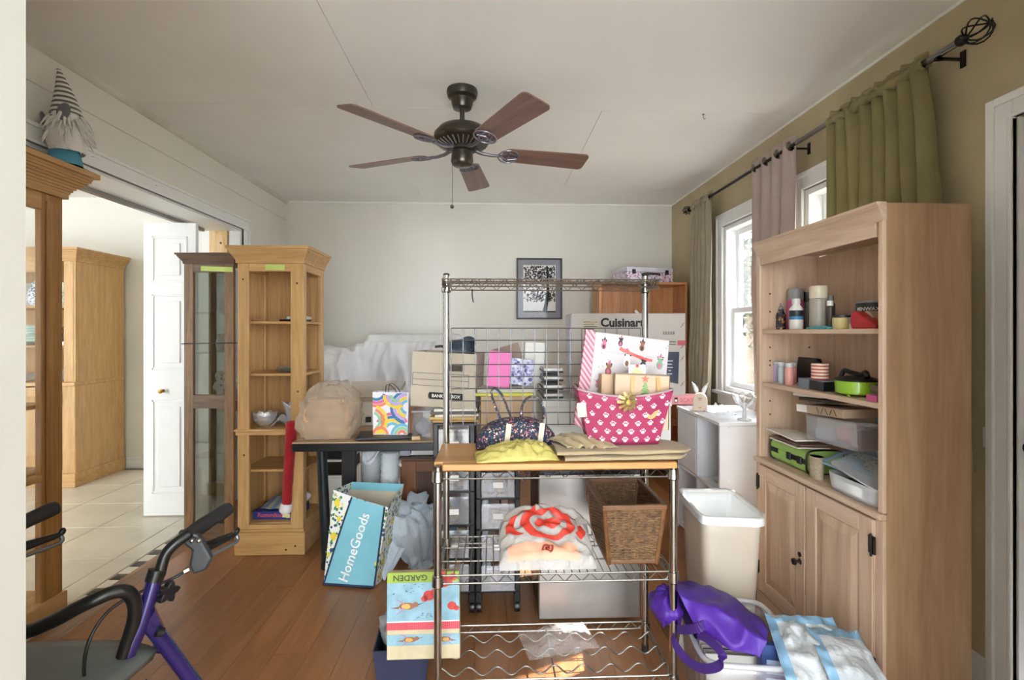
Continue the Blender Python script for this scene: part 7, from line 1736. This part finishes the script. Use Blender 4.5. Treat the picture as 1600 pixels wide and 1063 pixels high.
wsk = tag(MB().grid(lambda u, v: tuple(Vector((0.020 * math.cos(2 * PI * u) * (1 + 0.1 * math.sin(40 * v)), 0.030 * math.sin(2 * PI * u), 0.085 * v))), 16, 16, True).lathe([(1e-5, 0.085), (0.019, 0.085)], 16, sy=1.5).out('woven_cuff', fabric('cream_knit', '#b7a890', '#8f806a', 160, bump=1.0), loc=(1.232, onX(1276, 1.232), CZ + 0.001), smooth=True), 'cream knitted cuff standing beside the green case', 'cuff')
tub = T('food_tub', 'milky plastic tub with loose tilted lid on ledge', 'tub', (1.275, onX(1340, 1.235), CZ + 0.0012), R(0))
tw_, tl_ = 0.075, 0.118
def tubw(u, v):
    c_, s_ = sq(2 * PI * u, 0.35); k = 0.93 + 0.07 * v
    return (tw_ * c_ * k, tl_ * s_ * k, 0.06 * v)
MB().grid(tubw, 44, 4, True).out('tub', CPLASW, tub, smooth=40, solid=0.002)
MB().prism([(tw_ * 0.93 * sq(2 * PI * j / 44, 0.35)[0], tl_ * 0.93 * sq(2 * PI * j / 44, 0.35)[1]) for j in range(44)], 0, 0.002).out('tub_floor', CPLASW, tub)
MB().b2(-0.05, 0.05, 0.0, 0.09, 0.004, 0.04).out('tub_contents', plain('dark_contents', '#4a4640', 0.6), tub, bevel=0.01)
MB().prism([(tw_ * 1.04 * sq(2 * PI * j / 44, 0.35)[0], tl_ * 1.04 * sq(2 * PI * j / 44, 0.35)[1]) for j in range(44)], -0.003, 0.003).out('lid', CPLASW, tub, loc=(0.005, -0.012, 0.078), rot=(R(9), R(-4), 0), bevel=0.002)
og = T('bead_organizer', 'clear bead organizer stacked at the right end of shelf', 'organizer', (1.39, onX(1372, 1.35) + 0.01, CZ + 0.106), rot=(0, 0, 0))
for k in range(3):
    MB().b2(-0.05, 0.05, -0.05, 0.05, k * 0.024, k * 0.024 + 0.021).out('tray', CPLAS, og, bevel=0.003)
    MB().b2(-0.045, 0.045, -0.045, 0.045, k * 0.024 + 0.003, k * 0.024 + 0.010).out('beads', spots('beads%d' % k, '#b9b5b4', ['#6b5a78', '#33313a', '#d8d4d0'], 90, 0.35, 0.4), og)
tag(MB().b2(-0.05, 0.05, -0.045, 0.045, 0, 0.012).out('red_notebook', plain('notebook_red', '#a2303a', 0.5), loc=(1.39, onX(1372, 1.35) + 0.01, CZ + 0.181), bevel=0.002), 'small red notebook on top of the bead organizer', 'notebook')

# ================================================================ white cube shelf under the window with its things
wx0_, wx1_, wy0_, wy1_, wzt = 1.178, 1.56, 2.535, 3.12, 0.76
cs_ = T('white_cube_shelf', 'white cube shelf under the windows beside the bookcase', 'shelf unit', ((wx0_ + wx1_) / 2, (wy0_ + wy1_) / 2, 0.001))
A = (wx1_ - wx0_) / 2; B = (wy1_ - wy0_) / 2
MEL = plain('white_melamine', '#dcdee2', 0.4, var=0.02)
MB().b2(-A - 0.006, A, -B - 0.004, B + 0.004, wzt - 0.018, wzt).out('top_panel', MEL, cs_, bevel=0.002)
for y in (-B, B - 0.016): MB().b2(-A, A, y, y + 0.016, 0, wzt - 0.018).out('side_panel', MEL, cs_, bevel=0.002)
MB().b2(-A, A, -0.008, 0.008, 0.02, wzt - 0.018).out('divider', MEL, cs_)
for z in (0.02, 0.385): MB().b2(-A, A, -B + 0.016, B - 0.016, z, z + 0.016).out('shelf', MEL, cs_)
MB().b2(A - 0.006, A, -B + 0.016, B - 0.016, 0.02, wzt - 0.018).out('back_panel', MEL, cs_)
MB().b2(-A - 0.002, -A + 0.012, 0.010, B - 0.018, 0.405, wzt - 0.022).out('cube_door', MEL, cs_, bevel=0.002)
sc2 = MB()
for z in (wzt - 0.03, 0.45, 0.40): sc2.lathe([(0.006, 0), (0.006, -0.0015), (1e-5, -0.002)], 10, (-A + 0.05, -B, z), Matrix.Rotation(R(-90), 4, 'X'))
sc2.out('cam_caps', WHP, cs_)
def on_cs(px, X): return (X, onX(px, X), wzt + 0.0022)
sct = T('pink_scent_box', 'pink box lettered SCA in front of far window', 'box', on_cs(1066, 1.22), R(-12))
MB().b2(-0.085, 0.10, 0, 0.09, 0, 0.062).out('box_body', plain('salmon_pink', '#d98e96', 0.6, var=0.04), sct, bevel=0.002)
text('SCAT', 0.034, plain('rose_ink', '#b85a68', 0.6), sct, (0.028, -0.0008, 0.030))
MB().b2(-0.048, -0.028, -0.0008, 0, 0.014, 0.046).out('printed_figure', INK, sct)
MB().b2(-0.045, -0.031, -0.0012, -0.0008, 0.018, 0.034).out('printed_figure_front', PAPER, sct)
bn = T('bunny_ornament', 'beige arched ornament with two clear bunny ears', 'ornament', on_cs(1094, 1.235), R(-25))
MB().prism([(-0.040, 0)] + [(0.040, 0)] + [(0.040 * math.cos(a), 0.066 + 0.040 * math.sin(a)) for a in [PI * j / 10 for j in range(11)]], -0.022, 0.022, Matrix.Rotation(R(90), 4, 'X')).out('arched_body', plain('blush_beige', '#cdb9a5', 0.5), bn, bevel=0.004)
pm_ = MB()
for z, w in ((0.075, 0.012), (0.066, 0.009), (0.02, 0.006)): pm_.b2(-w, w, -0.0232, -0.0222, z, z + 0.004)
pm_.out('tiny_print', plain('taupe_ink', '#7d6a5c', 0.6), bn)
for sx in (-1, 1):
    e = MB().grid(lambda u, v: (sx * (0.018 + 0.03 * v * v) + 0.013 * math.cos(2 * PI * u) * math.sin(PI * (0.12 + 0.88 * v)), 0.006 * math.sin(2 * PI * u), 0.098 + 0.075 * v), 14, 10, True)
    e.out('ear', CRY, bn, smooth=True)
tag(fluted([(0.034, 0), (0.034, 0.004), (0.010, 0.010), (0.008, 0.06), (0.022, 0.075), (0.045, 0.10), (0.062, 0.135)], 60, 10, 0.05).out('stemmed_glass_bowl', CRY, loc=on_cs(1163, 1.335), smooth=40, solid=0.003), 'stemmed cut glass compote near the bookcase', 'glass')
tag(MB().grid(lambda u, v: (-0.06 + 0.12 * u, -0.09 + 0.18 * v, 0.01 + 0.045 * max(0, math.sin(PI * u) * math.sin(PI * v)) * (1 + 0.8 * nz(u * 5, v * 6, 3)) + 0.008 * nz(u * 13, v * 13, 1)), 26, 30).out('crumpled_wrap', film('wrap_film', '#f0f2f4', 0.4, 0.15), loc=on_cs(1124, 1.29), smooth=True), 'crumpled clear wrap on the white cube shelf', 'plastic wrap')
# small things in the cubes
tag(MB().lathe([(0.05, 0), (0.055, 0.004), (0.06, 0.012), (0.05, 0.010), (1e-5, 0.008)], 24).out('white_dish', WHP, loc=(1.28, 2.70, 0.403), smooth=40), 'flat white dish inside the upper open cube', 'dish')
tag(MB().ball((0, 0, 0.032), 0.030, 14).ball((-0.025, -0.02, 0.02), 0.02, 12).out('white_figurine', WHP, loc=(1.235, 2.60, 0.403), smooth=True), 'small rounded white figurine in the upper open cube', 'figurine')
tag(MB().b2(-0.02, 0.02, -0.03, 0.03, 0, 0.05).b2(-0.018, 0.018, -0.028, 0.028, 0.05, 0.056).out('teal_tin', plain('deep_teal', '#1f6a70', 0.4), loc=(1.21, 2.87, 0.330 - 0.0), bevel=0.003), 'dark teal tin in the lower left cube', 'tin') if False else None
tag(MB().b2(-0.09, 0.09, -0.10, 0.10, 0, 0.004).b2(-0.09, -0.086, -0.10, 0.10, 0.004, 0.13).b2(0.086, 0.09, -0.10, 0.10, 0.004, 0.13).b2(-0.09, 0.09, -0.10, -0.096, 0.004, 0.13).b2(-0.09, 0.09, 0.096, 0.10, 0.004, 0.13).out('lilac_bin', plain('lilac_fabric', '#9b8fb5', 0.7, var=0.15), loc=(1.29, 2.97, 0.0385), bevel=0.002), 'lilac storage bin in a lower white cube', 'bin')
# ================================================================ back corner bookcase and floral case
kx0, kx1, ky0 = X_(936, 4.22), X_(1074, 4.22), 4.22
CHR = wood('cherry_laminate', '#a5693f', '#c08655', '#cf9a68', 'Z', 0.8, 0.4); CHRX = wood('cherry_laminate_x', '#a5693f', '#c08655', '#cf9a68', 'X', 0.8, 0.4)
kc = T('corner_bookcase', 'reddish wood bookcase in the back right corner', 'bookcase', ((kx0 + kx1) / 2, ky0, 0.001))
A = (kx1 - kx0) / 2; D = 0.30; Hh = Z_(1000, 441, ky0)
for x in (-A, A - 0.02): MB().b2(x, x + 0.02, 0, D, 0, Hh - 0.02).out('side_panel', CHR, kc, bevel=0.002)
MB().b2(-A, A, 0, D, Hh - 0.02, Hh).out('top_panel', CHRX, kc, bevel=0.002)
MB().b2(-A + 0.02, A - 0.02, D - 0.008, D, 0.05, Hh - 0.02).out('back_panel', CHR, kc)
for z in (0.06, 0.42, 0.78, 1.235): MB().b2(-A + 0.02, A - 0.02, 0.005, D - 0.008, z, z + 0.018).out('shelf', CHRX, kc, bevel=0.002)
kbase = Vector(((kx0 + kx1) / 2, ky0, 0.001 + 1.2545))
for q, (px, c_, w_, h_, nm, lb) in enumerate(((953, '#c9b5d8', 0.05, 0.10, 'lilac_trinket', 'lilac trinket at left of the corner bookcase shelf'), (975, '#d97f95', 0.03, 0.105, 'pink_trinket', 'pink trinket on the corner bookcase shelf'), (986, '#d8c9c0', 0.04, 0.09, 'cream_trinket', 'cream trinket between pink trinket and white butterfly'), (1037, '#d6b3a0', 0.05, 0.09, 'peach_ring_box', 'peach rounded box right of the rack post'))):
    tag(MB().lathe([(w_ * 0.8, 0), (w_, 0.01), (w_, h_ * 0.6), (w_ * 0.55, h_ * 0.9), (1e-5, h_)], 16).out(nm, plain(nm, c_, 0.5), loc=(X_(px, 4.3), 4.33, kbase.z), smooth=40), lb, 'trinket')
bf = T('butterfly_ornament', 'white butterfly ornament on the corner bookcase shelf', 'ornament', (X_(1002, 4.3), 4.32, kbase.z))
MB().cyl((0, 0, 0), 0.022, 0.10, 14).out('stand', WHP, bf, smooth=40)
for sx in (-1, 1):
    MB().prism([(0, 0.10), (sx * 0.03, 0.105), (sx * 0.055, 0.16), (sx * 0.04, 0.17), (sx * 0.01, 0.14)][::sx], -0.004, 0.004, Matrix.Rotation(R(90), 4, 'X')).out('wing', WHP, bf)
tag(MB().tube([(0.055 * math.cos(PI * j / 10), 0, 0.09 + 0.05 * math.sin(PI * j / 10)) for j in range(11)], 0.005, 8).tube([(-0.055, 0, 0), (-0.055, 0, 0.09)], 0.005, 8).tube([(0.055, 0, 0), (0.055, 0, 0.09)], 0.005, 8).out('pink_hoop', plain('hoop_coral', '#d9827c', 0.4), loc=(X_(1059, 4.3) - 0.02, 4.32, kbase.z), smooth=True), 'coral hoop handle at right of the corner bookcase shelf', 'hoop')
fs = T('floral_suitcase', 'small white floral suitcase box on the corner bookcase', 'suitcase', (X_(1006, 4.3), 4.36, 0.001 + Hh + 0.0015), R(14))
a, d, h = 0.225, 0.14, 0.125
MB().b2(-a, a, -d, d, 0, h * 0.66).out('case_body', spots('floral_white', '#ded9e2', ['#c76a92', '#7a4f86', '#d99ab2', '#8a8fb0'], 42, 0.36, 0.6), fs, bevel=0.006)
MB().b2(-a, a, -d, d, h * 0.67, h).out('case_lid', plain('lilac_white', '#d5d3df', 0.6), fs, bevel=0.006)
LEA = plain('brown_leather', '#3c2b24', 0.5)
MB().tube(spline([(-0.085, -d - 0.006, 0.06), (-0.06, -d - 0.022, 0.066), (0.06, -d - 0.022, 0.066), (0.085, -d - 0.006, 0.06)], 5), 0.009, 8).out('handle', LEA, fs, smooth=True)
for x in (-0.16, 0.16): MB().b2(x - 0.016, x + 0.016, -d - 0.007, -d, 0.065, 0.105).out('clasp', HNG, fs, bevel=0.002)

# ================================================================ bin, purple tote, clear tub, mats at lower right
bn_ = T('kitchen_bin', 'tall white kitchen bin with white liner beside bookcase', 'bin', (0.935, 2.02, 0.001), R(84))
BINM = plain('bin_cream', '#cfc2b0', 0.45, var=0.02)
def binw(u, v):
    c_, s_ = sq(2 * PI * u, 0.28); k = 0.80 + 0.20 * v
    return (0.165 * c_ * k, 0.115 * s_ * k, 0.52 * v)
MB().grid(binw, 56, 8, True).out('body', BINM, bn_, smooth=40, solid=0.003)
MB().prism([(0.165 * 0.8 * sq(2 * PI * j / 56, 0.28)[0], 0.115 * 0.8 * sq(2 * PI * j / 56, 0.28)[1]) for j in range(56)], 0, 0.003).out('base', BINM, bn_)
MB().tube([(0.169 * sq(2 * PI * j / 56, 0.28)[0], 0.119 * sq(2 * PI * j / 56, 0.28)[1], 0.52) for j in range(56)], 0.008, 8, closed=True).out('rim', WHP, bn_, smooth=True)
LIN = plain('liner_white', '#e9ecee', 0.35, var=0.02, bump=0.25, bs=18)
def liner(u, v):
    c_, s_ = sq(2 * PI * u, 0.28)
    if v < 0.2: k = 1.085; z = 0.495 + 0.036 * (v / 0.2)
    else: z = 0.531 - 0.36 * (v - 0.2) / 0.8; k = 0.94 * (0.8 + 0.2 * z / 0.52)
    n = 0.003 * nz(u * 24, v * 4, 1) - 0.010 * abs(nz(u * 9, v * 6, 4)) * max(0, v - 0.2)
    return ((0.165 * k + n) * c_, (0.115 * k + n) * s_, z + 0.006 * nz(u * 12, v, 2))
MB().grid(liner, 80, 16, True).out('liner', LIN, bn_, smooth=True)
# sticker board leaning behind the bin
skb = T('stickered_board', 'narrow black and white board with stickers behind bin', 'board', (1.205, 2.285, 0.001), rot=(R(4), R(2), R(-35)))
MB().b2(-0.035, 0.035, -0.006, 0.006, 0, 0.17).out('lower_half', BLACK, skb, bevel=0.004)
MB().b2(-0.035, 0.035, -0.006, 0.006, 0.17, 0.42).out('upper_half', PAPER, skb, bevel=0.004)
stk2 = MB().m(0); disc(stk2, Vector((0.0, -0.0068, 0.29)), 0.020, 0.020); stk2.m(1); disc(stk2, Vector((0.0, -0.0068, 0.20)), 0.024, 0.018); stk2.m(2); disc(stk2, Vector((0.0, -0.0068, 0.06)), 0.022, 0.018)
stk2.out('stickers', [plain('sticker_yellow', '#d9b53a', 0.5), INK, PAPER], skb)
# clear tub
ct = T('clear_floor_tub', 'clear plastic storage tub of magazines on the floor', 'storage tub', (0.815, 1.635, 0.001), R(-8))
tw2, td2, th2 = 0.150, 0.185, 0.232
def ctw(u, v):
    c_, s_ = sq(2 * PI * u, 0.3); k = 0.90 + 0.10 * v
    return (tw2 * c_ * k, td2 * s_ * k, th2 * v)
MB().grid(ctw, 56, 6, True).out('tub_wall', CPLAS, ct, smooth=40, solid=0.003)
MB().prism([(tw2 * 0.9 * sq(2 * PI * j / 56, 0.3)[0], td2 * 0.9 * sq(2 * PI * j / 56, 0.3)[1]) for j in range(56)], 0, 0.003).out('tub_floor', CPLAS, ct)
MB().tube([(tw2 * 1.03 * sq(2 * PI * j / 64, 0.3)[0], td2 * 1.03 * sq(2 * PI * j / 64, 0.3)[1], th2) for j in range(64)], 0.009, 8, closed=True).out('tub_rim', CPLASW, ct, smooth=True)
def in_ct(x, y, z): return ct.matrix_basis @ Vector((x, y, z))
for q in range(7):
    tag(MB().b2(-0.10, 0.10, -0.004, 0.004, 0, 0.19).out('tub_magazine', plain('tm%d' % (q % 3), ('#d8d4cc', '#8f8b86', '#c4bfb8')[q % 3], 0.6), loc=in_ct(-0.02, -0.10 + 0.024 * q, 0.006), rot=(R(-8), 0, R(-8 + q))), ['frontmost magazine', 'second magazine', 'third magazine', 'fourth magazine', 'fifth magazine', 'sixth magazine', 'rearmost magazine'][q] + ' standing in the clear floor tub', 'magazine', 'magazines in the clear tub')
bxx = T('blue_yellow_box', 'blue printed box standing in the clear floor tub', 'box', in_ct(0.068, -0.145, 0.006), rot=(R(-6), R(4), R(-8)))
MB().b2(-0.055, 0.055, -0.018, 0.018, 0, 0.26).out('box_body', plain('royal_blue', '#24407c', 0.5, var=0.1), bxx, bevel=0.002)
MB().b2(0.0555, 0.0565, -0.018, 0.018, 0, 0.26).b2(-0.056, 0.056, -0.0186, -0.018, 0.0, 0.02).out('yellow_edge', plain('amber_print', '#cf8f3c', 0.5), bxx)
bl = MB()
for q in range(5): bl.b2(-0.04, 0.03 - 0.01 * (q % 2), -0.0188, -0.018, 0.10 + 0.026 * q, 0.114 + 0.026 * q)
bl.out('printed_lines', plain('pale_blue_ink', '#a9bedf', 0.6), bxx)
# purple tote lying across the tub
PU = plain('purple_nonwoven', '#4a2290', 0.55, var=0.12, vs=9)
pt = T('purple_tote', 'purple fabric tote bag slumped over the clear tub', 'tote bag', (0, 0, 0))
def Pp(x, y, Y): return at(x, y, Y)
ring_a = [Pp(1060, 918, 1.80), Pp(1108, 918, 1.86), Pp(1122, 930, 1.88), Pp(1100, 985, 1.64), Pp(1085, 990, 1.60), Pp(1062, 940, 1.68)]
secs = [  # stations from the open mouth (left) to the base (right): top-back, top-front, bottom-front, bottom-back
    (Pp(1050, 916, 1.68), Pp(1064, 938, 1.58), Pp(1090, 990, 1.52), Pp(1075, 985, 1.62)),
    (Pp(1108, 917, 1.72), Pp(1100, 945, 1.54), Pp(1118, 1000, 1.48), Pp(1110, 985, 1.64)),
    (Pp(1150, 940, 1.68), Pp(1140, 965, 1.50), Pp(1148, 1016, 1.44), Pp(1150, 990, 1.62)),
    (Pp(1185, 968, 1.62), Pp(1180, 995, 1.45), Pp(1182, 1026, 1.42), Pp(1186, 1000, 1.58)),
    (Pp(1200, 985, 1.58), Pp(1198, 1004, 1.44), Pp(1186, 1028, 1.42), Pp(1198, 1008, 1.55))]
def tote(u, v):
    k = v * (len(secs) - 1); i_ = min(len(secs) - 2, int(k)); f = k - i_
    q = [secs[i_][j].lerp(secs[i_ + 1][j], f) for j in range(4)]
    k2 = (u % 1.0) * 4; j = int(k2) % 4; g = k2 - int(k2); g = g * g * (3 - 2 * g) * 0.5 + g * 0.5
    p = q[j].lerp(q[(j + 1) % 4], g)
    c0 = (q[0] + q[1] + q[2] + q[3]) / 4; d_ = (p - c0)
    w = 1 - abs(nz(p.x * 11, p.y * 11, p.z * 13)) * 2
    p = p + d_.normalized() * (0.024 * w + 0.010 * nz(p.x * 25, p.y * 25, p.z * 25))
    p.z = max(p.z, 0.246 + 0.02 * (p.y - 1.4))
    return tuple(p)
MB().grid(tote, 48, 36, True).out('bag_body', PU, pt, smooth=True)
cap = MB().grid(lambda u, v: tuple(Vector(tote(u, 1.0)).lerp((secs[-1][0] + secs[-1][1] + secs[-1][2] + secs[-1][3]) / 4, v)), 48, 4, True).out('bag_base', PU, pt, smooth=True)
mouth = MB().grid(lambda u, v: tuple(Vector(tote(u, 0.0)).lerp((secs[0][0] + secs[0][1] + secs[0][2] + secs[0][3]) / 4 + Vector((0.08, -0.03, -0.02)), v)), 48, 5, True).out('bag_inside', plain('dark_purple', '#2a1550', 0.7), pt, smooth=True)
roll = MB().grid(lambda u, v: tuple(Pp(1040, 945, 1.66) + Vector((math.sin(PI * v) * math.cos(2 * PI * u) * 0.048, math.sin(PI * v) * math.sin(2 * PI * u) * 0.07, -0.056 * math.cos(PI * v))) * (1 + 0.30 * nz(math.cos(2 * PI * u) * 1.6, math.sin(2 * PI * u) * 1.6, v * 5) + 0.15 * nz(math.cos(2 * PI * u) * 5, math.sin(2 * PI * u) * 5, v * 9))), 44, 30, True).out('rolled_corner', PU, pt, smooth=True)
HND = plain('purple_handle', '#3d1c70', 0.6)
MB().ribbon(spline([Pp(1046, 960, 1.66), Pp(1052, 1000, 1.58), Pp(1072, 1030, 1.52), Pp(1098, 1045, 1.46), Pp(1124, 1040, 1.42), Pp(1128, 1022, 1.42), Pp(1112, 1004, 1.46), Pp(1090, 988, 1.52)], 6), 0.026, 0.003, (0.3, 0.2, 1)).out('handle', HND, pt)
MB().ribbon(spline([Pp(1056, 984, 1.60), Pp(1078, 984, 1.53), Pp(1098, 978, 1.50), Pp(1112, 965, 1.54)], 6), 0.026, 0.003, (0, 0.3, 1)).out('handle', HND, pt)
tag(MB().b2(-0.055, 0.055, -0.004, 0.004, 0, 0.20).out('white_card', PAPER, loc=(X_(1078, 1.90), 1.87, 0.001), rot=(R(-5), R(8), R(-15))), 'white card standing left of the clear floor tub', 'card')
# padded plastic mats at the front right
mt = T('blue_white_mats', 'folded white absorbent mats with light blue edges by cupboard', 'mats', (1.03, 1.42, 0.001))
MW = film('mat_white', '#d9dde0', 0.95, 0.45, 0.2); MBL = plain('mat_blue', '#86afcb', 0.5, var=0.06)
def mat_s(o, seed):
    base = [at(1196, 962, 1.62), at(1300, 968, 1.55), at(1392, 1130, 1.32), at(1240, 1100, 1.34)]
    def fn(u, v):
        p = base[0].lerp(base[1], u).lerp(base[3].lerp(base[2], u), v) + Vector(o)
        w = 1 - abs(nz(u * 4 + seed, v * 4, seed)) * 2
        p += Vector((-0.4, -0.6, 0.55)).normalized() * (0.028 * w + 0.05 * math.sin(PI * u) * math.sin(PI * min(1, v * 1.2)) + 0.010 * nz(u * 11, v * 11, seed))
        return p
    return fn
f1, f2 = mat_s((0, 0, 0), 2), mat_s((0.035, -0.055, 0.0), 6)
mo_ = Vector((1.03, 1.42, 0.001))
for nm, f_, u0, v0 in (('rear_mat', f1, 0, 0), ('front_mat', f2, 0.28, 0.03)):
    o = MB().grid(lambda u, v: tuple(f_(u0 + (1 - u0) * u, v0 + (1 - v0) * v) - mo_), 30, 30).out(nm, MW, mt, smooth=True, solid=0.004)
    MB().grid(lambda u, v: tuple(f_(u0 + (1 - u0) * u, v0 + 0.10 * v) - mo_ + Vector((-0.002, -0.004, 0.003))), 24, 4).out('blue_edge', MBL, o, smooth=True)
    MB().grid(lambda u, v: tuple(f_(u0 + 0.13 * u, v0 + (1 - v0) * v) - mo_ + Vector((-0.002, -0.004, 0.003))), 4, 24).out('blue_edge', MBL, o, smooth=True)
